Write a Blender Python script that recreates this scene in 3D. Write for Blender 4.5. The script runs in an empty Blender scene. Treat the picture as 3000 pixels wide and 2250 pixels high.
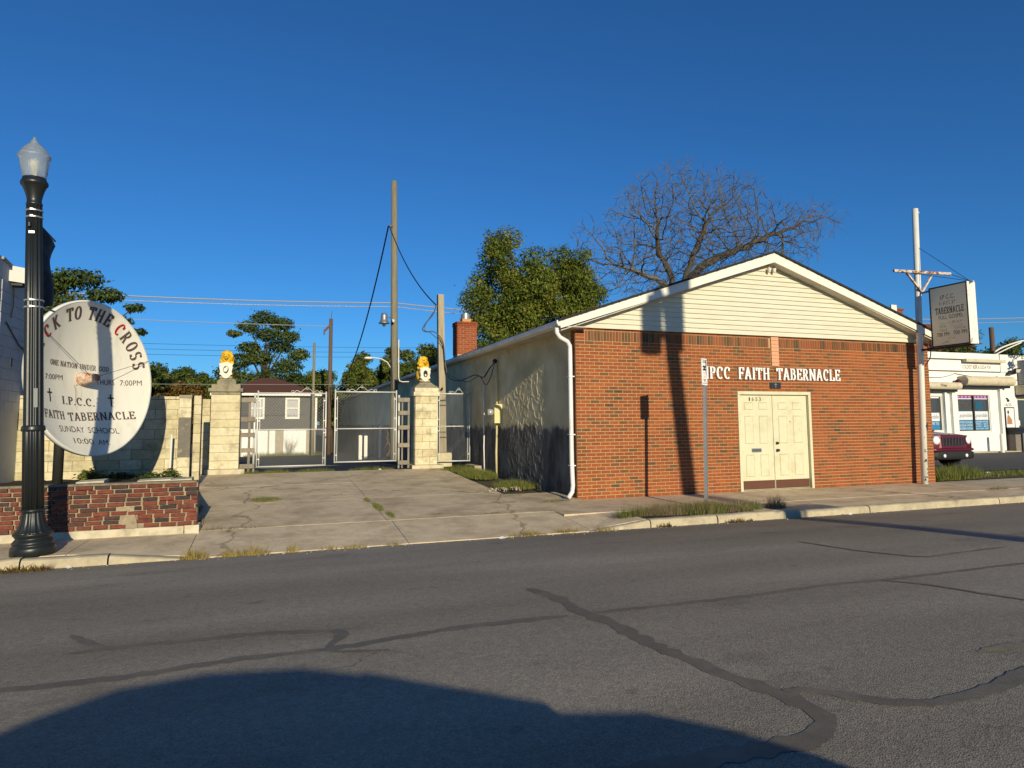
import bpy, math, random
import numpy as np
from math import sin, cos, pi, radians, atan, atan2, sqrt, hypot
from mathutils import Vector, Matrix

SC = bpy.context.scene
COL = SC.collection
rnd = random.Random(11)
nrg = np.random.default_rng(5)

# ------------------------------------------------------------------ camera
# world axes: X along the street to the right, Y away from the camera, Z up; metres
def setup_camera():
    pitch, roll, yaw = radians(5.186), 0.0068, radians(19.65)
    F = Vector((sin(yaw) * cos(pitch), cos(yaw) * cos(pitch), sin(pitch)))
    R0 = Vector((cos(yaw), -sin(yaw), 0))
    U0 = R0.cross(F)
    R = cos(roll) * R0 - sin(roll) * U0
    U = R.cross(F)
    cd = bpy.data.cameras.new('camera')
    cd.sensor_fit = 'HORIZONTAL'
    cd.sensor_width = 36.0
    cd.lens = 36.0 * 1950 / 3000
    cd.shift_y = -65 / 3000
    cd.clip_start = 0.05
    cd.clip_end = 2000
    co = bpy.data.objects.new('camera', cd)
    COL.objects.link(co)
    m = Matrix((R, U, -F)).transposed().to_4x4()
    m.translation = (0, 0, 1.45)
    co.matrix_world = m
    SC.camera = co
setup_camera()

# ------------------------------------------------------------------ light
SUN_TRAVEL = Vector((0.0, 1.0, -0.28)).normalized()
SUN_EL = math.asin(-SUN_TRAVEL.z)
SUN_ROT = atan2(-SUN_TRAVEL.x, -SUN_TRAVEL.y)
def setup_light():
    w = bpy.data.worlds.new('World')
    SC.world = w
    w.use_nodes = True
    nt = w.node_tree
    nt.nodes.clear()
    sky = nt.nodes.new('ShaderNodeTexSky')
    sky.sky_type = 'NISHITA'
    sky.sun_disc = False
    sky.sun_elevation = SUN_EL
    sky.sun_rotation = SUN_ROT
    sky.altitude = 230
    sky.air_density = 1.0
    sky.dust_density = 0.0
    sky.ozone_density = 9.8
    bg = nt.nodes.new('ShaderNodeBackground')
    bg.inputs['Strength'].default_value = 0.116
    wb = nt.nodes.new('ShaderNodeMix')            # the camera's white balance, the same over the whole sky
    wb.data_type = 'RGBA'
    wb.blend_type = 'MULTIPLY'
    wb.inputs['Factor'].default_value = 1.0
    wb.inputs['B'].default_value = (0.84, 1.0, 0.96, 1)
    out = nt.nodes.new('ShaderNodeOutputWorld')
    nt.links.new(sky.outputs[0], wb.inputs['A'])
    nt.links.new(wb.outputs['Result'], bg.inputs['Color'])
    nt.links.new(bg.outputs[0], out.inputs['Surface'])
    ld = bpy.data.lights.new('sun', 'SUN')
    ld.energy = 4.9
    ld.angle = radians(0.42)
    ld.color = (1.0, 0.88, 0.63)
    lo = bpy.data.objects.new('sun', ld)
    COL.objects.link(lo)
    lo.rotation_euler = SUN_TRAVEL.to_track_quat('-Z', 'Y').to_euler()
    lo.location = (-3, -30, 20)
setup_light()
SC.view_settings.view_transform = 'Standard'
SC.view_settings.look = 'None'
SC.view_settings.exposure = 0.0
SC.view_settings.gamma = 1.0
SC.view_settings.use_curve_mapping = False
SC.render.engine = 'CYCLES'
SC.cycles.max_bounces = 8
SC.cycles.transparent_max_bounces = 16

# ------------------------------------------------------------------ materials
MATS = {}
def nodes_of(name):
    m = bpy.data.materials.new(name)
    m.use_nodes = True
    nt = m.node_tree
    return m, nt, nt.nodes['Principled BSDF']

def mat(name, col, rough=0.8, var=0.12, scale=6.0, bump=0.0, bscale=40.0, metal=0.0,
        dirt=None, dscale=3.0, damt=0.5, dlo=0.45, dhi=0.7, stretch=(1, 1, 1), spec=0.3,
        coat=0.0, rnd_obj=0.0, trans=0.0, cracks=0.0):
    """plain weathered surface: base colour broken up by two noises, optional dirt, optional relief"""
    if name in MATS:
        return MATS[name]
    m, nt, b = nodes_of(name)
    N, L = nt.nodes, nt.links
    geo = N.new('ShaderNodeNewGeometry')
    mp = N.new('ShaderNodeMapping')
    mp.inputs['Scale'].default_value = stretch
    L.new(geo.outputs['Position'], mp.inputs['Vector'])
    n1 = N.new('ShaderNodeTexNoise')
    n1.inputs['Scale'].default_value = scale
    n1.inputs['Detail'].default_value = 6
    n1.inputs['Roughness'].default_value = 0.65
    L.new(mp.outputs[0], n1.inputs['Vector'])
    r = N.new('ShaderNodeMapRange')
    r.inputs['From Min'].default_value = 0.25
    r.inputs['From Max'].default_value = 0.75
    r.inputs['To Min'].default_value = 1 - var
    r.inputs['To Max'].default_value = 1 + var
    L.new(n1.outputs['Fac'], r.inputs['Value'])
    val = r.outputs[0]
    if rnd_obj:
        oi = N.new('ShaderNodeObjectInfo')
        r2 = N.new('ShaderNodeMapRange')
        r2.inputs['To Min'].default_value = 1 - rnd_obj
        r2.inputs['To Max'].default_value = 1 + rnd_obj
        L.new(oi.outputs['Random'], r2.inputs['Value'])
        mu = N.new('ShaderNodeMath')
        mu.operation = 'MULTIPLY'
        L.new(val, mu.inputs[0])
        L.new(r2.outputs[0], mu.inputs[1])
        val = mu.outputs[0]
    sc = N.new('ShaderNodeVectorMath')
    sc.operation = 'SCALE'
    sc.inputs[0].default_value = col
    L.new(val, sc.inputs['Scale'])
    cur = sc.outputs[0]
    if dirt is not None:
        n2 = N.new('ShaderNodeTexNoise')
        n2.inputs['Scale'].default_value = dscale
        n2.inputs['Detail'].default_value = 8
        n2.inputs['Roughness'].default_value = 0.7
        L.new(mp.outputs[0], n2.inputs['Vector'])
        r3 = N.new('ShaderNodeMapRange')
        r3.inputs['From Min'].default_value = dlo
        r3.inputs['From Max'].default_value = dhi
        r3.inputs['To Max'].default_value = damt
        L.new(n2.outputs['Fac'], r3.inputs['Value'])
        mx = N.new('ShaderNodeMix')
        mx.data_type = 'RGBA'
        L.new(r3.outputs[0], mx.inputs['Factor'])
        L.new(cur, mx.inputs['A'])
        mx.inputs['B'].default_value = (*dirt, 1)
        cur = mx.outputs['Result']
    if cracks:
        ds = N.new('ShaderNodeTexNoise'); ds.inputs['Scale'].default_value = 1.6; ds.inputs['Detail'].default_value = 5
        L.new(geo.outputs['Position'], ds.inputs['Vector'])
        wv = N.new('ShaderNodeVectorMath'); wv.operation = 'SCALE'; wv.inputs['Scale'].default_value = .8
        L.new(ds.outputs['Color'], wv.inputs[0])
        av = N.new('ShaderNodeVectorMath'); L.new(geo.outputs['Position'], av.inputs[0]); L.new(wv.outputs[0], av.inputs[1])
        vc = N.new('ShaderNodeTexVoronoi'); vc.feature = 'DISTANCE_TO_EDGE'; vc.inputs['Scale'].default_value = cracks
        L.new(av.outputs[0], vc.inputs['Vector'])
        rc = N.new('ShaderNodeMapRange'); rc.inputs['From Min'].default_value = .002; rc.inputs['From Max'].default_value = .007
        rc.inputs['To Min'].default_value = .60
        L.new(vc.outputs['Distance'], rc.inputs['Value'])
        nk = N.new('ShaderNodeTexNoise'); nk.inputs['Scale'].default_value = 22; nk.inputs['Detail'].default_value = 3
        L.new(geo.outputs['Position'], nk.inputs['Vector'])
        rk = N.new('ShaderNodeMapRange'); rk.inputs['From Min'].default_value = .66; rk.inputs['From Max'].default_value = .72
        rk.inputs['To Min'].default_value = 1.0; rk.inputs['To Max'].default_value = .62
        L.new(nk.outputs['Fac'], rk.inputs['Value'])
        mm = N.new('ShaderNodeMath'); mm.operation = 'MULTIPLY'; L.new(rc.outputs[0], mm.inputs[0]); L.new(rk.outputs[0], mm.inputs[1])
        s2 = N.new('ShaderNodeVectorMath'); s2.operation = 'SCALE'
        L.new(cur, s2.inputs[0]); L.new(mm.outputs[0], s2.inputs['Scale'])
        cur = s2.outputs[0]
    L.new(cur, b.inputs['Base Color'])
    b.inputs['Roughness'].default_value = rough
    b.inputs['Metallic'].default_value = metal
    b.inputs['Specular IOR Level'].default_value = spec
    b.inputs['Coat Weight'].default_value = coat
    if trans:
        b.inputs['Transmission Weight'].default_value = trans
    if bump:
        n3 = N.new('ShaderNodeTexNoise')
        n3.inputs['Scale'].default_value = bscale
        n3.inputs['Detail'].default_value = 5
        L.new(mp.outputs[0], n3.inputs['Vector'])
        bp = N.new('ShaderNodeBump')
        bp.inputs['Strength'].default_value = 1.0
        bp.inputs['Distance'].default_value = bump
        L.new(n3.outputs['Fac'], bp.inputs['Height'])
        L.new(bp.outputs[0], b.inputs['Normal'])
    MATS[name] = m
    return m

def ramp_mat(name, cols, src='OBJ', rough=0.85, speck=0.12, sscale=60, bump=0.0015, leaf=False, inter='LINEAR'):
    """colour picked per piece (object random, or the face attribute 'rnd' of a joined mesh)"""
    if name in MATS:
        return MATS[name]
    m, nt, b = nodes_of(name)
    N, L = nt.nodes, nt.links
    if src == 'OBJ':
        o = N.new('ShaderNodeObjectInfo').outputs['Random']
    else:
        a = N.new('ShaderNodeAttribute')
        a.attribute_name = 'rnd'
        o = a.outputs['Fac']
    cr = N.new('ShaderNodeValToRGB')
    cr.color_ramp.interpolation = inter
    els = cr.color_ramp.elements
    els[0].position, els[0].color = cols[0][0], (*cols[0][1], 1)
    els[1].position, els[1].color = cols[-1][0], (*cols[-1][1], 1)
    for p, c in cols[1:-1]:
        e = els.new(p)
        e.color = (*c, 1)
    L.new(o, cr.inputs['Fac'])
    geo = N.new('ShaderNodeNewGeometry')
    n1 = N.new('ShaderNodeTexNoise')
    n1.inputs['Scale'].default_value = sscale
    n1.inputs['Detail'].default_value = 4
    L.new(geo.outputs['Position'], n1.inputs['Vector'])
    r = N.new('ShaderNodeMapRange')
    r.inputs['From Min'].default_value = 0.3
    r.inputs['From Max'].default_value = 0.7
    r.inputs['To Min'].default_value = 1 - speck
    r.inputs['To Max'].default_value = 1 + speck
    L.new(n1.outputs['Fac'], r.inputs['Value'])
    n2 = N.new('ShaderNodeTexNoise')          # broad weathering over many pieces
    n2.inputs['Scale'].default_value = 1.1
    n2.inputs['Detail'].default_value = 7
    n2.inputs['Roughness'].default_value = 0.7
    L.new(geo.outputs['Position'], n2.inputs['Vector'])
    rb = N.new('ShaderNodeMapRange')
    rb.inputs['From Min'].default_value = 0.3
    rb.inputs['From Max'].default_value = 0.7
    rb.inputs['To Min'].default_value = 0.84
    rb.inputs['To Max'].default_value = 1.14
    L.new(n2.outputs['Fac'], rb.inputs['Value'])
    mw = N.new('ShaderNodeMath')
    mw.operation = 'MULTIPLY'
    L.new(r.outputs[0], mw.inputs[0])
    L.new(rb.outputs[0], mw.inputs[1])
    sc = N.new('ShaderNodeVectorMath')
    sc.operation = 'SCALE'
    L.new(cr.outputs['Color'], sc.inputs[0])
    L.new(mw.outputs[0], sc.inputs['Scale'])
    L.new(sc.outputs[0], b.inputs['Base Color'])
    b.inputs['Roughness'].default_value = rough
    b.inputs['Specular IOR Level'].default_value = 0.25
    if bump:
        bp = N.new('ShaderNodeBump')
        bp.inputs['Distance'].default_value = bump
        L.new(n1.outputs['Fac'], bp.inputs['Height'])
        L.new(bp.outputs[0], b.inputs['Normal'])
    if leaf:
        tr = N.new('ShaderNodeBsdfTranslucent')
        L.new(sc.outputs[0], tr.inputs['Color'])
        ms = N.new('ShaderNodeMixShader')
        ms.inputs[0].default_value = 0.3
        L.new(b.outputs[0], ms.inputs[1])
        L.new(tr.outputs[0], ms.inputs[2])
        L.new(ms.outputs[0], N['Material Output'].inputs['Surface'])
    MATS[name] = m
    return m

def flat(name, col, rough=0.6, metal=0.0, spec=0.4, emit=None):
    return mat(name, col, rough=rough, var=0.05, scale=4, metal=metal, spec=spec)

# ------------------------------------------------------------------ mesh building
class MB:
    def __init__(s):
        s.v, s.f, s.a = [], [], []
    def add(s, vs, fs, a=None):
        n = len(s.v)
        s.v += [tuple(p) for p in vs]
        s.f += [tuple(i + n for i in q) for q in fs]
        s.a += [a if a is not None else 0.5] * len(fs)
        return s
    def box(s, x0, x1, y0, y1, z0, z1, a=None):
        return s.add([(x0, y0, z0), (x1, y0, z0), (x1, y1, z0), (x0, y1, z0), (x0, y0, z1), (x1, y0, z1), (x1, y1, z1), (x0, y1, z1)],
                     [(0, 3, 2, 1), (4, 5, 6, 7), (0, 1, 5, 4), (1, 2, 6, 5), (2, 3, 7, 6), (3, 0, 4, 7)], a)
    def hexa(s, b, t, a=None):
        """b, t: four bottom and four top corners, counter-clockwise from above"""
        return s.add(list(b) + list(t), [(0, 3, 2, 1), (4, 5, 6, 7), (0, 1, 5, 4), (1, 2, 6, 5), (2, 3, 7, 6), (3, 0, 4, 7)], a)
    def bar(s, p, q, w, h, up=(0, 0, 1), a=None):
        p, q, up = Vector(p), Vector(q), Vector(up)
        d = (q - p).normalized()
        if abs(d.dot(up)) > 0.98:
            up = Vector((0, 1, 0))
        r = d.cross(up).normalized() * (w / 2)
        u = r.cross(d).normalized() * (h / 2)
        b = [p - r - u, p + r - u, q + r - u, q - r - u]
        t = [p - r + u, p + r + u, q + r + u, q - r + u]
        return s.hexa(b, t, a)
    def tube(s, pts, r, n=8, caps=True, a=None):
        pts = [Vector(p) for p in pts]
        rs = r if isinstance(r, (list, tuple)) else [r] * len(pts)
        ring = []
        prev = None
        for i, p in enumerate(pts):
            d = (pts[min(i + 1, len(pts) - 1)] - pts[max(i - 1, 0)])
            d = d.normalized() if d.length > 1e-9 else Vector((0, 0, 1))
            if prev is None:
                u = d.orthogonal().normalized()
            else:
                u = (prev - d * prev.dot(d))
                u = u.normalized() if u.length > 1e-6 else d.orthogonal().normalized()
            prev = u
            w = d.cross(u)
            ring.append([p + rs[i] * (cos(2 * pi * k / n) * u + sin(2 * pi * k / n) * w) for k in range(n)])
        vs = [q for g in ring for q in g]
        fs = []
        for i in range(len(pts) - 1):
            for k in range(n):
                fs.append((i * n + k, i * n + (k + 1) % n, (i + 1) * n + (k + 1) % n, (i + 1) * n + k))
        if caps:
            fs.append(tuple(range(n - 1, -1, -1)))
            fs.append(tuple((len(pts) - 1) * n + k for k in range(n)))
        return s.add(vs, fs, a)
    def cyl(s, p, q, r, n=12, a=None):
        return s.tube([p, q], r, n, True, a)
    def lathe(s, prof, n=24, c=(0, 0, 0), flutes=0, famp=0.0, caps=True, a=None):
        vs, fs = [], []
        for r, z, *fl in prof:
            k_on = fl[0] if fl else 0
            for k in range(n):
                t = 2 * pi * k / n
                rr = r * (1 + (famp * cos(flutes * t) if k_on else 0))
                vs.append((c[0] + rr * cos(t), c[1] + rr * sin(t), c[2] + z))
        m = len(prof)
        for i in range(m - 1):
            for k in range(n):
                fs.append((i * n + k, i * n + (k + 1) % n, (i + 1) * n + (k + 1) % n, (i + 1) * n + k))
        if caps:
            fs.append(tuple(range(n - 1, -1, -1)))
            fs.append(tuple((m - 1) * n + k for k in range(n)))
        return s.add(vs, fs, a)
    def prism(s, poly, o, ux, uy, un, d0, d1, a=None):
        """poly: 2-D outline placed at o with axes ux, uy; extruded along un from d0 to d1"""
        o, ux, uy, un = Vector(o), Vector(ux), Vector(uy), Vector(un)
        n = len(poly)
        vs = [o + ux * x + uy * y + un * d0 for x, y in poly] + [o + ux * x + uy * y + un * d1 for x, y in poly]
        fs = [tuple(range(n - 1, -1, -1)), tuple(range(n, 2 * n))]
        fs += [(i, (i + 1) % n, n + (i + 1) % n, n + i) for i in range(n)]
        return s.add(vs, fs, a)
    def ball(s, c, r, nu=10, nv=7, a=None):
        r = r if isinstance(r, (tuple, list)) else (r, r, r)
        vs, fs = [], []
        for j in range(nv + 1):
            th = pi * j / nv
            for i in range(nu):
                t = 2 * pi * i / nu
                vs.append((c[0] + r[0] * sin(th) * cos(t), c[1] + r[1] * sin(th) * sin(t), c[2] - r[2] * cos(th)))
        for j in range(nv):
            for i in range(nu):
                fs.append((j * nu + i, j * nu + (i + 1) % nu, (j + 1) * nu + (i + 1) % nu, (j + 1) * nu + i))
        return s.add(vs, fs, a)
    def grid(s, xs, ys, fz, a=None):
        vs = [(x, y, fz(x, y)) for y in ys for x in xs]
        n = len(xs)
        fs = [(j * n + i, j * n + i + 1, (j + 1) * n + i + 1, (j + 1) * n + i) for j in range(len(ys) - 1) for i in range(n - 1)]
        return s.add(vs, fs, a)

OFF = {}
def link(o, parent=None):
    COL.objects.link(o)
    if parent is not None:
        o.parent = parent
    return o
def mesh_of(mb, name, off=(0, 0, 0), smooth=False, attr=False):
    me = bpy.data.meshes.new(name)
    ox, oy, oz = off
    me.from_pydata([(x - ox, y - oy, z - oz) for x, y, z in mb.v], [], mb.f)
    if attr:
        at = me.attributes.new('rnd', 'FLOAT', 'FACE')
        at.data.foreach_set('value', mb.a)
    if smooth:
        me.polygons.foreach_set('use_smooth', [True] * len(me.polygons))
    me.update()
    return me
def tag(o, label, cat=None, group=None, kind=None):
    if label:
        o['label'] = label
    if cat:
        o['category'] = cat
    if group:
        o['group'] = group
    if kind:
        o['kind'] = kind
    return o
def thing(name, loc, label, cat, group=None, rot=(0, 0, 0)):
    o = bpy.data.objects.new(name, None)
    o.empty_display_size = 0.2
    COL.objects.link(o)
    o.location = loc
    o.rotation_euler = rot
    OFF[o.name] = Vector(loc) if tuple(rot) == (0, 0, 0) else Vector((0, 0, 0))
    return tag(o, label, cat, group)
def part(parent, name, mb, m, smooth=False, attr=False, kind=None, label=None):
    """mb in world coordinates (or in the thing's own when the thing is turned)"""
    off = OFF[parent.name] if parent is not None else Vector((0, 0, 0))
    o = bpy.data.objects.new(name, mesh_of(mb, name, off, smooth, attr))
    o.data.materials.append(m)
    link(o, parent)
    OFF[o.name] = off
    if kind:
        o['kind'] = kind
    if label:
        o['label'] = label
    return o
def solo(name, mb, m, label, cat, group=None, smooth=False, attr=False):
    """a thing that is one mesh; its origin at the middle of its base"""
    xs = [p[0] for p in mb.v]; ys = [p[1] for p in mb.v]; zs = [p[2] for p in mb.v]
    loc = Vector(((min(xs) + max(xs)) / 2, (min(ys) + max(ys)) / 2, min(zs)))
    o = bpy.data.objects.new(name, mesh_of(mb, name, loc, smooth, attr))
    o.data.materials.append(m)
    link(o)
    o.location = loc
    OFF[o.name] = loc
    return tag(o, label, cat, group)
def struct(name, mb, m, smooth=False, kind='structure', attr=False):
    o = bpy.data.objects.new(name, mesh_of(mb, name, (0, 0, 0), smooth, attr))
    o.data.materials.append(m)
    link(o)
    OFF[o.name] = Vector((0, 0, 0))
    o['kind'] = kind
    return o
BOXES = {}
def unit_box(sx, sy, sz, m, name):
    """a shared box mesh centred on its origin, front edges slightly eased"""
    key = (round(sx, 4), round(sy, 4), round(sz, 4), m.name)
    if key not in BOXES:
        c = min(0.004, sy * 0.3, sz * 0.2, sx * 0.2)
        X, Y, Z = sx / 2, sy / 2, sz / 2
        mb = MB()
        vs = [(-X + c, -Y, -Z + c), (X - c, -Y, -Z + c), (X - c, -Y, Z - c), (-X + c, -Y, Z - c),
              (-X, -Y + c, -Z), (X, -Y + c, -Z), (X, -Y + c, Z), (-X, -Y + c, Z),
              (-X, Y, -Z), (X, Y, -Z), (X, Y, Z), (-X, Y, Z)]
        fs = [(0, 1, 2, 3), (0, 4, 5, 1), (1, 5, 6, 2), (2, 6, 7, 3), (3, 7, 4, 0),
              (4, 8, 9, 5), (5, 9, 10, 6), (6, 10, 11, 7), (7, 11, 8, 4), (8, 11, 10, 9)]
        mb.add(vs, fs)
        me = mesh_of(mb, name)
        me.materials.append(m)
        BOXES[key] = me
    return BOXES[key]
def piece(parent, name, c, size, m, tilt=0.0, rotz=0.0):
    o = bpy.data.objects.new(name, unit_box(*size, m, name))
    link(o, parent)
    o.location = Vector(c) - OFF[parent.name]
    o.rotation_euler = (0, tilt, rotz)
    return o
def boxes_with_holes(x0, x1, z0, z1, holes, y0, y1):
    """a wall in the XZ plane as a grid of boxes that leaves the rectangles of `holes` open"""
    xs = sorted({x0, x1, *[h[0] for h in holes], *[h[1] for h in holes]})
    zs = sorted({z0, z1, *[h[2] for h in holes], *[h[3] for h in holes]})
    mb = MB()
    for i in range(len(xs) - 1):
        run = None
        for j in range(len(zs) - 1):
            cx, cz = (xs[i] + xs[i + 1]) / 2, (zs[j] + zs[j + 1]) / 2
            inside = any(h[0] < cx < h[1] and h[2] < cz < h[3] for h in holes)
            if not inside:
                if run is None:
                    run = zs[j]
            if (inside or j == len(zs) - 2) and run is not None:
                mb.box(xs[i], xs[i + 1], y0, y1, run, zs[j] if inside else zs[j + 1])
                run = None
    return mb

# ------------------------------------------------------------------ lettering
def arc(cx, cy, rx, ry, a0, a1, n=12):
    return [(cx + rx * cos(radians(a0 + (a1 - a0) * i / n)), cy + ry * sin(radians(a0 + (a1 - a0) * i / n))) for i in range(n + 1)]
# strokes and feet of a bold roman capital: (width, polylines, serif points)
GLYPH = {
 'I': (.34, [[(.17, 0), (.17, 1)]], [(.17, 0, .3), (.17, 1, .3)]),
 'P': (.60, [[(.16, 0), (.16, 1)], [(.16, .96)] + arc(.30, .72, .19, .24, 90, -90) + [(.16, .48)]], [(.16, 0, .3), (.10, 1, .2)]),
 'C': (.66, [arc(.36, .5, .25, .47, 48, 312, 18), [(.54, .68), (.54, .92)]], []),
 'F': (.60, [[(.16, 0), (.16, 1)], [(.16, .96), (.55, .96)], [(.16, .52), (.42, .52)], [(.54, 1), (.54, .74)], [(.42, .62), (.42, .42)]], [(.16, 0, .3)]),
 'A': (.72, [[(.10, 0), (.35, 1)], [(.35, 1), (.60, 0)], [(.20, .32), (.52, .32)]], [(.10, 0, .22), (.60, 0, .26)]),
 'T': (.66, [[(.33, 0), (.33, 1)], [(.06, .96), (.60, .96)], [(.06, 1), (.06, .74)], [(.60, 1), (.60, .74)]], [(.33, 0, .32)]),
 'H': (.74, [[(.16, 0), (.16, 1)], [(.58, 0), (.58, 1)], [(.16, .52), (.58, .52)]], [(.16, 0, .28), (.16, 1, .28), (.58, 0, .28), (.58, 1, .28)]),
 'B': (.66, [[(.16, 0), (.16, 1)], [(.16, .96)] + arc(.32, .75, .17, .21, 90, -90) + [(.16, .54)], [(.32, .54)] + arc(.34, .29, .20, .25, 90, -90) + [(.16, .04)]], [(.10, 0, .2), (.10, 1, .2)]),
 'E': (.62, [[(.16, 0), (.16, 1)], [(.16, .96), (.55, .96)], [(.16, .52), (.42, .52)], [(.16, .04), (.56, .04)], [(.54, 1), (.54, .76)], [(.56, 0), (.56, .26)], [(.42, .62), (.42, .42)]], [(.10, 0, .2), (.10, 1, .2)]),
 'R': (.70, [[(.16, 0), (.16, 1)], [(.16, .96)] + arc(.31, .74, .18, .22, 90, -90) + [(.16, .52)], [(.34, .52), (.56, 0)]], [(.16, 0, .28), (.10, 1, .2), (.60, 0, .2)]),
 'N': (.76, [[(.13, 0), (.13, 1)], [(.14, 1), (.60, 0)], [(.61, 0), (.61, 1)]], [(.13, 0, .26), (.10, 1, .24), (.61, 1, .26)]),
 'L': (.60, [[(.16, 0), (.16, 1)], [(.16, .04), (.54, .04)], [(.54, 0), (.54, .30)]], [(.10, 0, .2), (.16, 1, .3)]),
 'K': (.72, [[(.16, 0), (.16, 1)], [(.56, 1), (.18, .45)], [(.28, .58), (.60, 0)]], [(.16, 0, .28), (.16, 1, .28), (.56, 1, .24), (.60, 0, .24)]),
 'O': (.70, [arc(.35, .5, .25, .47, 0, 360, 22)], []),
 'S': (.60, [arc(.30, .74, .19, .22, 35, 270, 12) + arc(.30, .27, .20, .24, 88, -145, 12), [(.47, .80), (.47, .98)], [(.12, .02), (.12, .22)]], []),
 '.': (.24, [[(.12, .0), (.12, .13)]], []),
 'U': (.74, [[(.16, 1), (.16, .3)] + arc(.37, .3, .21, .27, 180, 360, 10) + [(.58, 1)]], [(.16, 1, .26), (.58, 1, .26)]),
 'D': (.72, [[(.16, 0), (.16, 1)], [(.16, .96)] + arc(.30, .5, .28, .46, 90, -90, 14) + [(.16, .04)]], [(.10, 0, .2), (.10, 1, .2)]),
 'G': (.72, [arc(.37, .5, .26, .47, 48, 330, 18), [(.59, .1), (.59, .44)], [(.46, .44), (.68, .44)], [(.56, .70), (.56, .92)]], []),
 ' ': (.45, [], []),
}
def roman(text, wv=.085, wh=.04, gap=.06):
    """polygons (2-D quads) of the text, cap height 1, and the total width"""
    out, x = [], 0.0
    for ch in text:
        w, lines, feet = GLYPH[ch]
        for pl in lines:
            L, R = [], []
            for i, p in enumerate(pl):
                a, b = pl[max(i - 1, 0)], pl[min(i + 1, len(pl) - 1)]
                dx, dy = b[0] - a[0], b[1] - a[1]
                l = hypot(dx, dy) or 1
                nx, ny = -dy / l, dx / l
                h = sqrt((wv * nx) ** 2 + (wh * ny) ** 2)
                L.append((x + p[0] + nx * h, p[1] + ny * h))
                R.append((x + p[0] - nx * h, p[1] - ny * h))
            for i in range(len(pl) - 1):
                out.append([R[i], R[i + 1], L[i + 1], L[i]])
        for fx, fy, fw in feet:
            y0, y1 = (0, .055) if fy < .5 else (.945, 1)
            out.append([(x + fx - fw / 2, y0), (x + fx + fw / 2, y0), (x + fx + fw / 2, y1), (x + fx - fw / 2, y1)])
        x += w + gap
    return out, x - gap
def roman_block(mb, text, o, ux, uy, un, height, width, d0, d1, **k):
    """raised letters: strokes staggered by a hair so that no two faces share a plane"""
    polys, w = roman(text, **k)
    sx = width / w
    for i, q in enumerate(polys):
        e = (i % 7) * 0.0004
        mb.prism([(x * sx, y * height) for x, y in q], o, ux, uy, un, d0, d1 + e)
    return mb
def sans(text):
    """triangulated outline of the built-in face, cap height about 1, width returned"""
    cu = bpy.data.curves.new('text', 'FONT')
    cu.body = text
    cu.size = 1.0
    cu.resolution_u = 3
    ob = bpy.data.objects.new('text', cu)
    me = bpy.data.meshes.new_from_object(ob)
    vs = [(v.co.x, v.co.y) for v in me.vertices]
    fs = [tuple(p.vertices) for p in me.polygons]
    bpy.data.objects.remove(ob)
    bpy.data.curves.remove(cu)
    bpy.data.meshes.remove(me)
    x0, x1 = min(v[0] for v in vs), max(v[0] for v in vs)
    y1 = max(v[1] for v in vs)
    y0 = 0.0
    return [((x - x0) / (y1 - y0), (y - y0) / (y1 - y0)) for x, y in vs], fs, (x1 - x0) / (y1 - y0)
def sans_flat(mb, text, o, ux, uy, un, height, width, d):
    vs, fs, w = sans(text)
    o, ux, uy, un = Vector(o), Vector(ux), Vector(uy), Vector(un)
    return mb.add([o + ux * (x * width / w) + uy * (y * height) + un * d for x, y in vs], fs)

# ------------------------------------------------------------------ vegetation
LEAF_TONES = {
 'deep': [(0, (.030, .050, .013)), (.5, (.065, .100, .022)), (.85, (.125, .155, .03)), (1, (.19, .19, .042))],
 'mid':  [(0, (.042, .065, .012)), (.5, (.105, .14, .024)), (.85, (.18, .20, .034)), (1, (.26, .23, .045))],
 'oak':  [(0, (.045, .070, .011)), (.5, (.125, .165, .022)), (.85, (.23, .24, .035)), (1, (.30, .26, .045))],
 'rust': [(0, (.050, .040, .012)), (.5, (.15, .095, .022)), (1, (.26, .16, .035))],
 'grass': [(0, (.075, .105, .020)), (.5, (.17, .21, .04)), (.8, (.25, .25, .06)), (1, (.40, .33, .13))],
 'dry':  [(0, (.15, .105, .065)), (.45, (.30, .22, .14)), (.75, (.20, .21, .065)), (1, (.46, .36, .19))],
 'straw': [(0, (.30, .24, .06)), (.6, (.45, .37, .11)), (1, (.30, .16, .06))],
}
def leaf_mat(k):
    return ramp_mat('leaf_' + k, LEAF_TONES[k], src='ATT', rough=0.6, speck=0.1, sscale=3, bump=0, leaf=True)
def np_mesh(name, V, per, A, off=(0, 0, 0)):
    """V: (n*per,3) vertices of n separate polygons with `per` corners; A: n values"""
    V = V - np.array(off, float)
    n = len(V) // per
    me = bpy.data.meshes.new(name)
    me.vertices.add(len(V))
    me.vertices.foreach_set('co', V.astype(np.float32).ravel())
    me.loops.add(len(V))
    me.loops.foreach_set('vertex_index', np.arange(len(V), dtype=np.int32))
    me.polygons.add(n)
    me.polygons.foreach_set('loop_start', np.arange(0, len(V), per, dtype=np.int32))
    me.polygons.foreach_set('loop_total', np.full(n, per, dtype=np.int32))
    at = me.attributes.new('rnd', 'FLOAT', 'FACE')
    at.data.foreach_set('value', np.asarray(A, dtype=np.float32))
    me.update(calc_edges=True)
    me.validate()
    return me
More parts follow.
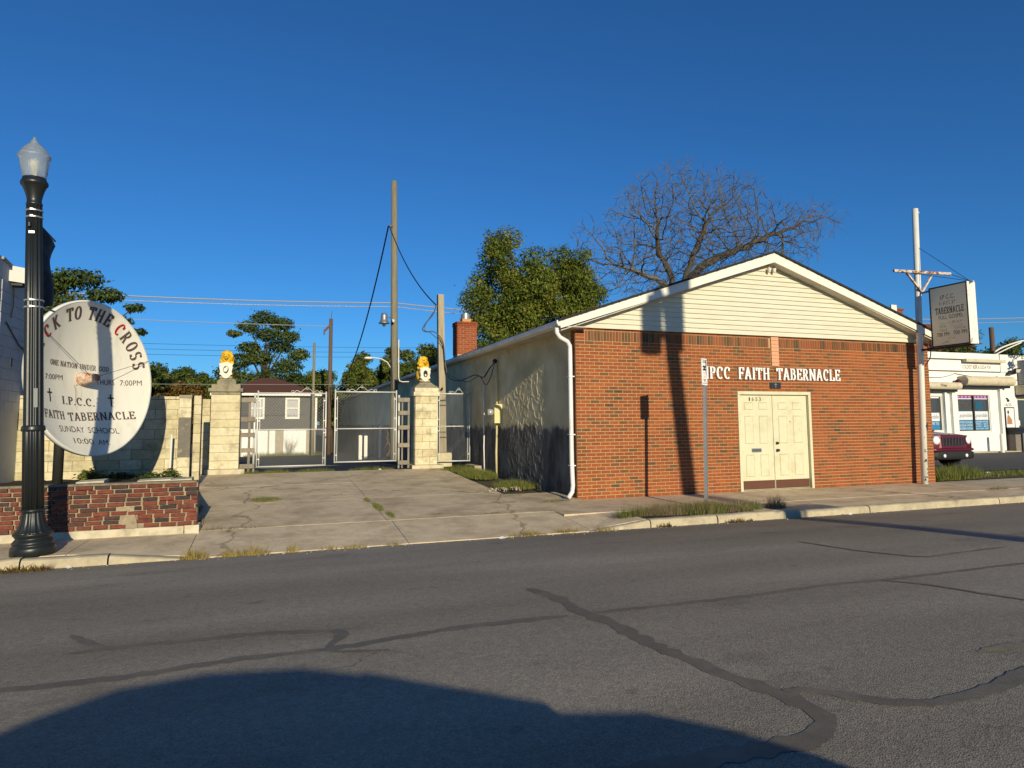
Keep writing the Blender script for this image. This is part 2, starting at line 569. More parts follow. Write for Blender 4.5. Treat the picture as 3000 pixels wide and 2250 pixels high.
def leaf_cloud(clumps, n, size, up=0.4, shell=0.5):
    """small rhombic leaves spread through ellipsoid clumps (cx,cy,cz,rx,ry,rz)"""
    C = np.array(clumps, float)
    w = (C[:, 3] * C[:, 4] * C[:, 5]) ** (2 / 3)
    idx = nrg.choice(len(C), n, p=w / w.sum())
    d = nrg.normal(size=(n, 3))
    d /= np.linalg.norm(d, axis=1)[:, None]
    r = shell + (1 - shell) * nrg.random(n) ** 0.6
    r *= 1 + 0.16 * nrg.normal(size=n)
    P = C[idx, :3] + d * C[idx, 3:] * r[:, None]
    nr = d * 0.8 + nrg.normal(size=(n, 3)) * 0.6
    nr[:, 2] += up
    nr /= np.linalg.norm(nr, axis=1)[:, None]
    t = np.cross(nr, nrg.normal(size=(n, 3)))
    t /= np.linalg.norm(t, axis=1)[:, None] + 1e-9
    b = np.cross(nr, t)
    s = size * (0.6 + 0.8 * nrg.random(n))
    L, W = (t * s[:, None]), (b * (s * 0.55)[:, None])
    droop = np.zeros_like(L); droop[:, 2] = -0.25 * s
    V = np.empty((n, 4, 3))
    V[:, 0] = P - L * .5
    V[:, 1] = P + W * .5
    V[:, 2] = P + L * .5 + droop
    V[:, 3] = P - W * .5
    tone = nrg.random(len(C)) * 0.35
    A = np.clip(tone[idx] + nrg.random(n) * 0.7, 0, 1)
    return V.reshape(-1, 3), A
def crown(parent, name, clumps, n, size, tone, **k):
    V, A = leaf_cloud(clumps, n, size, **k)
    off = OFF[parent.name]
    o = bpy.data.objects.new(name, np_mesh(name, V, 4, A, off))
    o.data.materials.append(leaf_mat(tone))
    link(o, parent)
    OFF[o.name] = off
    return o
def lumps(c, r, n, s, rz=None, seed=0, flat_=0.75):
    """clumps filling an ellipsoid crown"""
    g = random.Random(seed)
    out = []
    rz = rz or r
    while len(out) < n:
        x, y, z = g.uniform(-1, 1), g.uniform(-1, 1), g.uniform(-1, 1)
        if x * x + y * y + z * z > 1:
            continue
        q = s * g.uniform(.6, 1.3)
        out.append((c[0] + x * r, c[1] + y * r * .8, c[2] + z * rz, q, q, q * flat_))
    return out
def blades(regions, n, h, w, lean=0.5, zf=None, clump=0):
    """grass: thin triangles; regions = (x,y,rx,ry) ellipses"""
    Rg = np.array(regions, float)
    a = Rg[:, 2] * Rg[:, 3]
    idx = nrg.choice(len(Rg), n, p=a / a.sum())
    rr, tt = np.sqrt(nrg.random(n)), nrg.random(n) * 2 * pi
    x = Rg[idx, 0] + Rg[idx, 2] * rr * np.cos(tt)
    y = Rg[idx, 1] + Rg[idx, 3] * rr * np.sin(tt)
    z = np.array([zf(p, q) for p, q in zip(x, y)]) if zf else np.zeros(n)
    H = h * (0.35 + 0.9 * nrg.random(n)) * (1.15 - 0.6 * rr ** 2)
    th = nrg.random(n) * 2 * pi
    ld = nrg.random(n) * 2 * pi
    lm = lean * H * nrg.random(n)
    V = np.empty((n, 3, 3))
    V[:, 0] = np.stack([x - w / 2 * np.cos(th), y - w / 2 * np.sin(th), z - .01], 1)
    V[:, 1] = np.stack([x + w / 2 * np.cos(th), y + w / 2 * np.sin(th), z - .01], 1)
    V[:, 2] = np.stack([x + lm * np.cos(ld), y + lm * np.sin(ld), z + H], 1)
    return V.reshape(-1, 3), nrg.random(n)
def grass(name, regions, n, h, w, tone, label, zf=None, lean=0.5, parent=None):
    V, A = blades(regions, n, h, w, lean, zf)
    o = bpy.data.objects.new(name, np_mesh(name, V, 3, A))
    o.data.materials.append(leaf_mat(tone))
    link(o)
    return tag(o, label, 'grass', None, 'stuff')
# ================================================================== the setting
CONCRETE = dict(rough=0.9, var=0.16, scale=5, bump=0.0025, bscale=120)
m_walk = mat('sidewalk_concrete', (.64, .52, .345), cracks=.20, dirt=(.34, .255, .155), dscale=1.6, damt=.8, rnd_obj=.07, **CONCRETE)
m_drive = mat('driveway_concrete', (.64, .51, .33), cracks=.20, dirt=(.32, .235, .14), dscale=1.2, damt=.85, rnd_obj=.06, **CONCRETE)
m_kerb = mat('kerb_concrete', (.50, .43, .29), dirt=(.24, .19, .13), dscale=4, damt=.6, **CONCRETE)
m_ground = mat('bare_ground', (.10, .085, .05), dirt=(.05, .07, .02), dscale=.5, damt=.8, rough=.95, var=.3, scale=2)
m_soil = mat('dark_soil', (.035, .026, .018), rough=.95, var=.5, scale=14, bump=.02, bscale=18)
m_tar = mat('tar_seal', (.150, .130, .100), rough=.7, var=.15, scale=9, bump=.001, bscale=160, dirt=(.23, .20, .155), dscale=4, damt=.8)
m_lot = mat('lot_asphalt', (.030, .030, .032), rough=.85, var=.25, scale=5, bump=.003, bscale=90)
m_lot2 = mat('store_lot_asphalt', (.085, .081, .076), rough=.85, var=.25, scale=3, bump=.003, bscale=90)

def asphalt():
    m, nt, b = nodes_of('road_asphalt')
    N, L = nt.nodes, nt.links
    geo = N.new('ShaderNodeNewGeometry')
    def noise(s, d=5, st=(1, 1, 1)):
        mp = N.new('ShaderNodeMapping'); mp.inputs['Scale'].default_value = st
        L.new(geo.outputs['Position'], mp.inputs['Vector'])
        n = N.new('ShaderNodeTexNoise'); n.inputs['Scale'].default_value = s; n.inputs['Detail'].default_value = d
        L.new(mp.outputs[0], n.inputs['Vector'])
        return n.outputs['Fac']
    vo = N.new('ShaderNodeTexVoronoi'); vo.inputs['Scale'].default_value = 150
    L.new(geo.outputs['Position'], vo.inputs['Vector'])
    sep = N.new('ShaderNodeSeparateColor'); L.new(vo.outputs['Color'], sep.inputs[0])
    stone = N.new('ShaderNodeMapRange'); stone.inputs['To Min'].default_value = .72; stone.inputs['To Max'].default_value = 1.28
    L.new(sep.outputs[0], stone.inputs['Value'])
    wear = N.new('ShaderNodeMapRange'); wear.inputs['From Min'].default_value = .3; wear.inputs['From Max'].default_value = .7
    wear.inputs['To Min'].default_value = .78; wear.inputs['To Max'].default_value = 1.22
    L.new(noise(.9, 8, (.22, 1, 1)), wear.inputs['Value'])
    fine = N.new('ShaderNodeMapRange'); fine.inputs['To Min'].default_value = .72; fine.inputs['To Max'].default_value = 1.28
    L.new(noise(22, 8), fine.inputs['Value'])
    m1 = N.new('ShaderNodeMath'); m1.operation = 'MULTIPLY'; L.new(stone.outputs[0], m1.inputs[0]); L.new(wear.outputs[0], m1.inputs[1])
    m2 = N.new('ShaderNodeMath'); m2.operation = 'MULTIPLY'; L.new(m1.outputs[0], m2.inputs[0]); L.new(fine.outputs[0], m2.inputs[1])
    # oil stains, older darker patches and hair cracks
    def mul(a, val):
        q = N.new('ShaderNodeMath'); q.operation = 'MULTIPLY'; L.new(a, q.inputs[0]); L.new(val, q.inputs[1]); return q.outputs[0]
    def rng(src, a, b, c, d):
        q = N.new('ShaderNodeMapRange'); q.interpolation_type = 'SMOOTHSTEP'
        for nm, v in (('From Min', a), ('From Max', b), ('To Min', c), ('To Max', d)): q.inputs[nm].default_value = v
        L.new(src, q.inputs['Value']); return q.outputs[0]
    cur = mul(m2.outputs[0], rng(noise(1.7, 5, (.5, 1, 1)), .60, .70, 1.0, .80))
    cur = mul(cur, rng(noise(5.5, 4), .66, .74, 1.0, .74))
    cur = mul(cur, rng(noise(.16, 3, (.5, 1.4, 1)), .35, .65, .86, 1.12))
    ds = N.new('ShaderNodeTexNoise'); ds.inputs['Scale'].default_value = 1.3; ds.inputs['Detail'].default_value = 4
    L.new(geo.outputs['Position'], ds.inputs['Vector'])
    wv = N.new('ShaderNodeVectorMath'); wv.operation = 'SCALE'; wv.inputs['Scale'].default_value = .9
    L.new(ds.outputs['Color'], wv.inputs[0])
    av = N.new('ShaderNodeVectorMath'); L.new(geo.outputs['Position'], av.inputs[0]); L.new(wv.outputs[0], av.inputs[1])
    vc = N.new('ShaderNodeTexVoronoi'); vc.feature = 'DISTANCE_TO_EDGE'; vc.inputs['Scale'].default_value = .42
    L.new(av.outputs[0], vc.inputs['Vector'])
    crack = rng(vc.outputs['Distance'], .0015, .0045, .62, 1.0)
    keep = rng(noise(.35, 3), .54, .62, 0.0, .8)
    mxc = N.new('ShaderNodeMix'); L.new(keep, mxc.inputs['Factor']); mxc.inputs['A'].default_value = 1.0; L.new(crack, mxc.inputs['B'])
    cur = mul(cur, mxc.outputs['Result'])
    sc = N.new('ShaderNodeVectorMath'); sc.operation = 'SCALE'; sc.inputs[0].default_value = (.275, .238, .180)
    L.new(cur, sc.inputs['Scale'])
    L.new(sc.outputs[0], b.inputs['Base Color'])
    b.inputs['Roughness'].default_value = .82
    b.inputs['Specular IOR Level'].default_value = .3
    bp = N.new('ShaderNodeBump'); bp.inputs['Distance'].default_value = .003; bp.inputs['Strength'].default_value = .7
    ad = N.new('ShaderNodeMath'); ad.operation = 'ADD'
    L.new(vo.outputs['Distance'], ad.inputs[0]); L.new(noise(40, 6), ad.inputs[1])
    L.new(ad.outputs[0], bp.inputs['Height'])
    L.new(bp.outputs[0], b.inputs['Normal'])
    return m
m_road = asphalt()

def z_road(y):
    return -.14 + .00523 * (54.76 - (y - 1.5) ** 2)
def z_drive(y):
    return -.02 + .27 * max(0, min(1, (y - 10.3) / 7.3))
def z_lot(y):
    return .25 - .031 * (y - 17.9)
def z_ground(x, y):
    if y < -3.3:
        return -.08
    if y < 9.0:
        return -.6
    if y < 10.2:
        return -.16
    if x > 5.5:
        return -.09
    if y < 17.7:
        return z_drive(y) - .10
    return max(z_lot(y) - .07, -2.6)
xs = [-500, -120, -40, -12, -5, 0, 5.4, 5.6, 15, 40, 120, 500]
ys = [-400, -60, -12, -3.5, -3.2, 8.9, 9.1, 10.1, 10.4, 14, 17.6, 17.9, 30, 45, 70, 109, 200, 500, 900]
struct('ground', MB().grid(xs, ys, z_ground), m_ground)

road = struct('road', MB().grid([-200, -60, -20, 0, 20, 60, 200], [-3.3 + 12.17 * i / 40 for i in range(41)], lambda x, y: z_road(y)), m_road, smooth=True)
def strip(pts, w, lift=.004, jit=.38):
    """a ribbon of sealer that follows the crown of the road"""
    P = []
    for (x0, y0), (x1, y1) in zip(pts, pts[1:]):
        n = max(2, int(hypot(x1 - x0, y1 - y0) / .06))
        P += [(x0 + (x1 - x0) * i / n, y0 + (y1 - y0) * i / n) for i in range(n)]
    P.append(pts[-1])
    P = [tuple(np.mean([P[max(0, min(len(P) - 1, i + k))] for k in (-2, -1, 0, 1, 2)], axis=0)) for i in range(len(P))]
    vs, fs = [], []
    for i, (x, y) in enumerate(P):
        a, b = P[max(i - 1, 0)], P[min(i + 1, len(P) - 1)]
        dx, dy = b[0] - a[0], b[1] - a[1]
        l = hypot(dx, dy) or 1
        h = w / 2 * (1 + rnd.uniform(-jit, jit)) * min(1, .35 + min(i, len(P) - 1 - i) * .25)
        h2 = w / 2 * (1 + rnd.uniform(-jit, jit)) * min(1, .35 + min(i, len(P) - 1 - i) * .25)
        x0, y0 = x - dy / l * h, y + dx / l * h
        x1, y1 = x + dy / l * h2, y - dx / l * h2
        vs += [(x0, y0, z_road(y0) + lift), (x1, y1, z_road(y1) + lift)]
        if i:
            fs.append((2 * i - 2, 2 * i - 1, 2 * i + 1, 2 * i))
    return MB().add(vs, fs)
for k, (pts, w) in enumerate([
    ([(2.02, 5.36), (2.11, 4.93), (2.09, 4.39), (2.15, 4.17), (2.15, 3.62), (2.21, 3.24), (2.26, 2.92), (2.33, 2.73), (2.36, 2.53), (2.31, 2.37), (2.18, 2.28), (1.6, 2.30), (1.0, 2.33)], .115),
    ([(-9, 4.2), (-5, 4.12), (-1.28, 4.19), (-.97, 4.16), (-.58, 4.18), (-.2, 4.26), (.31, 4.23), (.74, 4.31), (1.21, 4.39), (2.0, 4.37)], .085),
    ([(2.1, 4.37), (2.59, 4.36), (3.4, 4.35), (4.38, 4.42), (4.82, 4.36), (9, 4.45), (16, 4.4)], .060),
    ([(2.33, 2.76), (2.58, 2.64), (2.67, 2.46), (2.81, 2.38), (3.08, 2.36), (3.33, 2.38), (3.75, 2.50), (4.6, 2.52)], .085),
    ([(-1.16, 4.75), (-.93, 4.81), (-.49, 4.78), (-.08, 4.77), (.34, 4.66), (.5, 4.63), (.41, 4.42), (.31, 4.24)], .075),
    ([(-1.23, 5.25), (-1.1, 5.0), (-.93, 4.83)], .06),
    ([(.3, 4.21), (.5, 4.11), (.72, 4.08)], .05),
    ([(4.82, 4.36), (5.04, 4.12), (5.1, 3.78), (5.22, 3.47), (5.3, 2.6)], .045),
    ([(5.87, 6.45), (5.89, 5.6), (6.09, 5.0), (7.5, 5.1)], .04),
]):
    part(road, 'tar_strip', strip(pts, w, .0022 + .0005 * k), m_tar)
m_yellow = mat('worn_yellow_paint', (.27, .22, .12), rough=.8, var=.3, scale=30, dirt=(.19, .175, .155), dscale=25, damt=1.0, dlo=.4, dhi=.6)
part(road, 'paint_mark', strip([(3.75, 2.79), (4.3, 2.78), (5.6, 2.8), (8, 2.82)], .09, .003), m_yellow)

# pavements: single slabs with open joints, over a dark bed
def slab(parent, name, x0, x1, y0, y1, zf, m, gap=.004, th=.12, xl=None):
    x0 += gap; x1 -= gap; y0 += gap; y1 -= gap
    dz = rnd.uniform(-.001, .001)
    c = [(xl[0] if xl else x0, y0), (x1, y0), (x1, y1), (xl[1] if xl else x0, y1)]
    mb = MB().hexa([(x, y, zf(x, y) - th) for x, y in c], [(x, y, zf(x, y) + dz) for x, y in c])
    return part(parent, name, mb, m)
def z_walk(x, y):
    """sidewalk falls to the gutter where the driveway crosses it"""
    k = min(1, max(0, (y - 8.9) / 1.4))
    low = -.132 + k * .112
    if -.95 < x < 4.4:
        return low
    if x >= 4.4:
        f = min(1, (x - 4.4) / .9)
    else:
        f = min(1, (-.95 - x) / .55)
    return low + ((-.022) - low) * f
bed = MB().box(-40, 60, 9.0, 11.7, -.30, -.145)
walk = struct('sidewalk', bed, m_soil)
for x0, x1 in [(-40, -20), (-20, -8), (-8, -5.2), (-5.2, -3.7), (-3.7, -2.2), (-2.2, -.95)]:
    slab(walk, 'slab', x0, x1, 9.03, 10.22, z_walk, m_walk)
for x0, x1 in [(-.95, 1.72), (1.72, 4.4)]:
    slab(walk, 'slab', x0, x1, 8.90, 10.30, z_walk, m_walk)
slab(walk, 'slab', 4.4, 5.35, 8.98, 9.9, z_walk, m_walk)
slab(walk, 'slab', 4.4, 5.95, 9.9, 11.62, lambda x, y: -.022, m_walk)
x = 5.95
while x < 60:
    slab(walk, 'slab', x, x + 1.52, 9.95, 11.62, lambda x, y: -.022, m_walk)
    if x > 7.2:
        slab(walk, 'slab', x, x + 1.52, 9.03, 9.95, lambda x, y: -.026, m_walk)
    x += 1.52
verge = MB().grid([5.35, 6.0, 6.7, 7.4], [9.03, 9.4, 9.93], lambda x, y: -.03 + .012 * sin(7 * x + 3 * y))
part(walk, 'verge_soil', verge, m_soil)

def kerb_piece(x0, x1, h0, h1):
    def sec(x, h):
        t = -.145 + .125 * h
        return [(x, 8.855, -.30), (x, 8.865, t - .045 * h), (x, 8.885, t - .012 * h), (x, 8.915, t), (x, 9.02, t), (x, 9.02, -.30)]
    n = 6
    m = max(1, min(60, int((x1 - x0) / .09))) if abs(x0) < 40 else 1
    vs = []
    ch = 0.0
    for k in range(m + 1):
        f = k / m
        ch = .7 * ch + rnd.gauss(0, .0035)                 # worn, slightly chipped arris
        hit = rnd.uniform(.01, .03) if rnd.random() < (.12 if x0 < -.5 else .03) else 0
        s_ = sec(x0 + (x1 - x0) * f, h0 + (h1 - h0) * f)
        for q, (X, Y, Z) in enumerate(s_):
            j = 0 if q in (0, 5) else 1
            vs.append((X, Y + (abs(ch) + hit) * (q in (1, 2, 3)), Z + j * (ch * .6 - (hit * .7 if q in (2, 3) else 0))))
    fs = [tuple(range(n)), tuple(range((m + 1) * n - 1, m * n - 1, -1))]
    for k in range(m):
        fs += [(k * n + i, (k + 1) * n + i, (k + 1) * n + (i + 1) % n, k * n + (i + 1) % n) for i in range(n)]
    return MB().add(vs, fs)
kerb = struct('kerb', kerb_piece(-200, -60, 1, 1), m_kerb)
for x0, x1, h0, h1 in [(-60, -20, 1, 1), (-20, -5.0, 1, 1), (-5, -2.6, 1, 1), (-2.59, -1.75, .95, .9), (-1.74, -.95, .85, .12), (4.35, 5.35, .08, .95), (5.36, 6.55, .98, 1), (6.56, 9.66, 1, 1), (9.67, 12.85, 1, 1), (12.86, 15.9, 1, 1), (15.91, 30, 1, 1), (30, 90, 1, 1)]:
    part(kerb, 'kerb_stone', kerb_piece(x0 + .004, x1 - .004, h0, h1), m_kerb)
# near side of the street, behind the camera
near = MB().box(-200, 200, -3.5, -3.3, -.4, .08)
part(kerb, 'kerb_stone', near, m_kerb)
struct('near_sidewalk', MB().box(-200, 200, -6.4, -3.51, -.3, .07), m_walk)

drive = struct('driveway', MB().add([(-.95, 10.3, -.17), (5.45, 10.3, -.17), (5.45, 17.6, .08), (-1.65, 17.6, .08)], [(0, 1, 2, 3)]), m_soil)
zd = lambda x, y: z_drive(y)
for x0, x1, y0, y1 in [(-.93, 1.66, 10.32, 12.7), (-.93, 1.66, 12.7, 15.1), (-1.6, 1.66, 15.1, 17.55),
                       (1.66, 4.25, 10.32, 12.7), (1.66, 4.25, 12.7, 15.1), (1.66, 4.25, 15.1, 17.55), (4.25, 5.5, 10.32, 12.75)]:
    slab(drive, 'slab', x0, x1, y0, y1, (lambda x, y: min(z_drive(y), -.02 + max(0, (y - 11.6)) * .035)) if x0 > 4 else zd, m_drive, gap=.004, xl={10.32: (-.935, -1.21), 12.7: (-1.215, -1.50), 15.1: (-1.505, -1.62)}[y0] if x0 < 0 else None)
lot = struct('parking_lot', MB().grid([-9, -4, 0, 5.6], [17.62, 22, 30, 45, 72], lambda x, y: z_lot(y)), m_lot)
part(lot, 'pale_patch', MB().add([(-1.0, 21.2, z_lot(21.2) + .004), (.4, 20.6, z_lot(20.6) + .004), (2.1, 22.0, z_lot(22.0) + .004), (.9, 22.6, z_lot(22.6) + .004), (-.9, 22.3, z_lot(22.3) + .004)], [(0, 1, 2, 3, 4)]), m_walk)
struct('store_lot', MB().grid([15.2, 20, 28, 60], [13.2, 16, 20.1], lambda x, y: .02 + .004 * (y - 13)), m_lot2)
struct('store_footway', MB().box(22, 60, 19.75, 20.3, -.1, .085), m_kerb)
struct('side_verge', MB().grid([14.9, 17, 22, 60], [11.64, 12.2, 13.25], lambda x, y: .0 + .01 * sin(3 * x + 2 * y)), m_ground)
# ================================================================== the church
BRICK = [(0, (.265, .066, .019)), (.35, (.31, .086, .024)), (.65, (.25, .066, .021)), (.80, (.215, .070, .025)), (.91, (.175, .070, .027)), (.975, (.145, .070, .029)), (1.0, (.09, .052, .028))]
m_brick = ramp_mat('facade_brick', BRICK, 'OBJ', speck=.16, sscale=45)
m_brickj = ramp_mat('facade_brick_field', BRICK, 'ATT', speck=.16, sscale=45)
SOLD = [(0, (.30, .085, .032)), (.35, (.235, .085, .036)), (.6, (.17, .075, .035)), (.85, (.125, .070, .033)), (1, (.07, .05, .03))]
m_soldier = ramp_mat('soldier_brick', SOLD, 'OBJ', speck=.16, sscale=45)
m_mortar = mat('mortar', (.44, .31, .165), rough=.95, var=.12, scale=30, bump=.002, bscale=150)
m_cream = mat('cream_siding', (.64, .61, .48), rough=.55, var=.03, scale=2.5, stretch=(1, 1, 6), dirt=(.50, .45, .32), dscale=2.4, damt=.5)
m_white = mat('white_trim', (.72, .69, .61), rough=.5, var=.03, scale=3)
m_shingle = mat('dark_shingle', (.028, .027, .028), rough=.9, var=.4, scale=20, bump=.006, bscale=30)
m_gutter = mat('white_gutter', (.78, .77, .74), rough=.4, var=.06, scale=3, dirt=(.30, .27, .22), dscale=2.5, damt=.5, dlo=.5, dhi=.75)
m_soffit = mat('soffit', (.55, .50, .40), rough=.7, var=.08, scale=3, dirt=(.15, .11, .08), dscale=1.5, damt=.6)
m_door = mat('cream_door', (.63, .60, .42), rough=.45, var=.04, scale=2, dirt=(.44, .38, .20), dscale=4, damt=.6, dlo=.48, dhi=.72)
m_kick = mat('brown_kick_plate', (.115, .048, .028), rough=.5, var=.1, scale=6)
m_brass = flat('dark_knob', (.10, .085, .07), .3, .9)
m_black = flat('black_paint', (.012, .012, .013), .5)
m_letter = flat('white_letter', (.82, .80, .74), .5)
m_pink = mat('pink_block', (.66, .33, .19), rough=.8, var=.06, scale=8)
m_plaque = flat('slate_plaque', (.018, .028, .038), .4)
m_pale = flat('pale_cross', (.16, .17, .16), .5)
m_grey_metal = mat('galvanised', (.32, .32, .32), rough=.45, var=.15, scale=8, metal=.7)

CX, CY = 10.05, 11.63                    # ridge line, face of the brick front
XL, XR = 5.455, 14.765
church = thing('church', (CX, CY, 0), 'long low brick-fronted church with cream sided gable and white lettering', 'church')

# --- brick front: mortar bed with every brick on it
DOOR = (9.19, 11.13, -.05, 2.07)
front = part(church, 'brick_wall', boxes_with_holes(XL + .004, XR - .004, -.25, 3.33, [(DOOR[0] + .004, DOOR[1] - .004, -.25, DOOR[3])], CY + .007, CY + .22), m_mortar)
RH, BL, J = .0677, .2032, .0125
bricks = []
def add_row(x0, x1, z0, shift, holes, lst, rh=RH):
    x = x0 - (BL * .5 if shift else 0)
    while x < x1 - .02:
        a, b = max(x, x0), min(x + BL, x1)
        segs = [(a, b)]
        for h in holes:
            if z0 + rh * .5 > h[2] and z0 + rh * .5 < h[3]:
                segs = [t for s in segs for t in ((s[0], min(s[1], h[0])), (max(s[0], h[1]), s[1])) if t[1] - t[0] > .025]
        for s in segs:
            if s[1] - s[0] > .025:
                lst.append((s[0] + J / 2, s[1] - J / 2, z0 + J / 2, z0 + rh - J / 2))
        x += BL
STRIP = (10.10, 10.31, 2.62, 3.4)
for k in range(46):
    add_row(XL, XR, 3.020 - RH * (k + 1), k % 2, [DOOR, STRIP], bricks)
add_row(XL, XR, 3.226, 0, [STRIP], bricks)
for k in range(3):                        # short stretchers that stop the soldier course at both corners
    bricks.append((XL + J / 2, XL + BL - J / 2, 3.022 + RH * k + J / 2, 3.022 + RH * (k + 1) - J / 2))
    bricks.append((XR - BL + J / 2, XR - J / 2, 3.022 + RH * k + J / 2, 3.022 + RH * (k + 1) - J / 2))
bricks.sort(key=lambda b: b[0])
for i, (a, b, z0, z1) in enumerate(bricks[:300]):
    piece(front, 'brick', ((a + b) / 2, CY + .018 + rnd.uniform(-.0012, .0012), (z0 + z1) / 2), (round(b - a, 3), .036, round(z1 - z0, 4)), m_brick)
mb = MB()
for a, b, z0, z1 in bricks[300:]:
    y = CY + rnd.uniform(-.0012, .0012)
    mb.add([(a, y, z0), (b, y, z0), (b, y, z1), (a, y, z1), (a, CY + .02, z0), (b, CY + .02, z0), (b, CY + .02, z1), (a, CY + .02, z1)],
           [(0, 1, 2, 3), (0, 4, 5, 1), (1, 5, 6, 2), (2, 6, 7, 3), (3, 7, 4, 0)], rnd.random())
part(front, 'brick_field', mb, m_brickj, attr=True, kind='stuff')
x = XL + BL
while x < XR - BL - .05:
    if not (STRIP[0] - .05 < x < STRIP[1] - .02):
        piece(front, 'soldier_brick', (x + RH / 2, CY + .012 + rnd.uniform(-.001, .001), 3.124), (RH - J, .036, .1935), m_soldier)
    x += RH
# brick return at the left and right corners
for xa, xb in ((XL, XL + .14), (XR - .14, XR)):
    ret = MB()
    for k in range(50):
        z0 = 3.294 - RH * (k + 1)
        y0 = CY + .035
        n = 0
        y = y0 - (BL * .25 if k % 2 else 0)
        while y < CY + .21:
            a, b = max(y, y0), min(y + BL * .5, CY + .215)
            if b - a > .02:
                ret.box(xa - .001 if xa == XL else xb - .02, xa + .02 if xa == XL else xb + .001, a + .004, b - .004, z0 + .004, z0 + RH - .005, rnd.random())
            y += BL * .5
    part(front, 'corner_bricks', ret, m_brickj, attr=True, kind='stuff')

# vertical strip of pinkish blocks above the lettering
for k in range(8):
    z0 = 2.62 + .0795 * k
    piece(church, 'pale_block', (10.205, CY - .002, z0 + .0395), (.195, .05, .0755), m_pink)

# raised white lettering
def raised(text, x0, x1, z0, h):
    mb = roman_block(MB(), text, (x0, CY, z0), (1, 0, 0), (0, 0, 1), (0, -1, 0), h, x1 - x0, .012, .045, wv=.092, wh=.038, gap=.02)
    return mb
for word, x0, x1 in (('IPCC', 8.385, 9.0), ('FAITH', 9.205, 10.02), ('TABERNACLE', 10.205, 11.965)):
    # each letter a part of its own, spaced as set on the wall
    polys, W = roman(word, gap=.07)
    sx = (x1 - x0) / W
    x = 0.0
    for ch in word:
        w = GLYPH[ch][0]
        part(church, 'letter', raised(ch, x0 + x * sx, x0 + (x + w) * sx, 2.322, .253), m_letter)
        x += w + .07
pl = part(church, 'plaque', MB().box(10.04, 10.325, CY - .022, CY + .01, 2.135, 2.27), m_plaque)
cr = MB().box(10.172, 10.192, CY - .027, CY - .02, 2.15, 2.258).box(10.142, 10.222, CY - .0265, CY - .0205, 2.215, 2.233)
part(pl, 'cross', cr, m_pale)

# --- double door
fr = MB()
fr.box(9.19, 9.255, CY - .012, CY + .12, -.03, 2.0)
fr.box(11.065, 11.13, CY - .012, CY + .12, -.03, 2.0)
fr.box(9.19, 11.13, CY - .014, CY + .12, 2.003, 2.068)
part(church, 'door_frame', fr, m_door)
part(church, 'door_step', MB().box(9.2, 11.12, CY - .005, CY + .25, -.08, -.012), m_kerb)
for x0, x1, side in ((9.262, 10.128, 'L'), (10.138, 11.058, 'R')):
    d = part(church, 'door', MB().box(x0, x1, CY + .055, CY + .10, -.005, 1.995), m_door)
    w = x1 - x0
    for px0, px1 in ((.15, .42), (.58, .85)):
        for z0, z1 in ((1.68, 1.85), (.96, 1.56), (.27, .74)):
            a, b = x0 + px0 * w, x0 + px1 * w
            # a moulded panel: sunk frame and a raised field
            p = MB().hexa([(a, CY + .054, z0), (b, CY + .054, z0), (b, CY + .056, z0), (a, CY + .056, z0)], [(a, CY + .054, z1), (b, CY + .054, z1), (b, CY + .056, z1), (a, CY + .056, z1)])
            p = MB()
            o, i_ = .0, .022
            A = [(a, z0), (b, z0), (b, z1), (a, z1)]
            B = [(a + .012, z0 + .012), (b - .012, z0 + .012), (b - .012, z1 - .012), (a + .012, z1 - .012)]
            Cc = [(a + .03, z0 + .03), (b - .03, z0 + .03), (b - .03, z1 - .03), (a + .03, z1 - .03)]
            vs = [(x_, CY + .0545, z_) for x_, z_ in A] + [(x_, CY + .041, z_) for x_, z_ in B] + [(x_, CY + .0535, z_) for x_, z_ in Cc]
            fs = [(i, (i + 1) % 4, 4 + (i + 1) % 4, 4 + i) for i in range(4)] + [(4 + i, 4 + (i + 1) % 4, 8 + (i + 1) % 4, 8 + i) for i in range(4)] + [(8, 9, 10, 11)]
            part(d, 'door_panel', p.add(vs, fs), m_door)
    part(d, 'kick_plate', MB().box(x0 + .012, x1 - .012, CY + .046, CY + .0555, .005, .185), m_kick)
    if side == 'L':
        for ch, xx in zip('1653', (9.525, 9.605, 9.70, 9.79)):
            part(d, 'numeral', sans_flat(MB(), ch, (xx, CY, 1.868), (1, 0, 0), (0, 0, 1), (0, -1, 0), .078, .030 if ch == '1' else .048, -.053), m_black)
        part(d, 'mail_slot', MB().box(9.55, 9.80, CY + .044, CY + .0555, .78, .862), m_grey_metal)
        part(d, 'slot_flap', MB().box(9.565, 9.785, CY + .036, CY + .0445, .797, .846), flat('slot_flap', (.10, .13, .14), .45, .3))
    else:
        for z_ in (.965, .812):
            part(d, 'knob', MB().cyl((10.215, CY + .055, z_), (10.215, CY + .02, z_), .030, 12).ball((10.215, CY + .005, z_), .032 if z_ < .9 else .022, 10, 6), m_brass, smooth=True)
        part(d, 'peep_hole', MB().cyl((10.59, CY + .055, 1.42), (10.59, CY + .047, 1.42), .011, 8), m_brass)

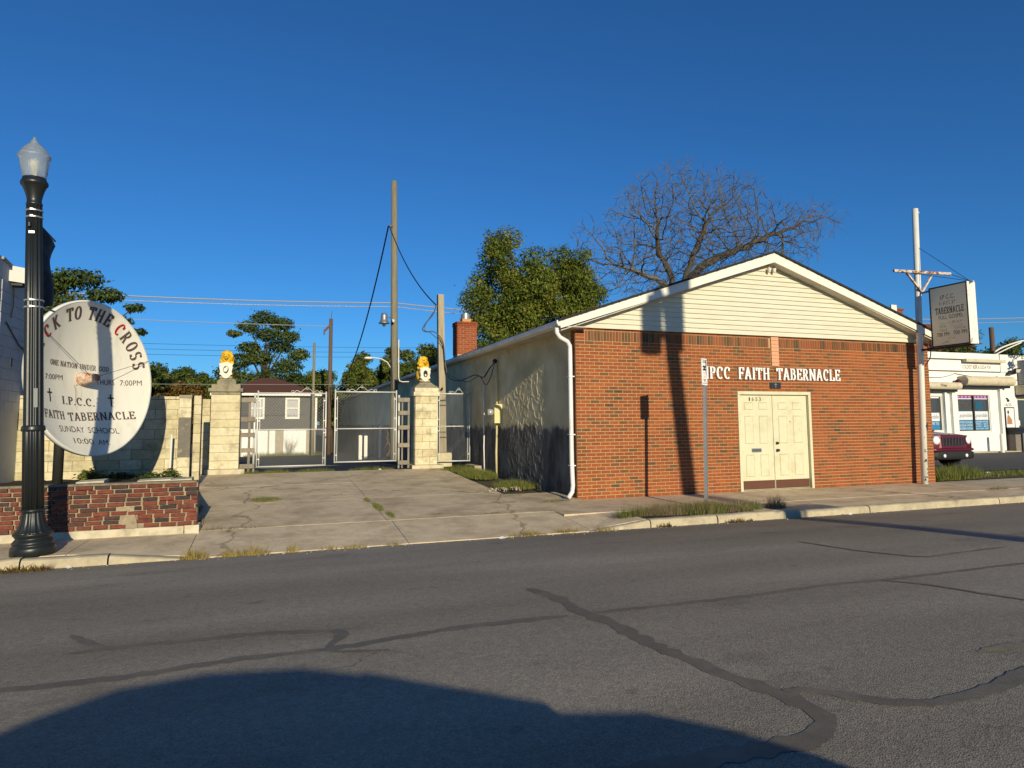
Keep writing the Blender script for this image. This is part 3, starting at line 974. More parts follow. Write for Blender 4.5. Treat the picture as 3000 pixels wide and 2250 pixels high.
# --- gable: lapped boards, rakes, roof
EX = 5.02                                # end of the left rake
SL = .338
zr = lambda x: 3.34 + SL * (x - EX if x <= CX else 2 * CX - EX - x)      # top of the rake board
part(church, 'gable_backing', MB().prism([(XL - .25, 3.27), (2 * CX - XL + .25, 3.27), (CX, 4.86)], (0, CY, 0), (1, 0, 0), (0, 0, 1), (0, 1, 0), -.028, .2), m_cream)
for k in range(16):
    z0 = 3.268 + .101 * k
    z1 = z0 + .1035
    def half(z):
        return (zr(CX) - .13 - z) / SL
    h0, h1 = half(z0), half(z1)
    if h0 < .08:
        break
    h1 = max(h1, .03)
    yb, yt, yk = CY - .066, CY - .036, CY - .03
    part(church, 'siding_board', MB().hexa([(CX - h0, yb, z0), (CX + h0, yb, z0), (CX + h0, yk, z0), (CX - h0, yk, z0)],
                                            [(CX - h1, yt, z1), (CX + h1, yt, z1), (CX + h1, yk, z1), (CX - h1, yk, z1)]), m_cream)
YR = 11.33
for s in (-1, 1):
    xe = CX + s * (CX - EX)
    P = [(xe, zr(xe) - .14), (CX, zr(CX) - .205), (CX, zr(CX)), (xe, zr(xe))]
    if s > 0:
        P = [P[1], P[0], P[3], P[2]]
    part(church, 'rake_board', MB().prism(P, (0, YR, 0), (1, 0, 0), (0, 0, 1), (0, 1, 0), 0, .025), m_white)
    # soffit between rake and siding
    mb = MB()
    xi = CX + s * (CX - EX - .02)
    mb.hexa([(min(xi, CX), YR + .026, zr(xi if s < 0 else CX) - .19), (max(xi, CX), YR + .026, zr(CX if s < 0 else xi) - .19), (max(xi, CX), CY - .03, zr(CX if s < 0 else xi) - .19), (min(xi, CX), CY - .03, zr(xi if s < 0 else CX) - .19)],
            [(min(xi, CX), YR + .026, zr(xi if s < 0 else CX) - .17), (max(xi, CX), YR + .026, zr(CX if s < 0 else xi) - .17), (max(xi, CX), CY - .03, zr(CX if s < 0 else xi) - .17), (min(xi, CX), CY - .03, zr(xi if s < 0 else CX) - .17)])
    part(church, 'rake_soffit', mb, m_soffit)
    xo = xe + s * .05
    t = .045
    a, b = (xo, CX) if s < 0 else (CX, xo)
    za, zb = (zr(xe) - .05 * SL, zr(CX)) if s < 0 else (zr(CX), zr(xe) - .05 * SL)
    mb = MB().hexa([(a, YR - .035, za + .004), (b, YR - .035, zb + .004), (b, 26, zb + .004), (a, 26, za + .004)],
                   [(a, YR - .035, za + t), (b, YR - .035, zb + t), (b, 26, zb + t), (a, 26, za + t)])
    part(church, 'roof', mb, m_shingle)
part(church, 'roof', MB().hexa([(EX - .05, 26.01, zr(EX) - .013), (9.0, 26.01, zr(9) + .004), (9.0, 66, zr(9) + .004), (EX - .05, 66, zr(EX) - .013)],
                               [(EX - .05, 26.01, zr(EX) + .03), (9.0, 26.01, zr(9) + .045), (9.0, 66, zr(9) + .045), (EX - .05, 66, zr(EX) + .03)]), m_shingle)
# ragged shingle ends along the rake
mb = MB()
for i in range(60):
    f = (i + rnd.random()) / 60
    xx = EX + f * (CX - EX) * 2
    w = rnd.uniform(.03, .09)
    z_ = zr(xx) + .03
    sl = SL if xx < CX else -SL
    mb.add([(xx, YR - .045, z_ - .028), (xx + w, YR - .045, z_ - .028 + sl * w), (xx + w, YR - .036, z_ + .014 + sl * w), (xx, YR - .036, z_ + .014)], [(0, 1, 2, 3)])
part(church, 'shingle_edge', mb, m_shingle, kind='stuff')
fl = part(church, 'flood_lamp', MB().cyl((CX + .06, CY - .05, 4.78), (CX + .06, CY - .10, 4.78), .05, 12), m_white)
for dx in (-.06, .07):
    part(fl, 'lamp_head', MB().lathe([(.015, 0), (.03, .02), (.045, .09), (.047, .10), (.01, .101)], 12, (CX + .06 + dx, CY - .13, 4.64)), m_white, smooth=True)

# --- left side: stucco wall with hand-trowelled ridges
def stucco_mat():
    m, nt, b = nodes_of('stucco')
    N, L = nt.nodes, nt.links
    geo = N.new('ShaderNodeNewGeometry')
    sep = N.new('ShaderNodeSeparateXYZ')
    L.new(geo.outputs['Position'], sep.inputs[0])
    def noise(s, d=6, st=(1, 1, 1)):
        mp = N.new('ShaderNodeMapping'); mp.inputs['Scale'].default_value = st
        L.new(geo.outputs['Position'], mp.inputs['Vector'])
        n = N.new('ShaderNodeTexNoise'); n.inputs['Scale'].default_value = s; n.inputs['Detail'].default_value = d
        L.new(mp.outputs[0], n.inputs['Vector'])
        return n.outputs['Fac']
    # uneven upper edge of the grey paint
    a = N.new('ShaderNodeMath'); a.operation = 'MULTIPLY_ADD'; a.inputs[1].default_value = .55
    L.new(noise(3.4, 6, (1, 1, .8)), a.inputs[0]); L.new(sep.outputs['Z'], a.inputs[2])
    edge = N.new('ShaderNodeMapRange'); edge.inputs['From Min'].default_value = 1.56; edge.inputs['From Max'].default_value = 1.66
    L.new(a.outputs[0], edge.inputs['Value'])
    up = N.new('ShaderNodeValToRGB')
    up.color_ramp.elements[0].position = .3; up.color_ramp.elements[0].color = (.48, .40, .215, 1)
    up.color_ramp.elements[1].position = .65; up.color_ramp.elements[1].color = (.70, .60, .36, 1)
    L.new(noise(1.6, 7), up.inputs['Fac'])
    lo = N.new('ShaderNodeValToRGB')
    lo.color_ramp.elements[0].position = .35; lo.color_ramp.elements[0].color = (.062, .056, .048, 1)
    lo.color_ramp.elements[1].position = .68; lo.color_ramp.elements[1].color = (.19, .172, .145, 1)
    L.new(noise(3.2, 8, (1, 1, .45)), lo.inputs['Fac'])
    mx = N.new('ShaderNodeMix'); mx.data_type = 'RGBA'
    L.new(edge.outputs[0], mx.inputs['Factor']); L.new(lo.outputs[0], mx.inputs['A']); L.new(up.outputs[0], mx.inputs['B'])
    L.new(mx.outputs['Result'], b.inputs['Base Color'])
    b.inputs['Roughness'].default_value = .9
    bp = N.new('ShaderNodeBump'); bp.inputs['Distance'].default_value = .004
    L.new(noise(24, 6), bp.inputs['Height']); L.new(bp.outputs[0], b.inputs['Normal'])
    return m
m_stucco = stucco_mat()
XS = 5.54
def stucco():
    y0, y1, z0, z1 = CY + .22, 18.4, -.12, 3.28
    ny, nz = 560, 130
    H = np.zeros((nz, ny))
    Y = np.linspace(y0, y1, ny); Z = np.linspace(z0, z1, nz)
    dy, dz = Y[1] - Y[0], Z[1] - Z[0]
    g = random.Random(3)
    for _ in range(1500):
        y, z = g.uniform(y0, y1), g.uniform(z0, z1)
        L = g.uniform(.06, .34)
        ang = g.gauss(pi / 2, .55) if g.random() < .7 else g.uniform(0, pi)
        hgt = g.uniform(.003, .013)
        wid = g.uniform(.006, .010)
        n = int(L / .02)
        for i in range(n):
            y += cos(ang) * .02; z += sin(ang) * .02; ang += g.gauss(0, .12)
            j, k = int((z - z0) / dz), int((y - y0) / dy)
            for jj in range(max(0, j - 1), min(nz, j + 2)):
                for kk in range(max(0, k - 3), min(ny, k + 4)):
                    d2 = (Y[kk] - y) ** 2 + ((Z[jj] - z) * .6) ** 2
                    H[jj, kk] = max(H[jj, kk], hgt * math.exp(-d2 / (2 * wid * wid)) * min(1, 4 * i / n, 4 * (n - i) / n))
    vs = [(XS - .055 * (Y[i] - y0) - H[j, i], Y[i], Z[j]) for j in range(nz) for i in range(ny)]
    fs = [(j * ny + i, (j + 1) * ny + i, (j + 1) * ny + i + 1, j * ny + i + 1) for j in range(nz - 1) for i in range(ny - 1)]
    return MB().add(vs, fs)
part(church, 'stucco_wall', stucco(), m_stucco)
part(church, 'side_wall', MB().box(XS - .359, XS + .2, 18.40, 66, -1.9, 3.3).box(XS + .03, XS + .2, CY + .225, 18.39, -.3, 3.3), m_stucco)
part(church, 'back_walls', MB().box(XS + .21, XR, 25.8, 26, -1, 3.3).box(XR - .16, XR - .003, CY + .23, 25.79, -.3, 3.3).box(9.0, 9.15, 26.01, 66, -1.9, 4.6).box(XS + .21, 9.0, 65.8, 66, -1.9, 3.3), m_stucco)
part(church, 'eave_soffit', MB().box(5.095, XS + .1, YR + .03, 66, 3.235, 3.255), m_soffit)
gut = MB()
for y0, y1 in ((YR + .01, 16.2), (16.21, 21.4), (21.41, 26.2), (26.21, 36), (36.01, 66)):
    gut.prism([(4.965, 3.345), (4.945, 3.345), (4.945, 3.30), (4.975, 3.255), (5.075, 3.235), (5.09, 3.235), (5.09, 3.35), (5.075, 3.35), (5.075, 3.25), (4.985, 3.27)], (0, y0, 0), (1, 0, 0), (0, 0, 1), (0, 1, 0), 0, y1 - y0)
g_ = part(church, 'gutter', gut, m_gutter)
part(g_, 'end_cap', MB().prism([(4.942, 3.35), (4.942, 3.298), (4.972, 3.25), (5.092, 3.23), (5.092, 3.352)], (0, YR + .002, 0), (1, 0, 0), (0, 0, 1), (0, 1, 0), 0, .006), m_gutter)
ds = MB()
path = [(5.0, 11.47, 3.26), (5.0, 11.47, 3.13), (5.06, 11.48, 3.05), (5.24, 11.53, 2.98), (5.30, 11.55, 2.90), (5.305, 11.555, 2.75), (5.31, 11.56, .70), (5.325, 11.56, .25), (5.31, 11.56, .14), (5.22, 11.54, .03)]
ds.tube(path, .043, 8)
part(church, 'downspout', ds, m_gutter, smooth=True)
for z_ in (2.3, 1.2, .62):
    part(church, 'pipe_strap', MB().box(5.255, 5.37, 11.505, 11.615, z_, z_ + .02), m_gutter)

# electric meter, mast and pipe on the side wall
XM = XS - .225
m_ybox = mat('cream_meter_box', (.66, .58, .30), rough=.5, var=.05)
part(church, 'service_mast', MB().tube([(XM - .05, 15.92, .02), (XM - .06, 15.92, .7), (XM - .05, 15.9, 1.1), (XM - .05, 15.88, 1.45)], .032, 8).tube([(XM - .05, 15.9, 1.9), (XM - .05, 15.92, 2.95)], .03, 8), m_ybox, smooth=True)
mtr = part(church, 'meter_box', MB().box(XM - .19, XM + .01, 15.66, 15.93, 1.43, 1.90), m_ybox)
part(mtr, 'meter', MB().cyl((XM - .19, 15.82, 1.70), (XM - .32, 15.82, 1.70), .085, 16), flat('meter_glass', (.45, .45, .43), .2, .3), smooth=True)
part(church, 'weather_head', MB().ball((XM - .09, 15.92, 2.99), (.06, .08, .06), 10, 6), m_black, smooth=True)
part(church, 'conduit', MB().tube([(XM - .10, 16.80, .05), (XM - .115, 16.8, .8), (XM - .10, 16.82, 1.15), (XM - .10, 16.82, 2.75)], .018, 6), m_gutter, smooth=True)
part(church, 'concrete_footing', MB().box(4.95, XM, 16.05, 16.9, -.05, .17).box(5.0, XM - .05, 17.0, 17.9, .0, .31), m_kerb)

# chimney
CHB = [(0, (.26, .058, .022)), (.5, (.31, .075, .028)), (1, (.20, .05, .024))]
m_chb = ramp_mat('chimney_brick', CHB, 'OBJ', speck=.15)
chm = part(church, 'chimney', MB().box(5.875, 6.565, 22.015, 22.585, 3.3, 4.93), mat('chimney_mortar', (.42, .26, .15), var=.15, scale=20))
for k in range(15):
    z0 = 3.80 + .0755 * k
    big = .02 if k >= 13 else 0
    x = 5.86 - big - (.115 if k % 2 else 0)
    while x < 6.58 + big - .03:
        a, b = max(x, 5.86 - big), min(x + .235, 6.58 + big)
        if b - a > .03:
            piece(chm, 'brick', ((a + b) / 2, 22.035 - big, z0 + .034), (round(b - a - .014, 3), .07, .062), m_chb)
        x += .235
    y = 22.08 - (.115 if not k % 2 else 0)
    while y < 22.6:
        a, b = max(y, 22.075), min(y + .235, 22.6)
        if b - a > .03:
            piece(chm, 'brick', (5.895 - big, (a + b) / 2, z0 + .034), (.07, round(b - a - .014, 3), .062), m_chb)
        y += .235
part(church, 'flue', MB().box(6.09, 6.40, 22.15, 22.46, 4.93, 5.05), mat('clay_flue', (.50, .26, .09), var=.1))
part(church, 'flue_cap', MB().cyl((6.245, 22.3, 5.05), (6.245, 22.3, 5.22), .17, 16).cyl((6.245, 22.3, 5.22), (6.245, 22.3, 5.26), .12, 16), m_grey_metal, smooth=False)
# ================================================================== street lamp, banner
m_lamp = mat('black_cast_iron', (.013, .016, .016), rough=.38, var=.15, scale=5, spec=.5, bump=.0006, bscale=60)
m_band = flat('steel_band', (.5, .5, .5), .35, .8)
def glass_mat():
    m, nt, b = nodes_of('prismatic_glass')
    b.inputs['Base Color'].default_value = (.86, .88, .84, 1)
    b.inputs['Roughness'].default_value = .26
    b.inputs['Transmission Weight'].default_value = .86
    b.inputs['IOR'].default_value = 1.42
    N, L = nt.nodes, nt.links
    geo = N.new('ShaderNodeNewGeometry')
    w = N.new('ShaderNodeTexNoise'); w.inputs['Scale'].default_value = 35
    mp = N.new('ShaderNodeMapping'); mp.inputs['Scale'].default_value = (1, 1, .12)
    L.new(geo.outputs['Position'], mp.inputs['Vector']); L.new(mp.outputs[0], w.inputs['Vector'])
    bp = N.new('ShaderNodeBump'); bp.inputs['Distance'].default_value = .01
    L.new(w.outputs['Fac'], bp.inputs['Height']); L.new(bp.outputs[0], b.inputs['Normal'])
    return m
m_glass = glass_mat()
LEAN = (radians(.2), radians(-2.55), 0)
lamp = thing('street_lamp', (-2.573, 9.22, -.03), 'black fluted cast-iron street lamp with clear acorn globe beside the kerb', 'street lamp', rot=LEAN)
NF = 96
part(lamp, 'base', MB().lathe([(.222, 0), (.222, .085), (.214, .105), (.196, .118), (.194, .13), (.204, .14), (.204, .155), (.186, .175), (.172, .19), (.168, .20), (.176, .21), (.182, .222), (.194, .235), (.197, .248), (.188, .255)], NF), m_lamp, smooth=True)
part(lamp, 'skirt', MB().lathe([(.189, .253, 1), (.172, .268, 1), (.148, .305, 1), (.128, .355, 1), (.115, .41, 1), (.108, .46, 1), (.105, .50, 1)], NF, flutes=16, famp=.035), m_lamp, smooth=True)
part(lamp, 'collar', MB().lathe([(.10, .485), (.12, .495), (.126, .508), (.12, .52), (.10, .53)], NF), m_lamp, smooth=True)
part(lamp, 'shaft', MB().lathe([(.104, .51, 1), (.102, 1.42, 1), (.096, 1.46, 1), (.090, 2.8, 1), (.077, 4.12, 1)], NF, flutes=12, famp=.07), m_lamp, smooth=True)
part(lamp, 'collar', MB().lathe([(.10, 1.41), (.119, 1.42), (.122, 1.44), (.115, 1.455), (.119, 1.47), (.098, 1.485)], NF), m_lamp, smooth=True)
part(lamp, 'capital', MB().lathe([(.070, 4.09), (.084, 4.10), (.084, 4.12), (.074, 4.135), (.076, 4.17), (.086, 4.22), (.104, 4.28), (.122, 4.325), (.128, 4.335), (.138, 4.345), (.143, 4.365), (.138, 4.385), (.126, 4.40), (.12, 4.43), (.09, 4.435)], 48), m_lamp, smooth=True)
GP = ([(.118, 4.437), (.130, 4.50), (.144, 4.60), (.152, 4.66), (.166, 4.68), (.172, 4.70), (.166, 4.715), (.150, 4.73), (.132, 4.765), (.108, 4.80), (.080, 4.83), (.058, 4.85), (.044, 4.87), (.034, 4.89), (.020, 4.905), (.013, 4.92), (.015, 4.93), (.005, 4.955)])
GP = [(r, z, 1 if 4.44 < z < 4.67 else 0) for r, z in GP]
GP = GP + [(max(r - .006, .002), z - .006, 0) for r, z, _ in GP[::-1]][3:]
gl = part(lamp, 'globe', MB().lathe(GP, 120, flutes=30, famp=.018, caps=False), m_glass, smooth=True)
part(gl, 'bulb_holder', MB().lathe([(.03, 4.44), (.03, 4.52), (.05, 4.56), (.05, 4.64), (.015, 4.67)], 16), flat('bulb_white', (.7, .7, .66), .4), smooth=True)
for z in (4.02, 3.94, 2.94, 2.86):
    q = .088 if z > 3.5 else .099
    bd = MB().lathe([(q, z), (q + .003, z + .004), (q + .003, z + .016), (q, z + .02)], 32)
    bd.box(-.015, .015, -q - .018, -q, z - .002, z + .022)
    part(lamp, 'steel_band', bd, m_band, smooth=False)
part(lamp, 'number_tag', MB().box(-.03, .03, -.096, -.090, 3.74, 3.77), m_band)
part(lamp, 'inspection_label', MB().box(.028, .066, -.092, -.086, 1.69, 1.91), flat('grey_label', (.20, .21, .21), .5), label='small pale grey label stuck on the shaft')
part(lamp, 'outlet', MB().lathe([(.02, 0), (.02, .05), (.012, .055)], 10, (-.02, -.092, 3.82)), m_lamp)

m_banner = mat('navy_banner_cloth', (.010, .013, .018), rough=.7, var=.6, scale=7, dirt=(.05, .07, .08), dscale=3.5, damt=.5, dlo=.5, dhi=.62)
vs, fs = [], []
nz, ny = 16, 8
for j in range(nz + 1):
    t = j / nz
    z = 3.84 - .98 * t
    for i in range(ny + 1):
        u = i / ny
        vs.append((-2.70 + .04 * sin(3.2 * u) * (.4 + t) - .03 * sin(6 * t) * u, 9.36 + .50 * u * (1 - .18 * sin(pi * t)) , z - .10 * u * (1 - t) + .14 * u * t))
for j in range(nz):
    for i in range(ny):
        a = j * (ny + 1) + i
        fs.append((a, a + 1, a + ny + 2, a + ny + 1))
n = len(vs)
vs += [(x + .004, y, z) for x, y, z in vs]
fs += [(d + n, c + n, b + n, a + n) for a, b, c, d in list(fs)]
bn = thing('banner', (-2.70, 9.36, 2.2), 'dark navy street banner hanging from the arm behind the lamp post', 'banner')
part(bn, 'cloth', MB().add(vs, fs), m_banner, smooth=True)
part(bn, 'banner_arm', MB().cyl((-2.72, 9.30, 3.86), (-2.72, 9.92, 3.82), .012, 8), m_lamp)
part(bn, 'banner_arm', MB().cyl((-2.68, 9.30, 2.87), (-2.68, 9.90, 2.9), .012, 8), m_lamp)

# ================================================================== brick planter with the dish sign
PB = [(0, (.14, .040, .028)), (.40, (.19, .052, .032)), (.70, (.125, .044, .032)), (.84, (.075, .038, .032)), (.94, (.055, .038, .034)), (1, (.035, .033, .034))]
m_pb = ramp_mat('old_planter_brick', PB, 'OBJ', speck=.25, sscale=22, bump=.004)
m_pm = mat('old_mortar', (.30, .245, .165), rough=.95, var=.4, scale=12, bump=.006, bscale=50)
m_foot = mat('painted_footing', (.58, .52, .38), rough=.9, var=.12, scale=8, dirt=(.18, .14, .09), dscale=4, damt=.7)
planter = thing('brick_planter', (-2.6, 10.35, 0), 'low old red brick planter wall with white footing behind the lamp post', 'planter wall')
pw = part(planter, 'wall_core', MB().box(-8, -.965, 10.225, 10.40, .0, .655).hexa([(-1.15, 10.41, 0), (-.967, 10.41, 0), (-1.52, 14.7, 0), (-1.70, 14.7, 0)], [(-1.15, 10.41, .60), (-.967, 10.41, .60), (-1.52, 14.7, .40), (-1.70, 14.7, .40)]), m_pm)
for k in range(10):
    z0 = .082 + .0578 * k
    x = -7.9 + rnd.uniform(-.1, 0) + (.104 if k % 2 else 0)
    while x < -.96:
        w = .205 + rnd.uniform(-.018, .012)
        if rnd.random() < .08:
            w = .105
        a, b = x, min(x + w, -.952)
        # a mortar-filled hole low in the wall
        if not (-1.86 < (a + b) / 2 < -1.70 and k < 5) and b - a > .04 and b > -3.9:
            piece(pw, 'brick', ((a + b) / 2, 10.213 + rnd.uniform(-.008, .007), z0 + .027 + rnd.uniform(-.002, .002)), (round(b - a - .018 - rnd.random() * .012, 2), .05, .043 + .001 * rnd.randint(-3, 3)), m_pb, tilt=rnd.gauss(0, .012))
        x += w
part(planter, 'cement_patch', MB().prism([(-1.88, .08), (-1.68, .08), (-1.70, .2), (-1.73, .34), (-1.79, .36), (-1.83, .25)], (0, 10.2, 0), (1, 0, 0), (0, 0, 1), (0, 1, 0), -.004, .03), m_pm)
part(planter, 'footing', MB().box(-8, -1.12, 10.17, 10.41, -.06, .078).box(-1.108, -.93, 10.168, 10.43, -.06, .082), m_foot)
cap = MB()
x = -8
while x < -.98:
    L = rnd.uniform(.5, .9)
    b = min(x + L, -.97)
    cap.hexa([(x, 10.20, .653), (b, 10.20, .653), (b, 10.40, .653), (x, 10.40, .653)], [(x, 10.205 + rnd.uniform(0, .01), .672 + rnd.uniform(0, .012)), (b, 10.205, .672 + rnd.uniform(0, .012)), (b, 10.40, .675), (x, 10.40, .675)])
    x = b + .003
part(planter, 'coping', cap, mat('rough_coping', (.20, .165, .11), rough=.95, var=.35, scale=9, bump=.008, bscale=40))
for cx, cy, w in ((-1.55, 10.62, .42), (-1.22, 10.60, .3), (-2.35, 10.72, .35)):
    part(planter, 'loose_slab', MB().hexa([(cx - w / 2, cy - .12, .60), (cx + w / 2, cy - .14, .60), (cx + w / 2, cy + .14, .60), (cx - w / 2, cy + .12, .60)], [(cx - w / 2, cy - .11, .675), (cx + w / 2, cy - .13, .69), (cx + w / 2, cy + .13, .70), (cx - w / 2, cy + .12, .685)]), m_foot)
def z_soil(x, y):
    return .60 - .045 * (y - 10.4) + .03 * sin(5 * x + 2 * y) * cos(4 * y) + (.16 * math.exp(-((x + 3.15) ** 2 + (y - 11.1) ** 2) / .05))
struct('planter_soil', MB().grid([-8 + .14 * i for i in range(50)], [10.38 + .135 * j for j in range(39)], lambda x, y: z_soil(min(x, -1.05 - .13 * (y - 10.4)), y) if x < -1.05 - .13 * (y - 10.4) else -.2), m_soil, smooth=True)
def sprig(loc, r, h, n, size, tone, label, name='low_plant'):
    t = thing(name, loc, label, 'plant')
    crown(t, 'leaves', [(loc[0], loc[1], loc[2] + h * .5, r, r * .8, h * .55)], n, size, tone, up=.8, shell=.2)
    st = MB()
    for k in range(5):
        a = 2 * pi * k / 5
        st.cyl((loc[0], loc[1], loc[2] - .02), (loc[0] + r * .5 * cos(a), loc[1] + r * .5 * sin(a), loc[2] + h * .7), .004, 4)
    part(t, 'stem', st, leaf_mat('grass'))
    return t
sprig((-3.35, 15.1, .34), .24, .24, 380, .07, 'mid', 'low leafy green plant in front of the block wall under the dish')
sprig((-2.8, 15.0, .34), .28, .18, 380, .08, 'deep', 'dark leafy plant in the shadow of the dish sign')
sprig((-2.3, 14.9, .34), .28, .16, 340, .08, 'deep', 'dark leafy plant in shadow nearest the white pipe')
sprig((-1.95, 15.1, .34), .20, .22, 260, .06, 'mid', 'small green plant at the foot of the white pipe')
solo('white_pipe', MB().cyl((-1.97, 15.2, .30), (-1.955, 15.2, 1.24), .022, 10), m_white, 'thin white plastic pipe standing upright at the block wall', 'pipe')

# --- satellite dish used as a sign
m_dish = mat('painted_dish', (.80, .77, .66), rough=.6, var=.06, scale=2.5, dirt=(.55, .50, .36), dscale=3.5, damt=.55, dlo=.5, dhi=.75, stretch=(1, 1, .35))
m_rim = mat('white_rim', (.82, .80, .74), rough=.5, var=.05)
m_text = mat('brown_sign_paint', (.115, .070, .062), rough=.6, var=.08)
m_red = flat('red_sign_paint', (.42, .012, .018), .5)
m_dred = flat('dark_red_paint', (.16, .008, .014), .5)
m_rust = mat('rusty_feed', (.36, .12, .055), rough=.8, var=.3, scale=9, dirt=(.58, .50, .40), dscale=9, damt=1.0, dlo=.42, dhi=.58)
m_post = mat('dark_steel_post', (.025, .026, .024), rough=.6, var=.25, scale=10)
DC, DR, DD = Vector((-2.755, 12.5, 2.220)), 1.245, .28
ph, ta = radians(59.7), radians(4.1)
dn = Vector((sin(ph) * cos(ta), -cos(ph) * cos(ta), sin(ta)))
du = Vector((cos(ph), sin(ph), 0))
dv = dn.cross(du)
DK = DR / 1.197                           # lettering is laid out on a bowl of radius 1.197
def on_dish(u, v, lift=0.0):
    r2 = (u * u + v * v) / 1.197 ** 2
    return DC + du * (u * DK) + dv * (v * DK) - dn * (DD * (1 - r2)) + dn * lift
dish = thing('dish_sign', (-3.29, 12.79, .50), 'large off-white satellite dish repainted as a round church sign on a post', 'sign')
vs, fs = [], []
NR, NA = 18, 96
for j in range(NR + 1):
    for i in range(NA):
        a = 2 * pi * i / NA
        r = 1.197 * j / NR
        vs.append(on_dish(r * cos(a), r * sin(a)))
for j in range(NR):
    for i in range(NA):
        fs.append((j * NA + i, (j + 1) * NA + i, (j + 1) * NA + (i + 1) % NA, j * NA + (i + 1) % NA))
n = len(vs)
vs += [p - dn * .02 for p in vs]
fs += [(d + n, c + n, b + n, a + n) for a, b, c, d in list(fs)]
dp = part(dish, 'dish', MB().add(vs, fs), m_dish, smooth=True)
vs, fs = [], []
for k, (r, d) in enumerate([(DR - .002, .004), (DR + .018, .006), (DR + .028, -.004), (DR + .025, -.075), (DR - .01, -.085), (DR - .012, -.03)]):
    for i in range(NA):
        a = 2 * pi * i / NA
        vs.append(DC + du * (r * cos(a)) + dv * (r * sin(a)) + dn * d)
for k in range(5):
    for i in range(NA):
        fs.append((k * NA + i, (k + 1) * NA + i, (k + 1) * NA + (i + 1) % NA, k * NA + (i + 1) % NA))
part(dish, 'rim', MB().add(vs, fs), m_rim, smooth=True)
# feed horn in the middle
vz = on_dish(0, 0)
mb = MB()
fl_ = [(0, .15), (.03, .155), (.07, .15), (.12, .135), (.21, .105), (.28, .09), (.315, .08), (.33, .05), (.335, .01)]
pts = [vz + dn * d for d, r in fl_]
mb.tube(pts, [r * .72 for d, r in fl_], 20)
part(dish, 'feed_horn', mb, m_rust, smooth=True)
for a, b in (((-.95, .66), (-.02, .06)), ((1.13, .36), (.06, .07))):
    p, q = on_dish(*a, .02), vz + dn * .22
    part(dish, 'stay_wire', MB().cyl(p, q, .004, 5), m_post)
stn = MB()
for u0, v0, L, w in ((-.14, -.10, .40, .010), (-.12, -.12, .34, .005), (-.02, -.12, .26, .004)):
    pts = [on_dish(u0 + .02 * sin(6 * t / 8) + .012 * t / 8, v0 - L * t / 8, .0025) for t in range(9)]
    for i in range(8):
        ww = w * (1 - .6 * i / 8)
        o = du * ww / 2
        stn.add([pts[i] - o, pts[i] + o, pts[i + 1] + o * .8, pts[i + 1] - o * .8], [(0, 1, 2, 3)])
part(dish, 'rust_stain', stn, mat('rust_stain', (.34, .22, .12), var=.2))
part(dish, 'post', MB().cyl((-3.29, 12.79, .40), (-3.29, 12.79, 2.2), .075, 16), m_post, smooth=True)
part(dish, 'mount', MB().bar((-3.29, 12.79, 2.12), tuple(vz - dn * .02), .22, .22), m_post)
# lettering follows the curve of the bowl
def bowl_map(polys, fu):
    mb = MB()
    for i, q in enumerate(polys):
        mb.add([on_dish(*fu(x, y), .004 + (i % 7) * .0003) for x, y in q], [tuple(range(len(q)))])
    return mb
def bowl_roman(text, u0, u1, v0, v1, h, m, **k):
    w, x = roman(text, **k)[1], 0.0
    for word in text.split(' '):
        polys, ww = roman(word, **k)
        part(dish, 'lettering', bowl_map(polys, lambda a, y, x=x: (u0 + (u1 - u0) * (x + a) / w, v0 + (v1 - v0) * (x + a) / w + h * y)), m)
        x += ww + GLYPH[' '][0] + 2 * .06
def bowl_sans(text, u0, u1, v0, v1, h, m):
    vs, fs, w = sans(text)
    mb = MB().add([on_dish(u0 + (u1 - u0) * x / w, v0 + (v1 - v0) * x / w + h * y, .004) for x, y in vs], fs)
    part(dish, 'lettering', mb, m)
ARC = [('B', 166, 0), ('A', 155, 0), ('C', 141.5, 1), ('K', 129.6, 0), ('T', 113.5, 0), ('O', 104.4, 0), ('T', 89.5, 0), ('H', 80.2, 0), ('E', 70.6, 0), ('C', 55.5, 1), ('R', 45.6, 0), ('O', 35.0, 0), ('S', 25.2, 0), ('S', 15.4, 0)]
for ch, ang, red in ARC:
    polys, w = roman(ch, wv=.105, wh=.05)
    def fa(x, y, w=w, ang=ang):
        a = radians(ang)
        s, r = (x - w / 2) * .17 * 1.15, 1.035 - .10 + .195 * y
        return (r * cos(a) + s * sin(a), r * sin(a) - s * cos(a))
    part(dish, 'lettering', bowl_map(polys, fa), m_red if red else m_text)
bowl_roman('ONE NATION UNDER GOD', -.652, .505, .178, .143, .082, m_text, wv=.08, wh=.04)
bowl_sans('7:00PM', -.76, -.375, -.045, -.038, .078, m_text)
bowl_sans('THURS', .28, .60, -.070, -.072, .088, m_dred)
bowl_sans('7:00PM', .695, 1.055, -.072, -.064, .090, m_text)
bowl_roman('I.P.C.C.', -.42, .22, -.405, -.43, .122, m_text, wv=.085, wh=.055)
bowl_roman('FAITH', -.86, -.42, -.615, -.645, .125, m_text, wv=.08, wh=.05)
bowl_roman('TABERNACLE', -.345, .885, -.665, -.64, .128, m_text, wv=.08, wh=.05)
bowl_sans('SUNDAY', -.59, -.085, -.825, -.85, .092, m_text)
bowl_sans('SCHOOL', -.01, .545, -.853, -.88, .092, m_text)
bowl_sans('10:00', -.355, .025, -1.008, -1.035, .085, m_text)
bowl_sans('AM.', .11, .32, -1.045, -1.06, .08, m_text)
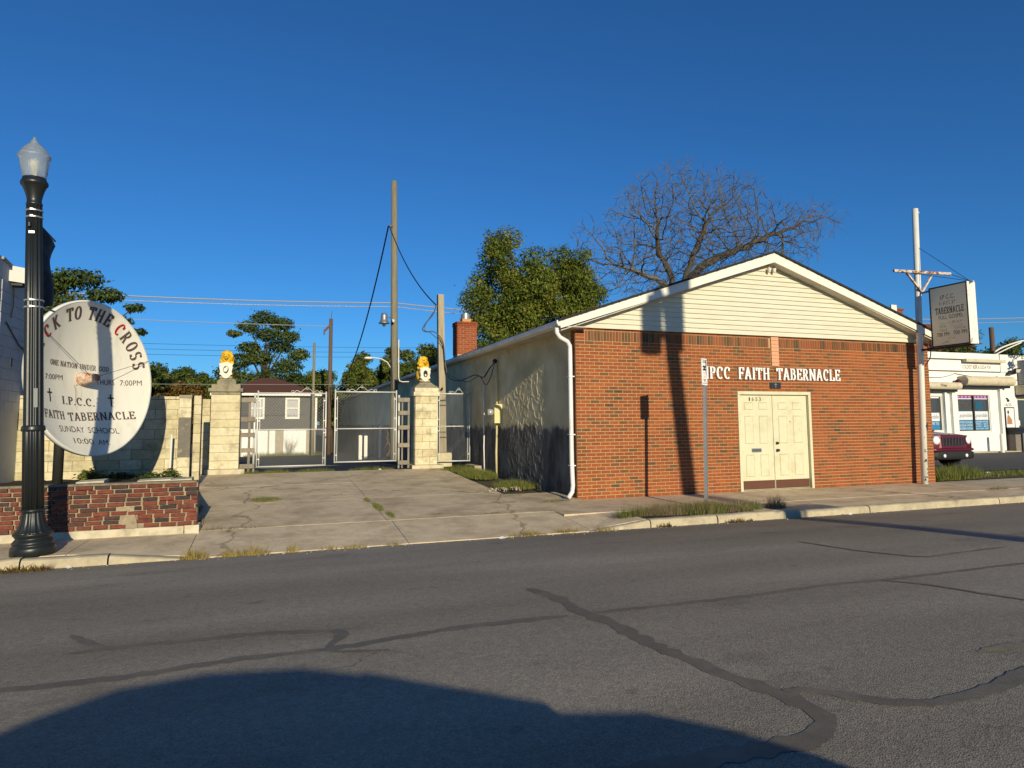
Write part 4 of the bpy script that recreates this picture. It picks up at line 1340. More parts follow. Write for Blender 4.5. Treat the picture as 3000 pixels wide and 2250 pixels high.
for u0, v0 in ((.52, -.225), (-.675, -.18)):
    q = [[(u0 - .012, v0 - .2), (u0 + .012, v0 - .2), (u0 + .012, v0), (u0 - .012, v0)], [(u0 - .055, v0 - .072), (u0 + .055, v0 - .072), (u0 + .055, v0 - .052), (u0 - .055, v0 - .052)]]
    part(dish, 'painted_cross', bowl_map(q, lambda x, y: (x, y)), m_black)

# ================================================================== block walls, pillars, lions, gates
BLK = [(0, (.50, .43, .26)), (.5, (.60, .53, .34)), (1, (.66, .60, .42))]
def block_mat():
    m = ramp_mat('painted_block', BLK, 'OBJ', rough=.85, speck=.10, sscale=14, bump=.004)
    nt = m.node_tree
    N, L = nt.nodes, nt.links
    b = N['Principled BSDF']
    src = b.inputs['Base Color'].links[0].from_socket
    geo = N.new('ShaderNodeNewGeometry')
    n = N.new('ShaderNodeTexNoise'); n.inputs['Scale'].default_value = 3.2; n.inputs['Detail'].default_value = 9; n.inputs['Roughness'].default_value = .72
    L.new(geo.outputs['Position'], n.inputs['Vector'])
    r = N.new('ShaderNodeMapRange'); r.inputs['From Min'].default_value = .5; r.inputs['From Max'].default_value = .68; r.inputs['To Max'].default_value = .75
    L.new(n.outputs['Fac'], r.inputs['Value'])
    mx = N.new('ShaderNodeMix'); mx.data_type = 'RGBA'
    L.new(r.outputs[0], mx.inputs['Factor']); L.new(src, mx.inputs['A']); mx.inputs['B'].default_value = (.27, .23, .14, 1)
    L.new(mx.outputs['Result'], b.inputs['Base Color'])
    return m
m_block = block_mat()
m_bj = mat('block_joint', (.30, .25, .15), rough=.95, var=.25, scale=9)
m_cap = mat('weathered_cap', (.34, .30, .20), rough=.95, var=.25, scale=5, bump=.006, bscale=40, dirt=(.13, .12, .085), dscale=5, damt=.8, dlo=.42, dhi=.62)
m_bare = mat('bare_cement', (.17, .155, .125), rough=.95, var=.3, scale=7, bump=.006, bscale=40, dirt=(.45, .40, .28), dscale=6, damt=.8, dlo=.58, dhi=.66)
def course(parent, x0, x1, y, z0, z1, bl=.40, shift=0.0, d=.08, jit=.003):
    x = x0 - shift
    while x < x1 - .02:
        a, b = max(x, x0), min(x + bl, x1)
        if b - a > .03:
            piece(parent, 'block', ((a + b) / 2, y + d / 2 + rnd.uniform(-jit, jit), (z0 + z1) / 2), (round(b - a - .008, 2), d, round(z1 - z0 - .008, 3)), m_block)
        x += bl
WY = 15.5
bw = thing('block_wall', (-3.5, WY + .1, .3), 'cream painted concrete block wall behind the dish sign', 'wall')
core = part(bw, 'wall_core', MB().box(-8, -1.872, WY + .012, WY + .2, .1, 1.965), m_bj)
for k in range(10):
    z1 = 1.97 - .205 * k
    course(core, -5.8, -1.874, WY, z1 - .205, z1, .41, .205 * (k % 2))
colp = part(bw, 'end_column', MB().box(-1.864, -1.640, WY - .05, WY + .22, .1, 1.995), m_bj)
for k in range(10):
    z1 = 2.0 - .205 * k
    if k in (2, 3, 4, 5):
        continue
    course(colp, -1.872, -1.632, WY - .065, z1 - .205, z1, .40, 0)
part(colp, 'bare_patch', MB().box(-1.868, -1.636, WY - .064, WY - .04, 2.0 - .205 * 6 + .004, 2.0 - .205 * 2 - .004), m_bare)
course(core, -5.8, -1.874, WY - .004, 1.972, 2.04, .33, .1)
part(bw, 'column_cap', MB().box(-1.874, -1.627, WY - .07, WY + .2, 2.002, 2.065), m_cap)
part(bw, 'column_foot', MB().box(-1.90, -1.61, WY - .12, WY + .2, .12, .34), m_block)

# short walls that step back to the left pillar
sb = thing('block_wall', (-1.55, 16.5, .2), 'narrow stepped block wall between the end column and the left pillar', 'wall')
s1 = part(sb, 'wall_core', MB().box(-1.588, -1.458, 15.512, 15.7, .1, 2.05), m_bj)
s2 = part(sb, 'wall_core', MB().box(-1.62, -1.46, 17.662, 17.9, .1, 2.05), m_bj)
for k in range(10):
    z1 = 2.06 - .2 * k
    course(s1, -1.598, -1.45, 15.50, z1 - .2, z1, .40)
    course(s2, -1.63, -1.455, 17.65, z1 - .2, z1, .40)

m_lion = mat('yellow_lion_paint', (.78, .47, .025), rough=.5, var=.12, scale=14, dirt=(.45, .22, .02), dscale=26, damt=.8)
m_shield = mat('white_shield_paint', (.76, .72, .60), rough=.55, var=.08, scale=12, dirt=(.5, .36, .15), dscale=9, damt=.5)
m_paw = mat('worn_paw', (.46, .34, .16), rough=.8, var=.25, scale=20)
def lion(x, y, z, label, turn, dark):
    t = thing('lion_statue', (x, y, z), label, 'statue', 'lion statues on the gate pillars', rot=(0, 0, turn))
    t.scale = (1.22, 1.15, 1.06)
    # seated body and maned head, grown together by a voxel remesh
    b = MB()
    b.ball((0, .10, .20), (.115, .13, .20), 14, 9).ball((0, .02, .36), (.115, .105, .13), 14, 9).ball((0, -.01, .50), (.125, .11, .125), 14, 9)
    b.ball((0, -.02, .60), (.095, .095, .075), 14, 9)
    b.ball((0, -.105, .525), (.062, .05, .062), 12, 8).ball((0, -.15, .495), (.04, .04, .036), 10, 7).ball((0, -.15, .46), (.026, .03, .02), 8, 6)
    b.ball((-.035, -.135, .555), (.022, .02, .018), 8, 6).ball((.035, -.135, .555), (.022, .02, .018), 8, 6)
    b.ball((-.075, -.04, .615), (.028, .02, .03), 8, 6).ball((.075, -.04, .615), (.028, .02, .03), 8, 6)
    g = random.Random(int(x * 10))
    for k in range(46):
        a = g.uniform(-1.15, 1.15) * pi
        zz = g.uniform(.36, .64)
        rr = .112 if zz < .56 else .092
        b.ball((rr * sin(a), -.01 - rr * .86 * cos(a) * (.75 if cos(a) > .5 else 1), zz), (.03, .03, .042), 7, 5)
    o = part(t, 'body', b, m_lion, smooth=True)
    rm = o.modifiers.new('join', 'REMESH')
    rm.mode = 'VOXEL'
    rm.voxel_size = .012
    rm.use_smooth_shade = True
    fm = flat('lion_face_brown', (.20, .085, .01), .6)  # dark brown of the eyes, nose and mouth
    for sx in (-1, 1):
        part(t, 'eye', MB().ball((sx * .034, -.152, .552), (.013, .010, .010), 8, 5), fm, smooth=True)
    part(t, 'nose', MB().ball((0, -.186, .505), (.018, .012, .012), 8, 5), fm, smooth=True)
    part(t, 'mouth', MB().bar((-.03, -.178, .472), (.03, -.178, .472), .012, .010), fm)
    sh = [(-.055, .36), (.055, .36), (.075, .34), (.135, .325), (.115, .28), (.125, .24), (.105, .14), (.12, .085), (.075, .05), (.045, .0), (0, -.01), (-.045, .0), (-.075, .05), (-.12, .085), (-.105, .14), (-.125, .24), (-.115, .28), (-.135, .325), (-.075, .34)]
    s = part(t, 'shield', MB().prism(sh, (0, -.11, .02), (1, 0, 0), (0, 0, 1), (0, -1, 0), -.03, .03), m_shield)
    part(s, 'emblem', MB().prism(arc(0, .19, .052, .09, 0, 345, 23), (0, -.14, .02), (1, 0, 0), (0, 0, 1), (0, -1, 0), -.002, .004), flat('emblem_black', (.02, .016, .016), .5))
    if dark:
        em = MB().prism([(-.012, .13), (.008, .12), (.02, .15), (.014, .175), (-.01, .185), (-.022, .165)], (0, -.145, .02), (1, 0, 0), (0, 0, 1), (0, -1, 0), 0, .003)
    else:
        em = MB().prism([(-.035, .135), (-.015, .155), (.0, .135), (.02, .16), (.035, .20), (.03, .255), (.005, .268), (-.005, .235), (-.03, .225), (-.04, .19)], (0, -.145, .02), (1, 0, 0), (0, 0, 1), (0, -1, 0), 0, .003)
        em.prism(arc(-.008, .21, .012, .018, 0, 330, 11), (0, -.1485, .02), (1, 0, 0), (0, 0, 1), (0, -1, 0), 0, .0015)
    part(s, 'beast_figure', em, m_shield)
    for sx in (-1, 1):
        part(t, 'paw', MB().ball((sx * .085, -.09, .03), (.045, .06, .035), 10, 7).ball((sx * .085, -.135, .022), (.03, .03, .024), 8, 6), m_paw, smooth=True)
    return t

def pillar(x0, x1, zb, label, kind):
    xm, w = (x0 + x1) / 2, x1 - x0
    y0 = 17.6
    p = thing('gate_pillar', (xm, y0 + w / 2, zb), label, 'pillar', 'gate pillars')
    c = part(p, 'pillar_core', MB().box(x0 + .012, x1 - .012, y0 + .012, y0 + w - .012, zb + .05, 2.20), m_bj)
    nrow = 9
    h = (2.165 - zb - .11) / nrow
    for k in range(nrow):
        z1 = 2.165 - h * k
        course(c, x0, x1, y0, z1 - h, z1, .40 if kind else .9, .2 * (k % 2) if kind else 0)
        for xx in (x0, x1 - .08):
            piece(c, 'block', (xx + .04, y0 + .08 + (w - .08) / 2 + .002, z1 - h / 2), (.08, round(w - .092, 2), round(h - .008, 3)), m_block)
    part(p, 'foot_slab', MB().box(x0 - .09, x1 + (.16 if kind else .14), y0 - .08, y0 + w + .08, zb - .12, zb + .105), m_foot)
    if kind:
        part(p, 'cap_slab', MB().box(x0 - .05, x1 + .05, y0 - .05, y0 + w + .05, 2.17, 2.275), m_block)
        part(p, 'cap_slab', MB().box(x0 - .015, x1 + .03, y0 - .02, y0 + w + .02, 2.28, 2.385), m_block)
        P = [(x0 - .01, 2.388), (x1 + .025, 2.388), (xm + .13, 2.545), (xm + .08, 2.56), (xm - .12, 2.56), (xm - .16, 2.545), (x0 + .08, 2.45)]
        mb = MB()
        A = [(x0 - .012, y0 - .018), (x1 + .028, y0 - .018), (x1 + .028, y0 + w + .018), (x0 - .012, y0 + w + .018)]
        lv = [(0, 2.387), (.03, 2.42), (.12, 2.49), (.17, 2.535), (.20, 2.55)]
        vs, fs = [], []
        for ins, z in lv:
            vs += [(A[0][0] + ins, A[0][1] + ins, z), (A[1][0] - ins, A[1][1] + ins, z), (A[2][0] - ins, A[2][1] - ins, z), (A[3][0] + ins, A[3][1] - ins, z)]
        for k in range(len(lv) - 1):
            fs += [(4 * k + i, 4 * k + (i + 1) % 4, 4 * k + 4 + (i + 1) % 4, 4 * k + 4 + i) for i in range(4)]
        fs.append(tuple(4 * (len(lv) - 1) + i for i in range(4)))
        part(p, 'cap_hood', mb.add(vs, fs), m_cap)
    else:
        part(p, 'cap_slab', MB().box(x0 + .0, x1 - .0, y0 - .01, y0 + w, 2.168, 2.235), m_cap)
        part(p, 'cap_slab', MB().box(x0 - .06, x1 + .06, y0 - .06, y0 + w + .06, 2.238, 2.325), m_cap)
        part(p, 'cap_slab', MB().box(x0 + .005, x1 - .005, y0 - .012, y0 + w, 2.328, 2.42), m_cap)
        part(p, 'cap_hood', MB().box(x0 + .12, x1 - .11, y0 + .06, y0 + w - .06, 2.423, 2.50).hexa([(x0 + .12, y0 + .06, 2.502), (x1 - .11, y0 + .06, 2.502), (x1 - .11, y0 + w - .06, 2.502), (x0 + .12, y0 + w - .06, 2.502)], [(x0 + .19, y0 + .13, 2.565), (x1 - .18, y0 + .13, 2.565), (x1 - .18, y0 + w - .13, 2.565), (x0 + .19, y0 + w - .13, 2.565)]), m_cap)
    return p
pillar(-1.445, -.785, .26, 'left cream block gate pillar with a yellow-maned lion on its flat cap', 0)
pillar(3.54, 4.14, .23, 'right cream block gate pillar with a hooded cap under the second lion', 1)
lion(-1.13, 17.90, 2.565, 'yellow and white lion statue with shield on the left gate pillar', radians(-4), False)
lion(3.80, 17.88, 2.55, 'yellow and white lion statue with dark oval shield on the right gate pillar', radians(14), True)

m_galv = mat('pale_gate_pipe', (.62, .62, .58), rough=.5, var=.1, scale=9, metal=.15, dirt=(.25, .18, .12), dscale=9, damt=.5, dlo=.58, dhi=.75)
m_wire = mat('chain_link_wire', (.30, .30, .29), rough=.5, var=.1, metal=.3)
GY = 17.92
def chain_link(x0, x1, z0, z1, y, p=.055, r=.0022):
    mb = MB()
    for sgn in (1, -1):
        c = z0 - x1 if sgn > 0 else z0 + x0
        end = z1 - x0 if sgn > 0 else z1 + x1
        c += p * .5
        while c < end:
            # z = sgn*x + c clipped to the rectangle
            pts = []
            if sgn > 0:
                xa, xb = max(x0, z0 - c), min(x1, z1 - c)
            else:
                xa, xb = max(x0, c - z1), min(x1, c - z0)
            if xb - xa > .01:
                dy = .003 * sgn
                a, b = Vector((xa, y + dy, sgn * xa + c)), Vector((xb, y + dy, sgn * xb + c))
                mb.tube([a, b], r, 4, False)
            c += p * 1.41
    return mb
def gate(name, loc, label, x0, x1, zb, zt, mid, top_scroll, posts=None):
    t = thing(name, (loc, GY, zb), label, 'gate', 'chain-link gates')
    R = .021
    f = part(t, 'gate_frame', MB().cyl((x0, GY, zb - .02), (x0 + .0, GY, zt + .06), R, 10).cyl((x1, GY, zb - .02), (x1, GY, zt + .05), R, 10), m_galv, smooth=True)
    part(t, 'top_rail', MB().cyl((x0, GY, zt), (x1, GY, zt), R * .9, 10), m_galv, smooth=True)
    part(t, 'bottom_rail', MB().cyl((x0, GY, zb), (x1, GY, zb), R * .9, 10), m_galv, smooth=True)
    part(t, 'middle_rail', MB().cyl((x0, GY, mid), (x1, GY, mid), R * .7, 8), m_galv, smooth=True)
    part(t, 'chain_link', chain_link(x0 + .06, x1 - .06, zb + .02, zt - .03, GY), m_wire, kind='stuff')
    for sx in (x0 + .055, x1 - .055):
        part(t, 'tension_bar', MB().box(sx - .005, sx + .005, GY - .006, GY + .006, zb + .03, zt - .12), m_galv)
    for sx, s in ((x0, 1), (x1, -1)):
        for q in (.1, .45, .62, .9):
            z = zb + (zt - zb) * q
            part(t, 'clip', MB().box(min(sx, sx + s * .06), max(sx, sx + s * .06), GY - .014, GY + .014, z - .012, z + .012), m_galv)
    if top_scroll:
        c = (x0 + x1) / 2 + top_scroll[0]
        w = top_scroll[1]
        mb = MB()
        for s in (-1, 1):
            pts = [(c + s * w * k / 12, GY, zt + .03 + .075 * (1 - k / 12) ** 1.4 + .03 * sin(k * .9)) for k in range(13)]
            mb.tube(pts, .006, 5)
            mb.tube([(c + s * w + .03 * cos(a), GY, zt + .045 + .03 * sin(a)) for a in [k * .6 for k in range(11)]], .006, 5)
        mb.tube([(c + .028 * cos(a), GY, zt + .135 + .028 * sin(a)) for a in [k * .6 for k in range(11)]], .006, 5)
        part(t, 'scroll_top', mb, m_galv)
    return t
gate('gate_leaf', .43, 'left leaf of the double chain-link gate beside the left pillar', -.385, 1.265, .385, 2.225, 1.30, (.35, .35))
gate('gate_leaf', 2.29, 'right leaf of the double chain-link gate nearer the wooden pole', 1.50, 3.09, .45, 2.275, 1.31, (-.12, .36))
gate('side_gate', 4.75, 'narrow chain-link walk gate between right pillar and church wall', 4.215, 5.13, .40, 2.245, 1.35, (.15, .25))
m_wood = mat('grey_weathered_wood', (.25, .215, .165), rough=.9, var=.3, scale=4, stretch=(6, 6, 1), bump=.003, bscale=60, rnd_obj=.12)
def rack(label, x0, x1, posts, white, zs):
    t = thing('wooden_rail_panel', ((x0 + x1) / 2, GY, .3), label, 'fence panel', 'wooden rail panels beside the gates')
    for z in zs:
        part(t, 'rail', MB().box(x0, x1, GY - .075, GY - .035, z - .055, z + .055), m_wood)
    for px, w in posts:
        part(t, 'upright', MB().box(px - w / 2, px + w / 2, GY - .03, GY + .04, .25, 2.12), m_wood)
    part(t, 'steel_post', MB().cyl((white, GY + .02, .2), (white, GY + .02, 2.2), .028, 10), m_galv, smooth=True)
    return t
rack('weathered wooden rail panel between left pillar and left gate leaf', -.77, -.44, [(-.57, .055)], -.455, [.41, .80, 1.18, 1.57, 2.05])
rack('weathered wooden rail panel between right gate leaf and right pillar', 3.13, 3.44, [(3.25, .04), (3.42, .05)], 3.165, [.40, .86, 1.33, 1.72, 2.07])
solo('chain_lock', MB().tube([(1.26 + .12 * sin(a * .8) + .02 * a, GY - .03 - .015 * cos(a * 2), 1.33 - .05 * a + .03 * sin(3 * a)) for a in [k * .4 for k in range(14)]], .014, 6), mat('rusty_chain', (.13, .06, .035), var=.4, scale=30), 'rusty chain holding the two gate leaves together', 'chain')
# ================================================================== behind the gate
m_pole = mat('grey_pole_wood', (.215, .19, .125), rough=.9, var=.3, scale=3, stretch=(8, 8, .6), bump=.006, bscale=30)
m_pole2 = mat('brown_pole_wood', (.125, .085, .060), rough=.9, var=.3, scale=3, stretch=(8, 8, .6))
m_cable = flat('black_cable', (.012, .012, .014), .5)
m_cable2 = flat('sun_toned_cable', (.50, .52, .54), .4, .5)  # pale base colour carries the sunlit look of the far cables
def pole(name, label, x, y, z0, z1, r0, r1, m, lean=(0, 0)):
    t = thing(name, (x, y, z0), label, 'utility pole')
    part(t, 'pole', MB().tube([(x, y, z0), (x + lean[0] * .5, y + lean[1] * .5, (z0 + z1) / 2), (x + lean[0], y + lean[1], z1)], [r0, (r0 + r1) / 2, r1], 14), m, smooth=True)
    return t
tp = pole('utility_pole', 'tall grey wooden pole with bell lamp behind the right gate leaf', 4.42, 26, -.3, 11.1, .155, .115, m_pole, (-.1, 0))
bl = part(tp, 'lamp_bracket', MB().tube([(4.3, 25.95, 5.55), (4.1, 25.9, 5.58), (3.97, 25.9, 5.58)], .022, 8), m_grey_metal)
part(tp, 'bell_lamp', MB().lathe([(.05, .42), (.11, .40), (.125, .30), (.135, .16), (.16, .08), (.21, .03), (.215, 0), (.07, -.01), (.06, -.10), (.02, -.12)][::-1], 20, (3.96, 25.9, 5.32)), m_grey_metal, smooth=True)
part(tp, 'security_camera', MB().cyl((4.30, 25.84, 5.48), (4.28, 25.68, 5.40), .05, 10).ball((4.28, 25.66, 5.39), .055, 10, 7), m_white, smooth=True)
part(tp, 'conduit', MB().tube([(4.53, 25.86, 4.7), (4.54, 25.86, 3.2), (4.58, 25.86, 3.08), (4.70, 25.86, 3.05), (5.4, 25.9, 3.08)], .022, 8), m_white, smooth=True)
part(tp, 'insulator', MB().cyl((4.25, 25.9, 9.25), (4.1, 25.85, 9.2), .05, 8), m_grey_metal)
sp = pole('service_post', 'short square wooden post holding black cables beside the church wall', 4.53, 18.62, .2, 5.14, .01, .01, m_pole)
bpy.data.objects.remove(sp.children[0])
m_post4 = mat('pale_square_post', (.36, .31, .215), rough=.9, var=.25, scale=3, stretch=(8, 8, .6), bump=.005, bscale=30)
part(sp, 'post', MB().hexa([(4.43, 18.52, .2), (4.64, 18.52, .2), (4.64, 18.72, .2), (4.43, 18.72, .2)], [(4.37, 18.52, 5.14), (4.54, 18.52, 5.14), (4.54, 18.7, 5.14), (4.37, 18.7, 5.14)]), m_post4)
part(sp, 'small_camera', MB().cyl((4.49, 18.5, 2.42), (4.46, 18.40, 2.40), .032, 8), m_black)
part(sp, 'hook', MB().cyl((4.40, 18.55, 4.78), (4.30, 18.5, 4.80), .015, 6), m_grey_metal)
part(sp, 'strap', MB().box(4.40, 4.62, 18.505, 18.53, 1.92, 1.96).box(4.41, 4.63, 18.505, 18.53, 1.02, 1.05), m_black)
solo('concrete_block', MB().box(4.25, 4.66, 18.05, 18.35, .18, .62), m_block, 'pale concrete block on the ground behind the narrow gate', 'block')

def hang(p, q, sag, n=24):
    p, q = Vector(p), Vector(q)
    return [tuple(p + (q - p) * (i / n) + Vector((0, 0, -4 * sag * (i / n) * (1 - i / n)))) for i in range(n + 1)]
def wire(label, pts, r, m=None, n=5):
    return solo('overhead_wire', MB().tube(pts, r, n), m or m_cable, label, 'wire')
wire('black twisted cable falling from the tall pole to the short post', hang((4.12, 25.85, 9.2), (4.30, 18.5, 4.82), .35), .020)
lp = [(4.30, 18.5, 4.80), (4.22, 18.48, 4.55), (4.02, 18.45, 4.30), (3.90, 18.44, 4.10), (4.00, 18.44, 4.02), (4.25, 18.42, 4.02), (4.48, 18.40, 3.75), (4.55, 18.40, 3.2), (4.62, 18.3, 2.75), (4.80, 17.8, 2.60), (4.98, 16.9, 2.70), (5.10, 16.5, 2.62), (5.18, 16.2, 2.84), (5.23, 15.97, 2.96)]
def smooth_pts(P, k=6):
    P = [Vector(p) for p in P]
    out = []
    for i in range(len(P) - 1):
        a, b, c, d = P[max(i - 1, 0)], P[i], P[i + 1], P[min(i + 2, len(P) - 1)]
        for j in range(k):
            t = j / k
            out.append(tuple(.5 * ((2 * b) + (c - a) * t + (2 * a - 5 * b + 4 * c - d) * t * t + (3 * b - a - 3 * c + d) * t ** 3)))
    out.append(tuple(P[-1]))
    return out
wire('black service cable looping from the short post to the church wall', smooth_pts(lp), .016)
lp2 = [(4.22, 18.5, 4.6), (3.95, 18.46, 4.12), (4.15, 18.43, 3.98), (4.5, 18.4, 3.6), (4.58, 18.4, 2.9), (4.88, 17.4, 2.55), (5.04, 16.7, 2.66), (5.12, 16.4, 2.42), (5.18, 16.2, 2.55), (5.23, 15.97, 2.92)]
wire('second thinner service cable drooping below the first at the church wall', smooth_pts(lp2), .010)
wire('black cable hanging from the tall pole down to the brown far pole', hang((4.08, 25.85, 9.2), (3.55, 46.9, 3.9), 2.1, 30), .030)

pA = pole('utility_pole', 'brown wooden utility pole in the distance between the gate leaves', 3.55, 47, -1.2, 8.65, .15, .12, m_pole2)
part(pA, 'crossarm', MB().bar((3.1, 47, 7.75), (3.62, 46.9, 8.35), .12, .14).bar((3.12, 46.9, 7.85), (3.1, 46.9, 7.5), .1, .1), m_pole2)
part(pA, 'wire_hook', MB().cyl((3.56, 47, 8.6), (3.6, 47, 9.2), .02, 6), m_pole2)
pB = pole('utility_pole', 'thin pale leaning pole beyond the grey house corner', 2.32, 44, -1.0, 6.6, .10, .075, m_pole)
pC = pole('utility_pole', 'dark brown utility pole rising behind the church eave', 7.95, 47.5, -1, 10.7, .15, .11, m_pole2, (-.1, 0))
part(pC, 'street_light_arm', MB().tube([(7.9, 47.4, 5.1), (7.5, 47.3, 5.75), (7.0, 47.2, 6.0), (6.3, 47.1, 6.05)], .04, 8), m_white, smooth=True)
part(pC, 'street_light_head', MB().ball((6.15, 47.1, 6.0), (.32, .14, .10), 12, 7), m_white, smooth=True)
part(pC, 'cable_box', MB().box(7.75, 8.0, 47.2, 47.35, 6.6, 7.6), m_black)
wire('thick bright trunk cable crossing the whole sky behind the lamp post', hang((-40, 47, 10.6), (8.0, 47.4, 10.05), .75, 40), .05, m_cable2)
wire('second bright cable just below the thick trunk cable', hang((-40, 47.1, 10.3), (8.0, 47.5, 9.80), .75, 40), .03, m_cable2)
wire('bright cable running on from the dark pole towards the green tree', hang((8.0, 47.4, 10.05), (34, 47.5, 10.6), .55, 30), .05, m_cable2)
wire('second bright cable running on below towards the green tree', hang((8.0, 47.5, 9.80), (34, 47.6, 10.2), .6, 30), .03, m_cable2)
wire('thin bright cable between far left tree and brown far pole', hang((-30, 46, 8.3), (3.5, 46.9, 8.1), .2, 30), .022, m_cable2)
for k, z in enumerate((7.45, 7.03, 6.61)):
    wire(('topmost', 'middle', 'lowest')[k] + ' of three thin dark lines strung low across the far trees', hang((-40, 58, z + .9), (14, 58, z + .7), .5, 30), .013)
wire('thin pale wire stretched just above the gate level across the lot', hang((-30, 40, 3.75), (5.4, 40, 3.75), .15, 20), .010, m_cable2)

# --- grey house with brown hip roof
m_gsid = mat('grey_siding', (.115, .112, .105), rough=.8, var=.08, scale=3)
m_wwall = mat('white_garage_wall', (.74, .74, .70), rough=.7, var=.06, scale=2)
m_beige = mat('beige_pier', (.36, .32, .24), rough=.9, var=.15, scale=5)
m_broof = mat('brown_shingle', (.115, .048, .030), rough=.9, var=.25, scale=12, bump=.01, bscale=20)
m_pane = mat('dark_pane', (.05, .055, .06), rough=.08, var=.1, spec=.8)
m_pane2 = mat('curtained_pane', (.34, .34, .33), rough=.25, var=.25, scale=9, spec=.6)
HY = 46.0
hs = thing('grey_house', (.0, HY + 3, -.5), 'grey sided house with brown hip roof and white lower storey beyond the gates', 'house')
wins = [(.80, 1.46, 1.90, 3.02), (-1.36, -.70, 1.90, 3.02)]
part(hs, 'wall', boxes_with_holes(-3.4, 2.62, 1.12, 3.28, wins, HY, HY + .2).box(-3.4, -3.2, HY + .21, HY + 7, 1.12, 3.28).box(2.42, 2.62, HY + .21, HY + 7, 1.12, 3.28), m_gsid)
for z in [1.12 + .2 * k for k in range(11)]:
    if 1.85 < z < 3.0:
        for xa, xb in ((-3.42, -1.50), (-.56, .66), (1.60, 2.6)):
            part(hs, 'siding_board', MB().box(xa, xb, HY - .022, HY - .001, z, z + .19), m_gsid)
        continue
    part(hs, 'siding_board', MB().hexa([(-3.42, HY - .028, z), (2.6, HY - .028, z), (2.6, HY - .001, z), (-3.42, HY - .001, z)], [(-3.42, HY - .01, z + .196), (2.6, HY - .01, z + .196), (2.6, HY - .001, z + .196), (-3.42, HY - .001, z + .196)]), m_gsid)
part(hs, 'corner_board', MB().box(2.55, 2.68, HY - .05, HY + .06, 1.1, 3.3), m_white)
part(hs, 'eave_board', MB().box(-3.8, 2.95, HY - .42, HY - .36, 3.26, 3.42), m_white)
part(hs, 'roof', MB().add([(-3.85, HY - .4, 3.41), (3.0, HY - .4, 3.41), (3.0, HY + 7.4, 3.41), (-3.85, HY + 7.4, 3.41), (-.9, HY + 3.3, 4.62), (.1, HY + 3.3, 4.62)], [(0, 1, 5, 4), (1, 2, 5), (2, 3, 4, 5), (3, 0, 4), (3, 2, 1, 0)]), m_broof)
for x0, x1, z0, z1 in wins:
    w = part(hs, 'window', MB().box(x0 - .12, x1 + .12, HY - .05, HY - .005, z0 - .14, z0).box(x0 - .12, x1 + .12, HY - .05, HY - .005, z1, z1 + .12).box(x0 - .12, x0 - .002, HY - .049, HY - .005, z0 + .002, z1 - .002).box(x1 + .002, x1 + .12, HY - .049, HY - .005, z0 + .002, z1 - .002).box(x0, x1, HY + .0, HY + .05, (z0 + z1) / 2 - .04, (z0 + z1) / 2 + .04), m_white)
    part(w, 'pane', MB().box(x0, x1, HY + .06, HY + .08, (z0 + z1) / 2 + .041, z1), m_pane2)
    part(w, 'pane', MB().box(x0, x1, HY + .06, HY + .08, z0, (z0 + z1) / 2 - .041), m_pane2)
part(hs, 'lower_wall', MB().box(-3.4, 2.62, HY + .02, HY + .2, -.9, 1.11), m_beige)
for x0, x1 in ((-3.3, -2.0), (-1.9, -.35), (-.25, .1), (.62, 2.02)):
    part(hs, 'garage_door', MB().box(x0, x1, HY - .03, HY + .015, -.8, 1.02), m_wwall)
part(hs, 'sill_beam', MB().box(-3.4, 2.64, HY - .05, HY + .015, 1.03, 1.115), m_wwall)

sticks = MB()
g = random.Random(4)
for k in range(16):
    x, z = .95 + g.uniform(-.12, .12), -.55
    a = g.gauss(0, .35)
    p = Vector((x, 45.2, z)); d = Vector((sin(a), g.uniform(-.1, .1), cos(a)))
    q = p + d * g.uniform(.7, 1.4)
    sticks.tube([p, (p + q) / 2 + Vector((g.uniform(-.06, .06), 0, 0)), q], [.012, .009, .004], 4)
    for s in (-1, 1):
        m_ = p + (q - p) * g.uniform(.4, .8)
        sticks.tube([m_, m_ + Vector((s * .18, 0, .22))], [.007, .003], 4)
solo('dead_weed', sticks, mat('dead_weed', (.20, .17, .12), var=.2), 'tall leafless weed in front of the white garage wall', 'weed')
for i, (x, lab) in enumerate(((3.55, 'left one of two short white boards leaning at the far church wall'), (3.78, 'right one of two short white boards leaning at the far church wall'))):
    solo('white_board', MB().box(x - .07, x + .07, 29.5, 29.56, z_lot(29.5) - .02, z_lot(29.5) + (1.02 if i else 1.04)), m_white, lab, 'board', 'white boards at the far wall')
vp = MB().cyl((4.35, 29.2, z_lot(29.2)), (4.35, 29.2, 1.35), .05, 10).cyl((4.35, 29.2, 1.35), (4.35, 29.2, 1.55), .02, 8)
solo('white_pipe', vp, m_white, 'white pipe with tap standing by the far church wall', 'pipe')
solo('garden_hose', MB().tube(smooth_pts([(4.4, 29.1, 1.1), (4.6, 29.05, 1.15), (4.66, 29.05, .7), (4.5, 29.05, .3), (4.62, 29.05, .05), (4.75, 29.05, .4), (4.55, 29.05, .9)]), .025, 6), mat('brown_hose', (.10, .06, .04), var=.2), 'brown garden hose looped on the white tap pipe', 'hose')

